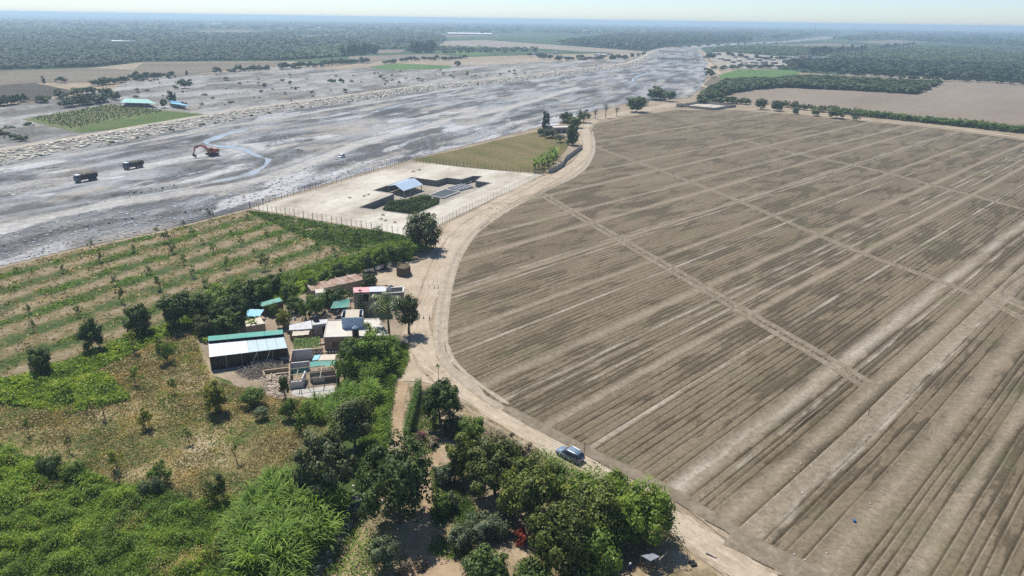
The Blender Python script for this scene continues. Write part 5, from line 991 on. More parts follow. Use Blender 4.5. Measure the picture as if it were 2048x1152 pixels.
# two storey house
th_, tc = house('two_storey_house', 'two storey grey brown brick house with pink and lilac roof sheets', [(708, 586), (770, 583), (769, 573.5), (706, 576)], 5.7, M['brickg'], M['lilac'], over=.0)
for p_ in list(th_.children):
    if p_.name.startswith('roof'): bpy.data.objects.remove(p_)
for f0, f1, m_ in ((0, .28, 'pink'), (.285, .5, 'pink'), (.505, .75, 'lilac'), (.755, 1.02, 'lilac')):
    L = lambda p, q, f: p + (q - p) * f
    zz = np.array([0, 0, rnd.uniform(0, .12)]); mb = MB(); mb.slab([L(tc[0], tc[1], f0) + zz, L(tc[0], tc[1], f1) + zz * .5, L(tc[3], tc[2], f1) + zz * 1.5, L(tc[3], tc[2], f0) + zz], .08); rel(th_, mb.build('roof_sheet', M[m_]))
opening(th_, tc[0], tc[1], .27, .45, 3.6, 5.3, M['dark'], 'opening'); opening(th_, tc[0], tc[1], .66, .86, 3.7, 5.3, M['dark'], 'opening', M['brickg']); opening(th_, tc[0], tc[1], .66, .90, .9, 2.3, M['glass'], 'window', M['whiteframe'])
ax, axc = house('lean_to', 'roofless white rimmed lean-to right of the two storey house', [(770, 588), (806, 585), (807, 575), (772, 577)], 3.6, M['brickg'], M['dark'])  # no real roof here: the dark slab stands in for the shaded inside
for i in range(4): mb = MB(); mb.wall(axc[i], axc[(i + 1) % 4], 3.602, 3.8, .3); rel(ax, mb.build('white_rim', M['whitewall']))
wp = empty('white_bag', (*P(779, 581, 5.8)[:2], 5.75), 0, 'white bundle standing on the two storey house roof', 'bundle'); MB().lathe((0, 0, 0), [(.35, 0), (.45, .3), (.3, .8), (.38, 1.1), (.12, 1.5)], 10).build('bundle', M['whitesheet'], wp, True)
# rusty long roof, small white hut
house('rusty_shed', 'long low shed with rusty corrugated roof sheets', [(624, 580.5), (735, 556), (711, 548.5), (613, 570)], 2.4, M['adobe'], M['rust'], 'shed', sheets=9, roofz=(-.25, -.25, .15, .15), over=.01)
hw_, hc = house('white_hut', 'small white hut half hidden by yard trees', [(633, 586), (652, 584), (648, 577), (630, 579)], 2.4, M['whitewall'], M['cream'], 'hut', sheets=2); opening(hw_, hc[0], hc[1], .3, .7, 1.0, 1.8, M['dark'], 'window', M['whiteframe'])
def cloth(name, label, px, zs, mat, poles=True, sag=.35, cat='shade cloth', n=8):
    c = [P(x, y, z) for (x, y), z in zip(px, zs)]; V = []; Q = []
    for i in range(n + 1):
        for j in range(n + 1):
            u, v = i / n, j / n; p = bilin(c, u, v); s = sag * (16 * u * (1 - u) * v * (1 - v)) ** .6; V.append((p[0], p[1], p[2] - s + .05 * math.sin(i * 2.1 + j * 1.3)))
    for i in range(n):
        for j in range(n): b = i * (n + 1) + j; Q.append((b, b + n + 1, b + n + 2, b + 1))
    m_ = np.mean(c, 0); o = empty(name, (m_[0], m_[1], 0), 0, label, cat); rel(o, obj('cloth', npmesh('cloth', V, Q, mat, smooth_=True)))
    if poles:
        for p in c: mb = MB(); mb.tube([(p[0], p[1], 0), (p[0], p[1], p[2])], .05, 5); rel(o, mb.build('pole', M['pole']))
    return o
cloth('shade_cloth', 'teal shade cloth stretched on poles in the middle of the yard', [(661, 617), (697, 614), (700, 597), (667, 603)], (2.4, 2.3, 3.4, 3.0), M['teal'])
house('green_shed', 'small shed with green sheet roof in the upper yard', [(525, 612.5), (565, 601.5), (558, 594.5), (517, 606.5)], 2.4, M['wood'], M['greenroof'], 'shed', sheets=3, over=.02)
cloth('patched_tarpaulin', 'crumpled teal tarpaulin roof beside the green shed', [(489, 634), (520, 632), (528, 619), (497, 618)], (1.6, 1.7, 2.0, 1.9), M['cyan'], True, .1, 'tarpaulin')
house('cream_hut', 'small brown hut with bleached cream roof behind the long shed', [(493, 652.5), (529.5, 646.5), (520, 634), (491, 642)], 2.3, M['adobe'], M['cream'], 'hut', sheets=3, over=.03)
house('sheet_shed', 'low shed with pale grey corrugated roof left of the white roof', [(579, 660), (624, 657), (622, 641), (579, 650)], 2.4, M['adobe'], M['greymetal'], 'shed', sheets=4, over=.02)
cloth('cream_awning', 'cream cloth awning in front of the corrugated shed', [(584, 672), (617, 669), (620, 658), (586, 661)], (1.9, 1.9, 2.2, 2.2), M['cream'], True, .1, 'awning')
bb, bc = house('wash_house', 'narrow grey wash house carrying a black water tank', [(626, 650), (653, 646.5), (655, 638), (624, 641)], 2.7, M['conc'], M['greymetal'], 'wash house'); opening(bb, bc[0], bc[1], .28, .52, .1, 2.0, M['adobe'], 'door'); opening(bb, bc[0], bc[1], .66, .95, .1, 2.1, M['dark'], 'doorway')
tank(P(632, 641, 2.75), 2.75, .65, 1.2, 'squat black water tank on the wash house roof', M['black'], M['black'])
# long shed with black plastic side
ls = empty('long_shed', (*P(495, 735, 0)[:2], 0), 0, 'long shed with green ridge, white plastic roof and black sheet side', 'shed')
LF = corners([(419, 714), (575, 695.5)], 2.9); LB = corners([(417, 687), (568, 673)], 3.35); GF = corners([(416, 682), (566.5, 668)], 3.9); GB = corners([(416, 672.5), (566, 659)], 3.6)
L = lambda p, q, f: p + (q - p) * f
for k in range(8):
    f0, f1 = k / 8, (k + 1) / 8 - .003; m_ = M['whitesheet'] if k < 4 else M['greysheet']; mb = MB(); mb.slab([L(LF[0], LF[1], f0), L(LF[0], LF[1], f1), L(LB[0], LB[1], f1), L(LB[0], LB[1], f0)], .05); rel(ls, mb.build('plastic_sheet', m_))
for k in range(4):
    f0, f1 = k / 4, (k + 1) / 4 - .003; mb = MB(); mb.slab([L(GF[0], GF[1], f0), L(GF[0], GF[1], f1), L(GB[0], GB[1], f1), L(GB[0], GB[1], f0)], .06); rel(ls, mb.build('roof_sheet', M['greenroof']))
def drape(a, b, z0, z1, mat, name, n=24, amp=.14, lowf=None):
    a = np.array(a[:2]); b = np.array(b[:2]); d = b - a; nn = np.array([d[1], -d[0]]); nn /= np.linalg.norm(nn); V = []; Q = []; m_ = 6
    for i in range(n + 1):
        for j in range(m_ + 1):
            q = a + d * i / n; s = amp * (vnoise(np.array(i * .8), np.array(j * .6)) - .3) * 2 * (j / m_); z = z1 + ((z0 if lowf is None else lowf(i / n)) - z1) * j / m_; q = q + nn * s; V.append((q[0], q[1], z))
    for i in range(n):
        for j in range(m_): k = i * (m_ + 1) + j; Q.append((k, k + 1, k + m_ + 2, k + m_ + 1))
    return obj(name, npmesh(name, V, Q, mat, smooth_=True))
lfi = [L(LF[0], LB[0], .06), L(LF[1], LB[1], .06)]
rel(ls, drape(lfi[0], lfi[1], .05, 2.85, M['black'], 'black_side_sheet')); rel(ls, drape(L(lfi[0], lfi[1], .5) - np.array([0, .06, 0]), lfi[1] - np.array([0, .06, 0]), .05, .85, plain('grey_lower_sheet', (.34, .36, .39), .6, .2, 1), 'grey_lower_sheet', 14, .2))
for a, b in ((lfi[0], GB[0]), (lfi[1], GB[1]), (GB[0], GB[1])): mb = MB(); mb.wall(a, b, 0, 2.8, .06); rel(ls, mb.build('side_sheet', M['black']))
for f in (0, .2, .4, .6, .8, 1): q = L(LF[0], LF[1], f); mb = MB(); mb.tube([(q[0], q[1], 0), (q[0], q[1], 2.84)], .06, 5); rel(ls, mb.build('post', M['pole']))
for f in (.55, .72):
    q = L(LF[0], LF[1], f + .06); q2 = L(LF[0], LF[1], f); mb = MB(); mb.tube([(q2[0] - .3, q2[1] - 1.5, 0), (q[0], q[1] - .15, 2.9)], .05, 5); rel(ls, mb.build('prop_pole', M['pole']))
# arbor
ar = empty('grape_arbor', (*P(612, 700)[:2], 0), 0, 'leafy grape arbor on poles between shed and brick house', 'arbor')
AC = corners([(587, 697), (638, 695), (640, 674), (588, 677)], 2.2)
for c in AC: mb = MB(); mb.tube([(c[0], c[1], 0), (c[0], c[1], 2.2)], .06, 5); rel(ar, mb.build('pole', M['pole']))
_r = np.random.default_rng(71); q = np.array([bilin(AC, *_r.random(2)) for _ in range(1500)]); q[:, 2] = 2.1 + .25 * _r.random(1500); V = leafquads(q, np.tile([0, 0, 1.0], (1500, 1)), .33, _r, .7); rel(ar, obj('vine_leaves', npmesh('vine_leaves', V, np.arange(len(V)).reshape(-1, 4), LM['mid'], np.repeat(np.clip(.2 + .6 * _r.random(1500), 0, 1), 4))))
# ruined house with bare beams
ru = empty('ruined_house', (*P(628, 775)[:2], 0), 0, 'roofless ruin with white walls, bare pole beams and teal cloth', 'ruin')
def rwall(a, b, z1, mat, name='wall', th=.22, z0=0.0, za=None):
    pa = P(*a) ; pb = P(*b); mb = MB(); mb.wall(pa, pb, z0, z1, th); return rel(ru, mb.build(name, mat)), pa, pb
rwall((585, 722), (626, 718), 2.3, M['whitewall']); rwall((581, 744), (620, 740), 1.9, M['whitewall']); rwall((582, 744), (586, 722), 2.3, M['adobe'])
_, da, db = rwall((583, 790), (607, 787), .0001, M['whitewall'], 'sill')
for (a, b, z1, m_) in (((621, 766), (674, 760), 2.4, 'brickg'), ((581, 778), (606, 775), 1.4, 'whitewall'), ((606, 775), (612, 760), 1.9, 'whitewall'), ((674, 772), (672, 735), 2.3, 'adobe'), ((581, 778), (581, 745), 2.0, 'adobe'), ((626, 766), (650, 763.5), 1.5, 'cream')):
    rwall(a, b, z1, M[m_], 'wall', .22 if m_ != 'cream' else .5)
fl = corners([(583, 790), (640, 799), (670, 783), (668, 770), (610, 778), (585, 780)], .10); mb = MB(); mb.slab(fl, .08); rel(ru, mb.build('floor_slab', M['conc']))
mb = MB(); mb.slab(corners([(627, 721), (676, 719), (676, 708), (640, 710), (628, 711)], 2.5), .1); rel(ru, mb.build('roof_slab', M['cream']))
tp = cloth('teal_cloth_roof', 'teal cloth stretched over the ruin beams', [(619, 735), (671, 731), (670, 721), (621, 723)], (2.3, 2.35, 2.5, 2.5), M['teal'], False, .08, 'shade cloth')
cloth('cyan_tarpaulin', 'crumpled cyan tarpaulin at the corner of the ruin roof', [(624, 721), (637, 719), (641, 709), (629, 711)], (2.62, 2.6, 2.66, 2.62), M['cyan'], False, -.05, 'tarpaulin')
cloth('hanging_teal_net', 'teal net hanging into the left room of the ruin', [(583, 748), (614, 744), (619, 735), (586, 739)], (1.2, 1.6, 2.3, 2.1), M['teal'], False, .2, 'shade cloth')
def rpole(a, za, b, zb, name='beam', r=.075): mb = MB(); mb.tube([P(a[0], a[1], za), P(b[0], b[1], zb)], r, 6); rel(ru, mb.build(name, M['pole']))
rpole((576, 739), 2.3, (650, 731), 2.4); rpole((566, 752), 2.3, (676, 740), 2.3); rpole((570, 763), 2.25, (677, 751), 2.25); rpole((644, 733), 2.4, (640, 756), 2.25); rpole((596, 739), 2.3, (591, 763), 2.25)
for x, y, z in ((569, 772, 2.3), (617, 778, 2.3), (674, 773, 2.3), (576, 757, 2.3), (628, 786, 1.6), (604, 792, 1.2)):
    g = P(x, y); mb = MB(); mb.tube([(g[0], g[1], 0), (g[0], g[1], z)], .07, 5); rel(ru, mb.build('post', M['pole']))
for i in range(8):
    c = P(630 + i * 6, 708.5 - i * .2, 2.5); mb = MB(); mb.box((c[0], c[1], 2.7), (.14, .14, .5)); rel(ru, mb.build('rafter_stub', M['pole']))
# low brick walls and rubble, woodpile
lw = empty('low_wall', (*P(552, 745)[:2], 0), 0, 'low broken brick wall between woodpile and ruin', 'wall')
for a, b, z1 in (((526, 748), (580, 741), .75), ((552, 752), (582, 749), .5), ((527, 748), (530, 757), .7), ((541, 765), (543, 752), .6)): mb = MB(); mb.wall(P(*a), P(*b), 0, z1, .25); rel(lw, mb.build('wall_stretch', M['adobe']))
def sticks(poly, n, label, seed, hmax=1.3):
    r = np.random.default_rng(seed); pl = [p[:2] for p in PL(poly)]; a = np.array(pl); mid = a.mean(0); mb = MB(); k = 0; R_ = max(np.ptp(a[:, 0]), np.ptp(a[:, 1])) / 2
    while k < n:
        x = a[:, 0].min() + np.ptp(a[:, 0]) * r.random(); y = a[:, 1].min() + np.ptp(a[:, 1]) * r.random()
        if not inpoly(pl, np.array([x]), np.array([y]))[0]: continue
        z = .06 + hmax * max(0, 1 - math.hypot(x - mid[0], y - mid[1]) / R_) * r.random(); an = r.random() * 6.28; l = .7 + 1.4 * r.random(); dz = r.normal(0, .25); mb.tube([(x - math.cos(an) * l / 2, y - math.sin(an) * l / 2, max(.04, z - dz)), (x + math.cos(an) * l / 2, y + math.sin(an) * l / 2, max(.04, z + dz))], .045, 4, False); k += 1
    o = mb.build('woodpile', plain('grey_dead_branches', (.27, .24, .20), .9, .3, 3)); tag(o, label=label, kind='stuff'); return o
sticks([(470, 735), (500, 722), (545, 716), (580, 718), (575, 735), (530, 748), (520, 760), (480, 756)], 620, 'heap of grey dead branches in front of the black shed side', 81)
_r = np.random.default_rng(82); _pp = [p[:2] for p in PL([(520, 752), (575, 748), (570, 790), (548, 800), (530, 780)])]; _q = []
while len(_q) < 420:
    a = np.array(_pp); x = a[:, 0].min() + np.ptp(a[:, 0]) * _r.random(); y = a[:, 1].min() + np.ptp(a[:, 1]) * _r.random()
    if inpoly(_pp, np.array([x]), np.array([y]))[0]: _q.append((x, y, .1))
rocks('rubble', _q, .15 + .35 * _r.random(420), M['rock'], None, .6, 83, (.36, .30, .24))['label'] = 'scattered rubble left of the ruin'
# cane hut by the road
chh = empty('cane_hut', (*P(807, 548)[:2], 0), 0, 'open topped hut of woven cane beside the road', 'hut'); M['canewall'] = field_mat('woven_cane', (.11, .085, .055), (.15, .12, .08), (.19, .15, .10), 0.7, .4, .4, .5)
cp = [P(794, 552), P(811, 555), P(821, 550), P(818, 543), P(800, 541)]
for i in range(5): mb = MB(); mb.wall(cp[i], cp[(i + 1) % 5], 0, 2.3 + .15 * math.sin(i * 2), .14); rel(chh, mb.build('cane_wall', M['canewall']))
for i in range(5): mb = MB(); mb.tube([cp[i], cp[i] + np.array([0, 0, 2.6])], .06, 5); rel(chh, mb.build('corner_pole', M['wood']))
mb = MB(); mb.slab([c + np.array([0, 0, 2.1]) for c in cp], .08); rel(chh, mb.build('cane_roof', M['canewall']))
# laundry
la = empty('clothes_line', (*P(757, 545)[:2], 0), 0, 'clothes line hung with pale washing behind the cane hut', 'clothes line'); a = P(731, 553); b = P(783, 537)
for p in (a, b, (a + b) / 2): mb = MB(); mb.tube([p, p + np.array([0, 0, 1.9])], .05, 5); rel(la, mb.build('pole', M['pole']))
mb = MB(); mb.tube([a + np.array([0, 0, 1.85]), b + np.array([0, 0, 1.85])], .02, 4); rel(la, mb.build('line', M['wire']))
d = (b - a); _cm = [M['whitesheet'], M['whitesheet'], M['lilac'], M['pink'], M['dark'], M['cyan']]
for i in range(14):
    f = .04 + i * .068; h_ = rnd.uniform(.5, 1.1); mb = MB(); mb.wall(a + d * f, a + d * (f + .045), 1.82 - h_, 1.82, .04); rel(la, mb.build('washing', _cm[i % 6]))
# boundary wall beside the curved road, small flat roofed house
M['bwall'] = plain('plastered_boundary_wall', (.36, .32, .26), .9, .2, .8)
bw = empty('boundary_wall', (*P(1130, 320)[:2], 0), 0, 'curved plastered wall between banana patch and road bend', 'wall'); _l = PL([(1097, 347), (1110, 343), (1125, 333), (1131, 322), (1150, 308), (1164, 297)])
for i in range(len(_l) - 1): mb = MB(); mb.wall(_l[i], _l[i + 1], 0, 2.3, .2); rel(bw, mb.build('wall_stretch', M['bwall']))
fh, fc = house('flat_roofed_house', 'grey flat roofed house among trees at the road bend', [(1108, 256), (1139, 255), (1133, 251), (1102, 252)], 3.2, M['brickg'], M['whiteroof'], parapet=.3); opening(fh, fc[0], fc[1], .2, .4, .8, 2.2, M['dark'], 'window', M['whiteframe']); opening(fh, fc[0], fc[1], .6, .72, .1, 2.2, M['dark'], 'door')
house('back_wing', 'low grey wing behind the flat roofed house', [(1086, 252), (1118, 250), (1116, 247), (1086, 248.5)], 3.0, M['brickg'], M['greymetal'], 'house'); tank(P(1098, 249, 3.1), 3.1, .7, 1.5, 'black tank with white lid on the wing by the road bend', M['whitesheet'], M['black'])
# walled enclosure at the far end of the field
en = empty('walled_enclosure', (*P(1415, 214)[:2], 0), 0, 'low adobe walled enclosure at the far field corner', 'enclosure'); ec = PL([(1356, 214), (1428, 221), (1472, 214), (1400, 207)])
for i in range(4): mb = MB(); mb.wall(ec[i], ec[(i + 1) % 4], 0, 2.0, .35); rel(en, mb.build('wall', M['bwall']))
mb = MB(); mb.slab([c + np.array([0, 0, .2]) for c in ec], .05); rel(en, mb.build('yard_floor', M['pad']))
house('gate_hut', 'tiny hut at the left end of the walled enclosure', [(1353, 208), (1362, 208.6), (1364, 205.6), (1356, 205)], 2.6, M['bwall'], M['wood'], 'hut')
# wooden shelter at the bottom edge
sh = empty('field_shelter', (*P(1302, 1135)[:2], 0), 0, 'wooden pole shelter with grey sheet at the bottom right of the grove', 'shelter'); sc_ = corners([(1301, 1122), (1320, 1113), (1305, 1106), (1282, 1111)], 2.0)
for c in sc_: mb = MB(); mb.tube([(c[0], c[1], 0), (c[0], c[1], c[2])], .06, 5); rel(sh, mb.build('post', M['wood']))
mb = MB(); mb.slab(sc_, .05); rel(sh, mb.build('roof_sheet', plain('grey_sheet', (.22, .24, .27), .6, .25, 2)))
for z in (.5, 1.0): mb = MB(); mb.tube([(sc_[0][0], sc_[0][1], z), (sc_[3][0], sc_[3][1], z)], .05, 5); mb2 = mb; rel(sh, mb.build('rail', M['wood']))
a = P(1318, 1120, 2.0); b = P(1334, 1105, 2.1); mb = MB(); mb.tube([a, b], .06, 5); rel(sh, mb.build('roof_pole', M['pole'])); mb = MB(); g = P(1333, 1131); mb.tube([(b[0], b[1], 0), b], .06, 5); rel(sh, mb.build('post', M['wood']))
mb = MB(); a = P(1303, 1138, .45); b = P(1316, 1132, .45); mb.slab([a, b, b + np.array([.2, .4, 0]), a + np.array([.2, .4, 0])], .06); rel(sh, mb.build('bench', M['wood']))
for x, y, m_, l in ((1387, 1132, 'black', 'small black crate on the pale ground below the shelter'),): g = P(x, y); o = empty('crate', (g[0], g[1], 0), .3, l, 'crate'); MB().box((0, 0, .2), (.8, .3, .3)).build('box', M[m_], o); MB().box((0, .5, .2), (.8, .3, .3)).build('box', M[m_], o)
g = P(1230, 1150); o = empty('barrel', (g[0], g[1], 0), 0, 'dark blue plastic barrel under the trees by the shelter', 'barrel'); MB().lathe((0, 0, 0), [(.28, 0), (.32, .2), (.32, .7), (.28, .9)], 12).build('body', plain('blue_plastic', (.02, .05, .18), .4), o, True); MB().lathe((0, 0, .9), [(.24, 0), (.22, .05)], 12).build('lid', M['black'], o)
# planks, poles
def pole_thing(x, yb, yt, label, r=.06, mat='wood', cap=True):
    g = P(x, yb); h = hgt(x, yb, yt); o = empty('wooden_pole', (g[0], g[1], 0), 0, label, 'pole'); MB().tube([(0, 0, 0), (.03, 0, h)], [r, r * .8], 6).build('pole', M[mat], o)
    if cap: MB().tube([(-.25, 0, h * .93), (.25, .02, h * .95)], .04, 5).build('crossbar', M[mat], o)
    return o
pole_thing(1167, 925, 885, 'thin wooden pole standing at the rear of the parked car'); pole_thing(1736, 833, 818, 'short dark post standing in the ploughed field near the pale strip')
g = P(877, 765); o = empty('staked_sapling', (g[0], g[1], 0), 0, 'staked sapling on the dirt where the road bends', 'sapling'); MB().tube([(0, 0, 0), (.05, 0, 3.4)], [.06, .04], 6).build('stake', M['wood'], o); c = obj('crown', CR['sparse'][0], o, (0, 0, 3.4)); c.scale = (.5, .5, .7); objmat(c, LM['mid'])
g = P(1421, 1112); o = empty('plank', (g[0], g[1], 0), -.6, 'short plank propped across the roadside ditch', 'plank'); MB().box((0, 0, .3), (1.5, .3, .07), 0, 0, .15).build('board', M['pole'], o)

# yard clutter
_cl = random.Random(12); bl = plain('faded_blue_plastic', (.05, .13, .32), .5); rd = plain('faded_red_plastic', (.35, .06, .05), .5)
for i, (x, y) in enumerate([(600, 630), (650, 628), (690, 628), (655, 632), (700, 634), (577, 668), (643, 690), (590, 640), (560, 640), (660, 706), (520, 668), (675, 626)]):
    g = P(x, y); m_ = (bl, M['black'], rd, M['whitesheet'])[i % 4]; nm = ('faded blue', 'black', 'faded red', 'white')[i % 4]
    if i % 3: o = empty('bucket', (g[0], g[1], .075), _cl.uniform(0, 3), '%s plastic drum standing in the farm yard' % nm, 'drum', 'plastic drums in the farm yard'); MB().lathe((0, 0, 0), [(.24, 0), (.3, .3), (.29, .6), (.25, .68)], 10).build('body', m_, o, True); MB().lathe((0, 0, .681), [(.2, 0), (.18, .03)], 10).build('lid', M['black'], o)
    else:
        o = empty('board_stack', (g[0], g[1], .075), _cl.uniform(0, 3), 'stack of weathered boards lying in the farm yard', 'boards', 'board stacks in the farm yard')
        for k in range(4): MB().box((_cl.uniform(-.1, .1), _cl.uniform(-.1, .1), .06 + k * .09), (1.8, .5, .07), _cl.uniform(-.1, .1)).build('board', M['pole'], o)
_q = []
_pp = [p[:2] for p in PL([(560, 650), (610, 600), (700, 615), (700, 640), (640, 640), (580, 680)])]; a = np.array(_pp)
while len(_q) < 260:
    x = a[:, 0].min() + np.ptp(a[:, 0]) * _r.random(); y = a[:, 1].min() + np.ptp(a[:, 1]) * _r.random()
    if inpoly(_pp, np.array([x]), np.array([y]))[0]: _q.append((x, y, .1))
rocks('litter', _q, .1 + .22 * _r.random(260), M['rock'], None, .5, 84, (.36, .31, .25))['label'] = 'small stones and litter on the farm yard floor'
# ------------------------------------------------------------------ vehicles
def paint(name, col, rough=.3): return plain(name, col, rough, .05, .8, spec=.6)
M['tyre'] = plain('tyre_rubber', (.02, .02, .02), .9); M['rim'] = plain('grey_rim', (.35, .35, .36), .4, metal=.6)
def loft(mb, secs):
    "closed loft through x-sections: (x, half width bottom, half width top, z0, z1)"
    V = []
    for x, wb, wt, z0, z1 in secs: V += [(x, -wb, z0), (x, wb, z0), (x, wb, z0 + (z1 - z0) * .6), (x, wt, z1), (x, -wt, z1), (x, -wb, z0 + (z1 - z0) * .6)]
    n = 6; f = [(i * n + k, i * n + (k + 1) % n, (i + 1) * n + (k + 1) % n, (i + 1) * n + k) for i in range(len(secs) - 1) for k in range(n)]
    f += [tuple(range(n - 1, -1, -1)), tuple(range((len(secs) - 1) * n, len(secs) * n))]; return mb.add(V, [q[::-1] for q in f])
def wheel(o, x, y, r, w_=.24):
    mb = MB(); mb.tube([(x, y - w_ / 2, r), (x, y + w_ / 2, r)], r, 14); t = mb.build('wheel', M['tyre'], o, False); s = 1 if y > 0 else -1
    mb = MB(); mb.tube([(x, y + s * w_ * .3, r), (x, y + s * (w_ / 2 + .02), r)], r * .6, 12); mb.build('rim', M['rim'], t)
def car(g, z, rz, label, col, L=4.6, W=1.88, H=1.66, suv=True, name='car'):
    o = empty(name, (g[0], g[1], z), rz, label, 'car'); h = L / 2; w_ = W / 2; pm = paint(name + '_paint', col); gl = plain('car_glass', (.015, .018, .02), .08, .05, spec=.8)
    b = loft(MB(), [(-h, w_ * .86, w_ * .8, .42, .86), (-h + .12, w_ * .96, w_ * .9, .3, 1.0), (-h * .45, w_, w_ * .94, .26, 1.02), (h * .38, w_, w_ * .93, .26, 1.02), (h * .72, w_ * .97, w_ * .86, .28, .96), (h - .1, w_ * .9, w_ * .78, .34, .82), (h, w_ * .8, w_ * .7, .42, .7)]); bo = b.build('body', pm, o, True)
    loft(MB(), [(-h + .18, w_ * .9, w_ * .70, 1.0, 1.05), (-h + .5, w_ * .92, w_ * .74, 1.0, H - .1), (-.2, w_ * .93, w_ * .76, 1.01, H - .04), (.35, w_ * .92, w_ * .74, 1.01, H - .1), (h * .50, w_ * .9, w_ * .80, .99, 1.04)]).build('windows', gl, o)
    loft(MB(), [(-h + .42, w_ * .74, w_ * .66, H - .14, H - .04), (-h * .3, w_ * .79, w_ * .70, H - .1, H + .02), (.25, w_ * .77, w_ * .68, H - .12, H - .03), (.42, w_ * .74, w_ * .66, H - .16, H - .1)]).build('roof', pm, o, True)
    for s in (-1, 1):
        MB().tube([(-h * .62, s * w_ * .69, H + .03), (0, s * w_ * .71, H + .07), (.3, s * w_ * .69, H + .0)], .035, 5).build('roof_rail', M['rim'], o)
        for x0, x1, zt in ((-h + .55, -h + .7, H - .15), (-.25, -.13, H - .08)): MB().add([(x0, s * w_ * .955, 1.0), (x1, s * w_ * .955, 1.0), (x1, s * w_ * .79, zt), (x0, s * w_ * .79, zt)], [(0, 1, 2, 3)]).build('pillar', pm, o)
        MB().box((h - .14, s * w_ * .62, .74), (.16, .36, .13)).build('headlight', M['whiteframe'], o); MB().box((-h + .04, s * w_ * .7, .86), (.1, .34, .14)).build('tail_light', plain('red_lamp', (.35, .02, .02), .3), o); MB().box((h * .33, s * (w_ + .1), 1.05), (.14, .2, .14)).build('mirror', pm, o)
        for x in (-h * .6, h * .62): wheel(o, x, s * (w_ - .12), .36)
    MB().box((-h - .0, 0, .62), (.06, .52, .14)).build('number_plate', M['whiteframe'], o); return o
a = P(1163, 921, .8); b = P(1116, 898, .8); d = b - a; c = P(1139.5, 915.5, 0.1)
car(c, .09, math.atan2(d[1], d[0]), 'blue grey car parked on the dirt road beside the grove', (.17, .235, .31), L=4.55)
def rz_riv(x, y): g = P(x, y); g = P(x, y, max(.12, float(riv_h(np.array([g[0]]), np.array([g[1]]))[0]))); return g, max(.12, float(riv_h(np.array([g[0]]), np.array([g[1]]))[0]))
g, z = rz_riv(683, 315); t0 = P(650, 317)[:2]; t1 = P(692, 300)[:2]; car(g, z + .02, math.atan2(*(t0 - t1)[::-1]), 'white pickup like car driving on the river bed track', (.75, .76, .77), 4.6, name='white_car')
def dump_truck(g, z, rz, label, load):
    o = empty('dump_truck', (g[0], g[1], z), rz, label, 'truck'); dk = plain('dark_truck_body', (.035, .037, .042), .5, .2, 1); cabm = paint('truck_cab_paint', (.06, .075, .10)); wt = paint('white_cab_roof', (.75, .75, .75))
    MB().box((0, 0, .95), (8.2, .9, .3)).build('chassis', dk, o)
    cb = loft(MB(), [(2.5, 1.2, 1.15, .7, 2.9), (3.5, 1.22, 1.15, .7, 2.95), (4.15, 1.2, 1.1, .7, 2.1), (4.25, 1.15, 1.1, .75, 1.9)]).build('cab', cabm, o); MB().box((3.2, 0, 3.02), (1.7, 2.35, .2)).build('cab_roof', wt, o)
    MB().add([(4.19, -1.0, 2.02), (4.19, 1.0, 2.02), (3.62, .95, 2.85), (3.62, -.95, 2.85)], [(0, 1, 2, 3)]).build('windscreen', M['glass'], cb)
    for s in (-1, 1): MB().box((3.1, s * 1.21, 2.2), (.8, .06, .7)).build('side_window', M['glass'], cb); MB().box((3.95, s * 1.4, 2.1), (.12, .25, .5)).build('mirror', dk, o); MB().box((4.24, s * .85, 1.15), (.1, .4, .22)).build('headlight', M['whiteframe'], o)
    bed = MB()
    for s in (-1, 1): bed.box((-1.1, s * 1.22, 2.2), (6.2, .1, 1.5))
    bed.box((2.0, 0, 2.3), (.1, 2.45, 1.9)); bed.box((-4.2, 0, 2.2), (.1, 2.45, 1.5)); bed.box((-1.1, 0, 1.4), (6.2, 2.5, .15)); be = bed.build('bed', dk, o)
    for k in range(6):
        for s in (-1, 1): MB().box((-3.6 + k * 1.05, s * 1.3, 2.2), (.12, .1, 1.45)).build('rib', dk, be)
    n = 9; V = []; Q = []
    for i in range(n):
        for j in range(5): x = -4.05 + 5.95 * i / (n - 1); y = -1.15 + 2.3 * j / 4; V.append((x, y, 2.75 + load * (1 - abs(2 * i / (n - 1) - 1) ** 2) * (1 - abs(j / 2 - 1) ** 2) + rnd.uniform(-.06, .06)))
    for i in range(n - 1):
        for j in range(4): b = i * 5 + j; Q.append((b, b + 5, b + 6, b + 1))
    obj('gravel_load', npmesh('gravel_load', V, Q, M['load']), o)
    for x in (3.3, -1.9, -3.2):
        for s in (-1, 1): wheel(o, x, s * 1.0, .52, .42)
    return o
M['load'] = soil('brown_gravel_load', [(.3, (.13, .10, .07)), (.7, (.21, .165, .12))], .8, 2.5, .4)
dv = P(60, 372)[:2] - P(300, 330)[:2]
g, z = rz_riv(173, 362); dump_truck(g, z, math.atan2(dv[1], dv[0]), 'dark dump truck with white cab roof, the nearer of two on the river bed', .7)
g, z = rz_riv(268, 337.5); dump_truck(g, z, math.atan2(dv[1], dv[0]) + .03, 'dark dump truck with white cab roof, the one closer to the excavator', .15)
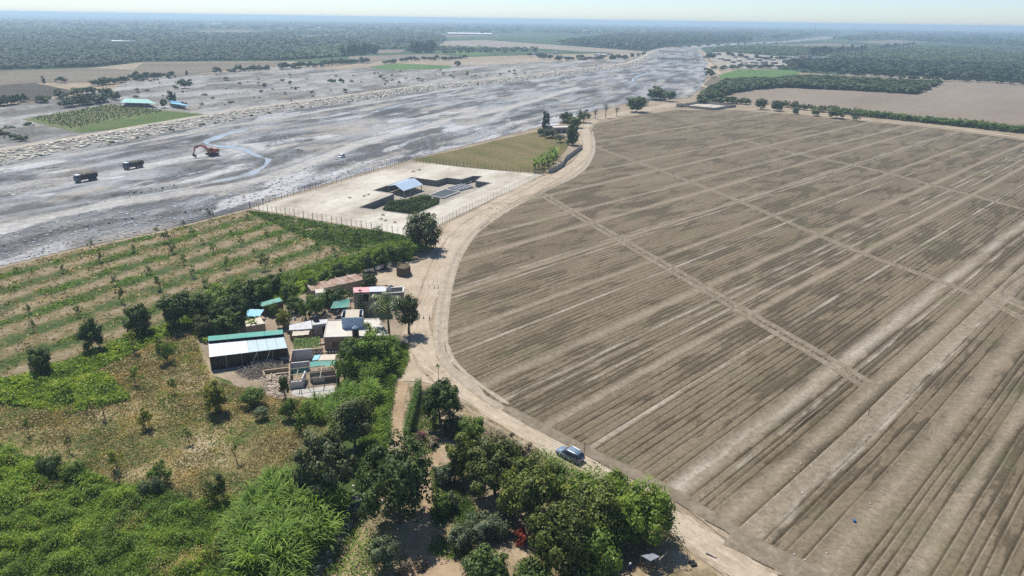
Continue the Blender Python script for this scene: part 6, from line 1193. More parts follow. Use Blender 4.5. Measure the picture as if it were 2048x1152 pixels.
def excavator(g, z, rz, label):
    o = empty('excavator', (g[0], g[1], z), rz, label, 'excavator'); orr = paint('orange_paint', (.40, .085, .032), .5); dk = plain('dark_steel', (.04, .04, .042), .6, .2)
    for s in (-1, 1):
        t = MB(); pr = [(-2.0, .1), (2.0, .1), (2.35, .5), (2.0, .9), (-2.0, .9), (-2.35, .5)]; V = [(x, s * 1.25 - .3, zz) for x, zz in pr] + [(x, s * 1.25 + .3, zz) for x, zz in pr]
        t.add(V, [tuple(range(6)), tuple(range(11, 5, -1))] + [(i, i + 6, (i + 1) % 6 + 6, (i + 1) % 6) for i in range(6)]); t.build('track', dk, o)
    MB().tube([(0, 0, .5), (0, 0, 1.15)], .9, 14).build('turntable', dk, o)
    loft(MB(), [(-2.6, 1.25, 1.1, 1.15, 2.2), (-2.2, 1.4, 1.25, 1.1, 2.5), (0, 1.4, 1.3, 1.1, 2.45), (1.4, 1.4, 1.3, 1.1, 1.9)]).build('house', orr, o); MB().box((-2.55, 0, 1.75), (.55, 2.7, 1.1)).build('counterweight', plain('pale_counterweight', (.55, .5, .46), .6), o)
    cb = loft(MB(), [(-.1, .5, .48, 1.2, 3.0), (1.2, .5, .48, 1.2, 3.0), (1.5, .5, .45, 1.2, 2.2)]); cb.v = [(x, y + .85, zz) for x, y, zz in cb.v]; cbo = cb.build('cab', orr, o); MB().box((.6, 1.37, 2.4), (1.0, .06, .9)).build('side_window', M['glass'], cbo); MB().box((1.42, .85, 2.4), (.08, .8, .9), 0, 0, -.2).build('windscreen', M['glass'], cbo)
    MB().tube([(1.0, -.2, 1.9), (2.6, -.2, 3.7), (4.6, -.2, 4.2), (6.6, -.2, 3.5)], [.36, .42, .36, .26], 4).build('boom', orr, o); MB().tube([(6.3, -.2, 4.2), (6.8, -.2, 3.5), (7.5, -.2, 1.2)], [.22, .32, .2], 4).build('stick', orr, o)
    MB().tube([(1.6, -.2, 1.6), (3.2, -.2, 3.4)], .11, 6).build('boom_cylinder', dk, o); MB().tube([(3.8, -.2, 4.45), (6.3, -.2, 4.25)], .1, 6).build('stick_cylinder', dk, o)
    bk = MB(); pr = [(7.5, 1.4), (7.9, .9), (7.6, .2), (6.9, .05), (6.5, .5)]; V = [(x, -.85, zz) for x, zz in pr] + [(x, .45, zz) for x, zz in pr]; bk.add(V, [tuple(range(5)), tuple(range(9, 4, -1))] + [(i, i + 5, (i + 1) % 5 + 5, (i + 1) % 5) for i in range(4)]); bk.build('bucket', dk, o); return o
g, z = rz_riv(424, 305); d2 = P(392, 309)[:2] - P(424, 305)[:2]; e_ = excavator(g, z + .3, math.atan2(d2[1], d2[0]), 'orange excavator digging gravel on the river bed'); e_.scale = (1.15, 1.15, 1.15)
g = P(1413, 141); tk = dump_truck(g, .3, 2.2, 'small dark truck on the far right river bank road', .3); 
# ------------------------------------------------------------------ person by the shelter
def person(g, rz, label):
    o = empty('person', (g[0], g[1], 0), rz, label, 'person'); me = bpy.data.meshes.new('person_body')
    v = [(0, 0, .95), (0, 0, 1.18), (0, 0, 1.40), (0, 0, 1.52), (0, .02, 1.66), (.19, 0, 1.40), (.26, .02, 1.12), (.24, .1, .88), (.235, .13, .80), (-.19, 0, 1.40), (-.27, .02, 1.12), (-.26, .08, .88), (-.255, .1, .80), (.1, 0, .9), (.11, .02, .50), (.11, 0, .08), (.11, .16, .04), (-.1, 0, .9), (-.12, -.02, .50), (-.12, -.05, .08), (-.12, .1, .04), (0, .02, 1.76)]
    e = [(0, 1), (1, 2), (2, 3), (3, 4), (4, 21), (2, 5), (5, 6), (6, 7), (7, 8), (2, 9), (9, 10), (10, 11), (11, 12), (0, 13), (13, 14), (14, 15), (15, 16), (0, 17), (17, 18), (18, 19), (19, 20)]
    rad = [.15, .14, .15, .06, .095, .07, .05, .036, .04, .07, .05, .036, .04, .095, .07, .05, .045, .095, .07, .05, .045, .08]
    me.from_pydata(v, e, []); b = obj('body', me, o); md = b.modifiers.new('skin', 'SKIN'); md.use_smooth_shade = True
    for i, r_ in enumerate(rad): me.skin_vertices[0].data[i].radius = (r_, r_ * .85)
    me.skin_vertices[0].data[0].use_root = True; b.modifiers.new('sub', 'SUBSURF').render_levels = 1
    m, t, bs, oo = NM('clothed_figure'); tc = t.nodes.new('ShaderNodeTexCoord'); s = t.nodes.new('ShaderNodeSeparateXYZ'); t.links.new(tc.outputs['Object'], s.inputs[0])
    c = ramp(t, mathn(t, 'DIVIDE', s.outputs[2], 1.9), [(0, (.03, .03, .03)), (.05, (.03, .035, .06)), (.49, (.04, .06, .14)), (.76, (.20, .12, .08)), (.88, (.02, .015, .012))]); c.node.color_ramp.interpolation = 'CONSTANT'; t.links.new(c, bs.inputs['Base Color']); bs.inputs['Roughness'].default_value = .8; me.materials.append(m)
    hm = MB().lathe((0, .02, 1.70), [(.17, 0), (.11, .02), (.105, .1), (.04, .14)], 12).build('hat', M['whitesheet'], o, True); return o
person(P(1259, 1149), 2.6, 'person in dark blue clothes and pale hat standing left of the shelter')
# ------------------------------------------------------------------ far vegetation
LM['fardark'] = leafmat('far_dark_foliage', (.012, .028, .010), (.030, .062, .018), .15, .7, .15)
LM['fargreen'] = leafmat('far_green_foliage', (.022, .044, .014), (.075, .115, .038), .2, .7, .15)
LM['farscrub'] = leafmat('far_scrub_foliage', (.018, .036, .012), (.075, .115, .036), .2, .7, .3)
def mass(name, px, n, h, r_, mat, label, seed, q=6, falloff=1.2, rowang=None, row=None, z=.1, avoid=()):
    "a plantation or wood that reads as one mass: many small tree tufts in one mesh"
    r = np.random.default_rng(seed); poly = [p[:2] for p in PL(px)]; a = np.array(poly); x0, y0 = a.min(0); x1, y1 = a.max(0); m = n * 14; X = x0 + (x1 - x0) * r.random(m); Y = y0 + (y1 - y0) * r.random(m)
    k = inpoly(poly, X, Y); X, Y = X[k], Y[k]; D = np.hypot(X, Y); k = r.random(len(X)) < (D.min() / D) ** falloff; X, Y = X[k][:n], Y[k][:n]; D = np.hypot(X, Y)
    for av in tuple(avoid) + tuple(OPEN):
        k = ~inpoly([p[:2] for p in PL(av)], X, Y); X, Y, D = X[k], Y[k], D[k]
    if row:
        ca, sa = math.cos(rowang), math.sin(rowang); U = X * ca + Y * sa; V = -X * sa + Y * ca; V = np.round(V / row) * row + r.normal(0, row * .1, len(V)); X = U * ca - V * sa; Y = U * sa + V * ca
    m = len(X); s = (.75 + .5 * r.random(m)) * (.8 + .5 * fbm(X / 60, Y / 60, 2)) ; wd = np.clip(D / D.min(), 1, 3) ** .5; d = r.normal(0, 1, (m, q, 3)); d /= np.linalg.norm(d, axis=2)[:, :, None]; d[:, :, 2] = np.abs(d[:, :, 2]) * .9
    c = np.stack([X, Y, np.full(m, z) + h * .45 * s], 1)[:, None, :] + d * np.array([r_, r_, h * .5]) * s[:, None, None] * np.stack([wd, wd, np.ones(m)], 1)[:, None, :] * (.6 + .4 * r.random((m, q, 1)))
    V = leafquads(c.reshape(-1, 3), d.reshape(-1, 3), np.repeat(r_ * 1.35 * s * wd ** .5, q), r, .85, 2.2); V[:, 2] = np.maximum(V[:, 2], .15); col = np.clip(np.repeat(.2 + .5 * r.random(m), q) + .15 * r.normal(0, 1, m * q), 0, 1)
    o = obj(name, npmesh(name, V, np.arange(len(V)).reshape(-1, 4), LM[mat], np.repeat(col, 4))); tag(o, label=label, kind='stuff'); return o
OPEN = [[(868, 95), (888, 81), (975, 78), (1100, 88), (1300, 103), (1268, 108), (1159, 105), (1090, 100), (974, 99)], [(690, 128), (700, 112), (872, 106.5), (925, 113), (872, 120), (765, 122), (742, 129)], [(725, 108), (730, 100), (820, 98), (805, 106)], [(1530, 91), (1646, 85.5), (1705, 88), (1750, 96), (1650, 95.5), (1560, 93.5)], [(1695, 83), (1793, 79), (1862, 85), (1776, 90.5)], [(580, 72), (690, 68), (730, 72), (600, 77)], [(320, 63), (480, 59), (570, 66), (420, 69)], [(0, 72), (60, 62), (64, 66), (20, 74)], [(1480, 92), (1567, 88), (1655, 82), (1700, 75), (1740, 68), (1700, 64), (1640, 71), (1567, 80), (1480, 84.5), (1370, 90), (1330, 94), (1340, 100)], [(1990, 103), (2010, 97), (2048, 100), (2048, 106)], [(2010, 128), (2048, 124), (2060, 134), (2025, 135)]]
mass('orchard', [(-160, 145), (0, 139), (190, 134), (285, 123), (560, 121), (690, 112), (640, 100), (560, 95), (300, 88), (120, 84), (0, 80), (-160, 80)], 15000, 5.0, 3.4, 'fardark', 'dark green plantation beyond the stubble fields on the left', 1, 5)
mass('far_orchard', [(-200, 79), (100, 80), (300, 86), (560, 93), (720, 98), (900, 82), (860, 66), (500, 62), (0, 58), (-200, 60)], 6500, 8, 6.5, 'fardark', 'bluish far plantation beyond the dark orchard on the left', 2, 4)
mass('far_woods', [(-300, 57), (500, 60), (1000, 66), (1800, 84), (2400, 96), (2400, 72), (1700, 62), (1024, 50), (0, 40), (-300, 36)], 5000, 13, 16, 'fardark', 'hazy treed farmland below the horizon', 3, 4, .8)
mass('grove', [(1100, 91), (1200, 76), (1340, 67), (1495, 66), (1500, 84), (1370, 90), (1325, 96), (1290, 102)], 4200, 13, 6.5, 'fardark', 'tall dark wood behind the river bend', 4, 6)
mass('orchard', [(1575, 127), (1660, 123), (1850, 128), (2048, 137), (2350, 152), (2350, 190), (2048, 165), (1850, 152), (1700, 146), (1640, 141), (1590, 136)], 5200, 7.0, 4.6, 'fardark', 'very dark orchard block right of the village', 5, 8)
mass('orchard', [(1425, 104), (1440, 95), (1560, 93), (1800, 92), (2048, 98), (2350, 114), (2350, 142), (2048, 128), (1700, 116), (1640, 112), (1540, 109)], 7000, 4.0, 4.4, 'fargreen', 'pale green plantation behind the dark orchard on the right', 6, 4)
mass('orchard', [(1640, 80), (1700, 77), (1850, 84), (2048, 93), (2350, 108), (2350, 90), (2048, 84), (1800, 74), (1690, 72)], 3000, 8, 7, 'fardark', 'hazy plantation at the far right', 7, 4)
mass('plantation_edge', [(560, 121), (700, 112), (720, 104), (880, 100), (1080, 100), (1060, 96), (880, 90), (700, 92), (600, 100)], 2600, 6, 5, 'fargreen', 'green fields with trees left of the pale row field', 8, 5)
# single far trees: (x, foot, top, half width, kind, colour)
def fartree(x, yb, yt, hw, label, mat='fardark', kind='far', group=None):
    g = P(x, yb); s = ppm((g[0], g[1], 3)); H = max(2.0, hgt(x, yb, yt)); return tree_at(g, H, hw / s, crown=kind, mat=mat, label=label, group=group, crz=H * .48, cz=H * .54)
FT = [(345, 209, 180, 9, 'tall dark tree beside the blue roofed sheds', 'fartall'), (330, 216, 198, 9, 'dark round tree left of the blue roofed sheds', 'far'), (433, 150, 133, 10, 'umbrella shaped tree at the edge of the floodplain', 'far'), (275, 162, 142, 9, 'rounded tree on the stubble field edge', 'far'), (88, 168, 151, 4, 'small slender palm like tree on the track', 'fartall'), (374, 152, 140, 3, 'tiny slender tree on the floodplain edge', 'fartall'), (123, 166, 153, 12, 'low wide tree beside the dark ploughed field', 'far'), (206, 178, 152, 15, 'dark double crowned tree above the green scrub', 'far'), (370, 178, 156, 15, 'wide bushy tree on the grey gravel', 'far'), (664, 168, 156, 10, 'isolated dark bush tree on the grey floodplain', 'far'), (682, 167, 155, 7, 'smaller dark bush tree right of its twin on the floodplain', 'far'), (914, 134, 122, 9, 'round tree at the right end of the green field', 'far'), (1272, 224, 190, 20, 'big dark tree left of the pair by the river', 'round'), (1312, 200, 172, 18, 'tall dark tree by the river behind the big dark one', 'round'), (1338, 203, 180, 13, 'smaller dark tree at the right of the river group', 'round'), (1090, 262, 222, 10, 'spiky tall tree left of the flat roofed house', 'fartall'), (1132, 252, 222, 13, 'flat crowned tree behind the flat roofed house', 'round'), (1167, 245, 215, 14, 'airy tree right of the flat roofed house', 'loose'), (1148, 256, 232, 16, 'mid green tree behind the flat roofed house', 'round'), (1146, 290, 245, 13, 'dark tree at the right end of the flat roofed house', 'round'), (1098, 276, 256, 13, 'dense bush tree in front of the flat roofed house', 'round'), (1120, 285, 264, 12, 'grey bush tree below the flat roofed house', 'loose'), (1141, 290, 272, 9, 'bush at the garden corner by the meadow', 'round'), (1082, 272, 255, 8, 'small tree at the left garden end', 'round'), (1521, 219, 195, 12, 'round dark tree on the field path, left of two', 'round'), (1554, 222, 199, 13, 'round dark tree on the field path, right of two', 'round'), (1591, 229, 213, 7, 'grey green bush tree beside the field path', 'round'), (1630, 232, 218, 8, 'small round bush beside the field path', 'round'), (1672, 237, 215, 17, 'bushy tree beside the field path, right of the round bush', 'round'), (1713, 242, 222, 12, 'grey bush tree beside the field path near the hedge start', 'loose'), (1420, 155, 138, 11, 'round tree at the right river bank road', 'far'), (1418, 122, 102, 11, 'big dark tree at the left end of the village', 'far'), (1640, 110, 92, 6, 'tall tree at the right end of the village', 'fartall')]
for x, yb, yt, hw, l, k in FT: fartree(x, yb, yt, hw, l, 'fardark' if k in ('far', 'fartall') else ('grey' if 'grey' in l else 'dark'), k)
def bare_tree(x, yb, yt, label):
    g = P(x, yb); h = hgt(x, yb, yt); o = empty('bare_tree', (g[0], g[1], 0), 0, label, 'tree'); t = MB(); rr = random.Random(int(x)); t.tube([(0, 0, 0), (.1, 0, h * .4), (0, .1, h * .6)], [.28, .22, .15], 6); t.build('trunk', M['bark_pale'], o); b = MB()
    for i in range(46):
        a = rr.uniform(0, 6.28); e = rr.uniform(.3, 1.3); z0 = h * rr.uniform(.3, .6); L = h * rr.uniform(.25, .5); p1 = (math.cos(a) * L * .5 * math.cos(e), math.sin(a) * L * .5 * math.cos(e), z0 + L * .5 * math.sin(e)); p2 = (math.cos(a + .3) * L * math.cos(e * .9), math.sin(a + .3) * L * math.cos(e * .9), z0 + L * math.sin(e)); b.tube([(0, 0, z0), p1, p2], [.09, .06, .03], 4, False)
    bo = b.build('branches', M['bark_pale'], o); bo['kind'] = 'stuff'; return o
bare_tree(1211, 236, 195, 'bare pale branched tree on the bank by the road'); bare_tree(1233, 232, 208, 'smaller bare tree right of the big bare one'); bare_tree(1190, 238, 212, 'thin bare tree left of the big bare one')
# clumps and rows as individual trees
_ON = ['', 'first', 'second', 'third', 'fourth', 'fifth', 'sixth', 'seventh', 'eighth', 'ninth', 'tenth', 'eleventh', 'twelfth', 'thirteenth', 'fourteenth', 'fifteenth', 'sixteenth', 'seventeenth', 'eighteenth', 'nineteenth']
_TN = ['', '', 'twenty', 'thirty', 'forty', 'fifty', 'sixty']
def ordw(n): return _ON[n] if n < 20 else (_TN[n // 10][:-1] + 'ieth' if n % 10 == 0 else _TN[n // 10] + '-' + _ON[n % 10])
def row(pts, n, h, hw, label, group, mat='fardark', kind='far', jit=4, seed=1, name='tree'):
    r = random.Random(seed); ln = resample([np.array(p, float) for p in pts], 1.0); out = []; n0 = 0
    for i in range(n):
        p = ln[int((i + .5) / n * (len(ln) - 1))]; out.append((p[0] + r.uniform(-jit, jit), p[1] + r.uniform(-jit, jit) * .25))
    for i, (x, y) in enumerate(sorted(out)):
        g = P(x, y); H = h * r.uniform(.75, 1.25); k = hw * r.uniform(.8, 1.3); zg = float(flood_h(np.array([g[0]]), np.array([g[1]]))[0]) if inpoly(FLPOLY, np.array([g[0]]), np.array([g[1]]))[0] else 0.0
        tree_at(g, H, k, crown=kind, mat=mat, label='%s, %s from the left' % (label, ordw(i + 1)), group=group, name=name, cat=name, crz=H * .56, cz=H * .50, z=zg)
row([(682, 112), (715, 110), (755, 107)], 14, 17, 5, 'tall dark tree in the clump left of the pale field', 'tall clump on the left plain', kind='fartall', seed=2)
row([(825, 105), (845, 106), (870, 105)], 11, 19, 5.5, 'tall dark tree in the clump below the pale row field', 'tall clump by the pale row field', kind='fartall', seed=3)
row([(560, 141), (620, 135), (690, 128), (740, 126)], 26, 7, 5, 'dark tree in the belt above the floodplain', 'tree belt above the floodplain', seed=4, name='shrub')
row([(765, 128), (830, 121), (900, 120), (935, 117)], 22, 6, 4.5, 'dark tree in the hedge above the green field', 'hedge above the green field', seed=5, name='shrub')
row([(880, 108), (950, 106), (1040, 104), (1075, 106)], 16, 7, 5.5, 'dark tree left of the far hamlet', 'trees left of the far hamlet', seed=6)
row([(1060, 114), (1120, 122), (1180, 120), (1240, 119), (1285, 112)], 26, 7.5, 5, 'dark tree among the houses of the far hamlet', 'trees of the far hamlet', seed=7, jit=9)
row([(135, 215), (160, 212), (205, 206), (215, 203)], 13, 6.5, 4.6, 'dark tree in the windbreak behind the vineyard', 'windbreak behind the vineyard', seed=8)
row([(80, 207), (130, 196), (170, 185), (215, 192), (245, 200)], 18, 5.5, 4.5, 'green scrub tree left of the green roofed shed', 'scrub left of the green roofed shed', 'farscrub', seed=9, jit=12, name='shrub')
row([(-20, 214), (0, 212), (45, 207)], 8, 6, 4.5, 'dark tree at the left edge below the ploughed field', 'trees at the left edge', seed=10)
row([(190, 172), (250, 165), (300, 160), (350, 156)], 16, 5.5, 5, 'dark shrub tree between stubble field and floodplain', 'shrubs between stubble and floodplain', seed=11, jit=7, name='shrub')
row([(460, 146), (500, 142), (545, 141)], 9, 6, 5, 'dark shrub tree along the top of the floodplain', 'shrubs along the top of the floodplain', seed=12, name='shrub')
row([(1410, 118), (1440, 112), (1520, 118), (1600, 124), (1650, 128)], 26, 7, 4.5, 'dark tree between the village houses', 'trees of the village', seed=13, jit=8)
row([(1430, 140), (1480, 137), (1560, 138), (1600, 140)], 20, 6, 5, 'green tree along the village edge above the bright field', 'trees along the village edge', 'farscrub', seed=14, jit=6, name='shrub')
row([(1615, 113), (1640, 110), (1690, 106), (1735, 103)], 13, 16, 5.5, 'tall slender tree in the row crossing the pale plantation', 'tall tree row in the pale plantation', kind='fartall', seed=15, jit=2)
row([(1760, 99), (1790, 95), (1830, 91)], 8, 13, 6, 'tree in the far end of the row over the pale plantation', 'far end of the tree row', seed=16, jit=2)
row([(1600, 146), (1640, 144), (1680, 150), (1760, 154), (1840, 160), (1950, 164), (2060, 170)], 34, 5.5, 4.6, 'dark tree along the front edge of the dark orchard', 'front edge of the dark orchard', seed=17, jit=4)
row([(1330, 96), (1400, 93), (1480, 90), (1560, 87)], 12, 6, 6, 'low tree on the far river bank', 'trees on the far river bank', seed=18, name='shrub')
mass('scrub_wood', [(1400, 203), (1405, 194), (1432, 178), (1450, 169), (1500, 165), (1600, 159), (1640, 158), (1670, 162), (1840, 169), (1880, 168), (1850, 180), (1830, 189), (1780, 186), (1700, 181), (1560, 175), (1461, 186), (1434, 199)], 1500, 5.6, 3.6, 'farscrub', 'dense scrub wood between the bright green and the pinkish field', 51, 26, .3)
row([(1400, 208), (1440, 205), (1500, 209)], 16, 4.5, 3.6, 'shrub in the hedge behind the walled enclosure', 'hedge behind the walled enclosure', 'dark', 'far', seed=30, jit=3, name='shrub')
row([(1570, 214), (1620, 221), (1680, 228), (1720, 231)], 16, 4.5, 3.4, 'shrub in the mixed hedge along the field path', 'mixed hedge along the field path', 'olive', 'far', seed=31, jit=3, name='shrub')
row([(1695, 229), (1760, 236), (1861, 246), (1960, 257), (2060, 268), (2120, 276)], 62, 4.4, 2.9, 'bright green shrub in the hedge along the field path', 'bright hedge along the field path', 'mid', 'round', seed=32, jit=1.5, name='shrub')
r_ = random.Random(77)
for i in range(150):
    x = r_.uniform(230, 1050); y = r_.uniform(150, 225) if x < 700 else r_.uniform(142, 172); g = P(x, y)
    if polydist(TOE, np.array([g[0]]), np.array([g[1]]))[0][0] < 32 or not inpoly([p[:2] for p in PL([(230, 205), (250, 166), (430, 150), (680, 142), (1056, 128), (1100, 146), (1022, 154), (851, 168), (700, 194), (560, 212), (400, 222), (320, 200)])], np.array([g[0]]), np.array([g[1]]))[0]: continue
    R0 = r_.uniform(.8, 2.6); tree_at(g, R0 * 1.3, R0, crown='far', mat=r_.choice(['farscrub', 'fardark', 'dry']), label='low scrub bush scattered on the grey floodplain gravel', group='scrub on the floodplain', name='bush', cat='bush', z=float(flood_h(np.array([g[0]]), np.array([g[1]]))[0]) - .05)
for i in range(46):
    t = r_.random(); k = int(t * 60) + 14; p = offset_line(TOES, r_.choice([-1.5, .5, 3, 8]))[k]; tree_at(p, r_.uniform(.9, 1.8), r_.uniform(.8, 1.5), crown='far', mat='farscrub', label='small green tuft growing on the rock facing of the levee', group='tufts on the levee', name='bush', cat='bush', z=.5)
for i, (x, y) in enumerate([(-5, 268), (12, 275), (30, 280), (20, 262), (45, 283), (60, 255)]): tree_at(P(x, y), 3.2, 3.0, crown='far', mat='farscrub', label='green bush at the left edge, %s of the group above the levee' % ORD[i], group='bushes at the left edge above the levee', name='bush', cat='bush')
for x, y, k in ((92, 342, 14), (75, 344, 9), (110, 340, 9)): g = P(x, y, .6); tree_at(g, 1.4, 1.8, crown='far', mat='farscrub', label={14: 'middle', 9: 'outer'}[k] + (' green reed tuft on the river bed left of the trucks' if x != 110 else ' right hand reed tuft on the river bed near the trucks'), name='reed_tuft', cat='reeds', z=.5)
# vineyard rows: posts and vines
def vines():
    r = np.random.default_rng(5); poly = [p[:2] for p in PL([(60, 238), (219, 211), (311, 220), (330, 225), (240, 238), (150, 258), (120, 254)])]; a = np.array(poly); V0 = []; ang = math.radians(100)
    ca, sa = math.cos(ang), math.sin(ang); pts = []
    U = a[:, 0] * ca + a[:, 1] * sa; W = -a[:, 0] * sa + a[:, 1] * ca
    for w_ in np.arange(W.min(), W.max(), 4.0):
        for u in np.arange(U.min(), U.max(), 2.6): pts.append((u * ca - w_ * sa + r.normal(0, .3), u * sa + w_ * ca + r.normal(0, .3)))
    pts = np.array(pts); k = inpoly(poly, pts[:, 0], pts[:, 1]); pts = pts[k]; m = len(pts); q = 5; d = r.normal(0, 1, (m, q, 3)); c = np.stack([pts[:, 0], pts[:, 1], np.full(m, .95)], 1)[:, None] + d * np.array([.5, .5, .35]); V = leafquads(c.reshape(-1, 3), d.reshape(-1, 3), 1.0, r, .7, .5); V[:, 2] = np.maximum(V[:, 2], .2)
    tag(obj('vines', npmesh('vines', V, np.arange(len(V)).reshape(-1, 4), LM['farscrub'], np.repeat(r.random(m * q), 4))), label='rows of young vines on the field above the levee', kind='stuff')
vines()
# ------------------------------------------------------------------ far buildings and works
M['bright_roof'] = plain('white_far_roof', (.72, .72, .70), .7, .1); M['brickfar'] = plain('far_brick', (.33, .20, .14), .9, .2); M['greyfar'] = plain('far_grey_render', (.42, .40, .37), .9, .2)
def far_house(x, y, w_, d_, h, rz, label, wall, roof, group, name='village_house'):
    g = P(x, y); o = empty(name, (g[0], g[1], .1), rz, label, 'house', group); b = MB(); b.box((0, 0, h / 2), (w_, d_, h)); b.build('walls', wall, o); MB().box((0, 0, h + .13), (w_ + .5, d_ + .5, .25)).build('roof', roof, o)
    for k in range(max(1, int(w_ / 4))): MB().box((-w_ / 2 + (k + .5) * w_ / max(1, int(w_ / 4)), -d_ / 2 - .03, h * .55), (1.3, .1, 1.2)).build('window', M['dark'], o)
    MB().box((w_ * .3, -d_ / 2 - .04, 1.05), (1.0, .1, 2.1)).build('door', M['wood'], o); return o
r_ = random.Random(5); wl = [M['whitewall'], M['brickfar'], M['greyfar'], M['whitewall'], M['cream']]; rl = [M['bright_roof'], M['greymetal'], M['whiteroof'], M['rust'], M['bright_roof']]
cn = ['white', 'brick red', 'grey', 'whitewashed', 'cream']
VIL = [(1440, 119), (1453, 122), (1466, 126), (1478, 123), (1488, 129), (1497, 133), (1508, 127), (1518, 122), (1527, 130), (1538, 133), (1548, 128), (1530, 118), (1556, 134), (1500, 120), (1515, 116), (1570, 126), (1590, 121), (1604, 118), (1618, 116), (1632, 119), (1580, 117), (1648, 121), (1470, 116), (1483, 132), (1545, 121)]
for i, (x, y) in enumerate(sorted(VIL)): far_house(x, y, r_.uniform(7, 13), r_.uniform(6, 9), r_.choice([3, 3.2, 5.6, 3]), r_.uniform(-.5, .3), '%s flat roofed house in the village right of the river, %s from the left' % (cn[i % 5], ordw(i + 1)), wl[i % 5], rl[i % 5], 'village houses right of the river')
HAM = [(1066, 110), (1082, 108), (1095, 110), (1110, 108), (1130, 117), (1195, 111), (1205, 113), (1218, 110), (1190, 118), (1225, 118), (1242, 116), (1165, 120), (1100, 113)]
for i, (x, y) in enumerate(sorted(HAM)): far_house(x, y, r_.uniform(9, 16), r_.uniform(7, 10), 3.2, r_.uniform(-.3, .5), '%s low house in the hamlet beyond the levee, %s from the left' % (cn[i % 5], ordw(i + 1)), wl[i % 5], rl[(i + 1) % 5], 'houses of the far hamlet', 'hamlet_house')
def roof_on_posts(name, label, px, h, mat, cat='shed', sheets=4):
    c = corners(px, h); m = np.mean(c, 0); o = empty(name, (m[0], m[1], 0), 0, label, cat)
    for k in range(sheets):
        f0, f1 = k / sheets, (k + 1) / sheets - .004; mb = MB(); mb.slab([L(c[0], c[1], f0), L(c[0], c[1], f1), L(c[3], c[2], f1), L(c[3], c[2], f0)], .1); rel(o, mb.build('roof_sheet', mat))
    for p in c: mb = MB(); mb.tube([(p[0], p[1], 0), (p[0], p[1], h - .1)], .12, 5); rel(o, mb.build('post', M['pole']))
    mb = MB(); mb.wall(c[3], c[2], 0, 1.3, .2); rel(o, mb.build('low_wall', M['adobe'])); return o
roof_on_posts('green_roofed_shed', 'long pale green roofed shed behind the vineyard', [(240, 205), (314, 207), (295, 198.5), (250, 196.5)], 3.2, plain('pale_green_roof', (.26, .48, .42), .6, .1))
roof_on_posts('blue_roofed_shed', 'bright blue roofed shed at the far vineyard corner', [(340, 206.5), (378, 211.5), (370, 208), (345, 203.5)], 3.2, plain('bright_blue_roof', (.22, .50, .68), .5, .1)); roof_on_posts('blue_roofed_shed', 'smaller dark blue roofed shed behind the bright blue one', [(338, 203), (362, 206), (360, 203), (340, 200.5)], 3.4, plain('dark_blue_roof', (.08, .26, .42), .5, .1))
def bridge(a, b, label, n=12):
    a = P(*a, 3.0); b = P(*b, 3.0); o = empty('bridge', (a[0], a[1], 0), 0, label, 'bridge'); mb = MB(); mb.wall(a, b, 2.6, 3.2, 3.0); rel(o, mb.build('deck', M['conc'])); 
    for s in (-1.4, 1.4):
        d = (b - a)[:2]; nn = np.array([-d[1], d[0]]) / np.linalg.norm(d) * s; mb = MB(); mb.wall(a[:2] + nn, b[:2] + nn, 3.2, 4.0, .15); rel(o, mb.build('railing', M['conc']))
    for i in range(n): q = a + (b - a) * (i + .5) / n; mb = MB(); mb.box((q[0], q[1], 1.3), (1.0, 2.4, 2.6)); rel(o, mb.build('pier', M['conc']))
bridge((1314, 116), (1398, 119.5), 'low concrete bridge nearest across the river bend', 12); bridge((1318, 102), (1378, 104.5), 'farther low bridge across the river bend', 9)
for px, l in (([(400, 48), (456, 48.5), (455, 45.5), (400, 45)], 'white greenhouse roof glinting far left in the haze'), ([(895, 67), (985, 68.5), (984, 66), (896, 64.5)], 'long white greenhouse roof in the middle distance'), ([(622, 56), (660, 56.5), (660, 54), (625, 53.5)], 'small white greenhouse roof left of centre in the haze'), ([(222, 82), (272, 82), (270, 80), (224, 80)], 'white sheet strip at the edge of the dark plantation')):
    roof_on_posts('greenhouse', l, px, 4.0, M['whitesheet'], 'greenhouse', 5)
g = P(1628, 72); ms = empty('radio_mast', (g[0], g[1], 0), 0, 'thin lattice radio mast on the horizon at the right', 'mast'); hm = hgt(1628, 72, 46)
for s in ((-1.2, -1.2), (1.2, -1.2), (0, 1.4)): MB().tube([(s[0] * 2.2, s[1] * 2.2, 0), (s[0] * .3, s[1] * .3, min(hm, 60))], .35, 4).build('leg', M['greymetal'], ms)
for k in range(1, 6): z_ = k * 10.0; f = 2.2 - 1.9 * z_ / 60; MB().tube([(-1.2 * f, -1.2 * f, z_), (1.2 * f, -1.2 * f, z_), (0, 1.4 * f, z_), (-1.2 * f, -1.2 * f, z_)], .25, 4).build('brace', M['greymetal'], ms)
r_ = random.Random(9)
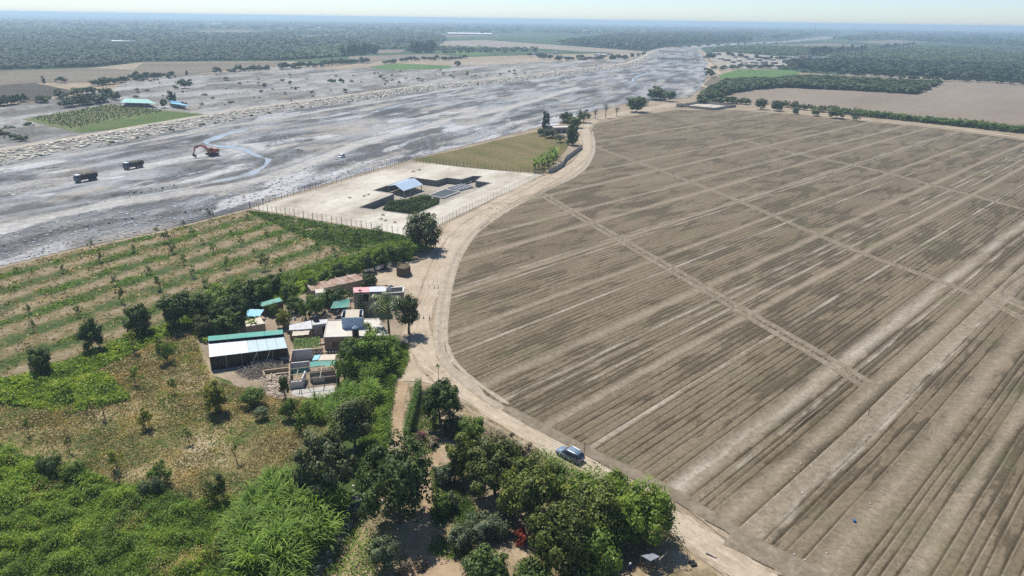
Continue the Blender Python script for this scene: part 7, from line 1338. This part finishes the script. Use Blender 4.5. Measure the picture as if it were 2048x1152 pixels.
for i in range(60):
    x = r_.uniform(-40, 2090); hy_ = 38 + (x - 1024) * .0147; y = hy_ + r_.choice([10, 13, 16, 20, 25, 30]) + r_.uniform(-2, 2); g = P(x, y)
    if not (x < 1100 or x > 1500) and y > 60: continue
    n_ = r_.choice([1, 1, 2])
    for k in range(n_): q = g + np.array([r_.uniform(-15, 15), r_.uniform(-15, 15), 0]); tree_at(q, r_.uniform(13, 24), r_.uniform(7, 11), crown='fartall', mat='fardark', label='tall dark tree standing out of the hazy plain near the horizon', group='tall trees on the hazy plain')
# small finds in the near field: white irrigation caps
wm = MB().box((0, 0, .08), (.15, .15, .12)).mesh('cap', M['whitesheet']); r_ = random.Random(4)
for (x, y) in [(957, 712), (958, 720), (977, 733), (978, 740), (1047, 756), (1061, 749), (1085, 764), (1604, 985), (1605, 986), (1630, 903), (1602, 927), (1658, 872), (1520, 1062), (1533, 1092), (1588, 1109), (1653, 1106), (1797, 929), (1740, 1007), (1763, 983), (1609, 1120), (1838, 823), (1690, 845), (1588, 943)]:
    g = P(x, y, .25); o = obj('irrigation_cap', wm, None, (g[0], g[1], .2)); tag(o, 'small white cap in the furrows of the ploughed field', 'cap', 'white caps in the ploughed field')
g = P(1709, 1043, .25); o = obj('blue_drum', MB().lathe((0, 0, 0), [(.2, 0), (.2, .3), (.1, .33)], 10).mesh('drum', plain('blue_drum_plastic', (.03, .11, .35), .4)), None, (g[0], g[1], .2)); tag(o, 'small blue drum lying in the furrows at the lower right', 'drum')
# ------------------------------------------------------------------ haze (the dusty air over the valley)
def haze():
    mb = MB(); h = 24500.0; mb.box((0, 0, 31.0), (2 * h, 2 * h, 74.0)); m = bpy.data.materials.new('dusty_air'); m.use_nodes = True; t = m.node_tree; t.nodes.clear()
    o = t.nodes.new('ShaderNodeOutputMaterial'); v = t.nodes.new('ShaderNodeVolumePrincipled'); v.inputs['Color'].default_value = (.64, .85, 1.0, 1); v.inputs['Density'].default_value = 0.00021; v.inputs['Anisotropy'].default_value = 0.25
    t.links.new(v.outputs[0], o.inputs['Volume']); ob = mb.build('haze', m); tag(ob, kind='stuff'); ob['label'] = 'pale blue dusty haze over the whole valley'
haze()
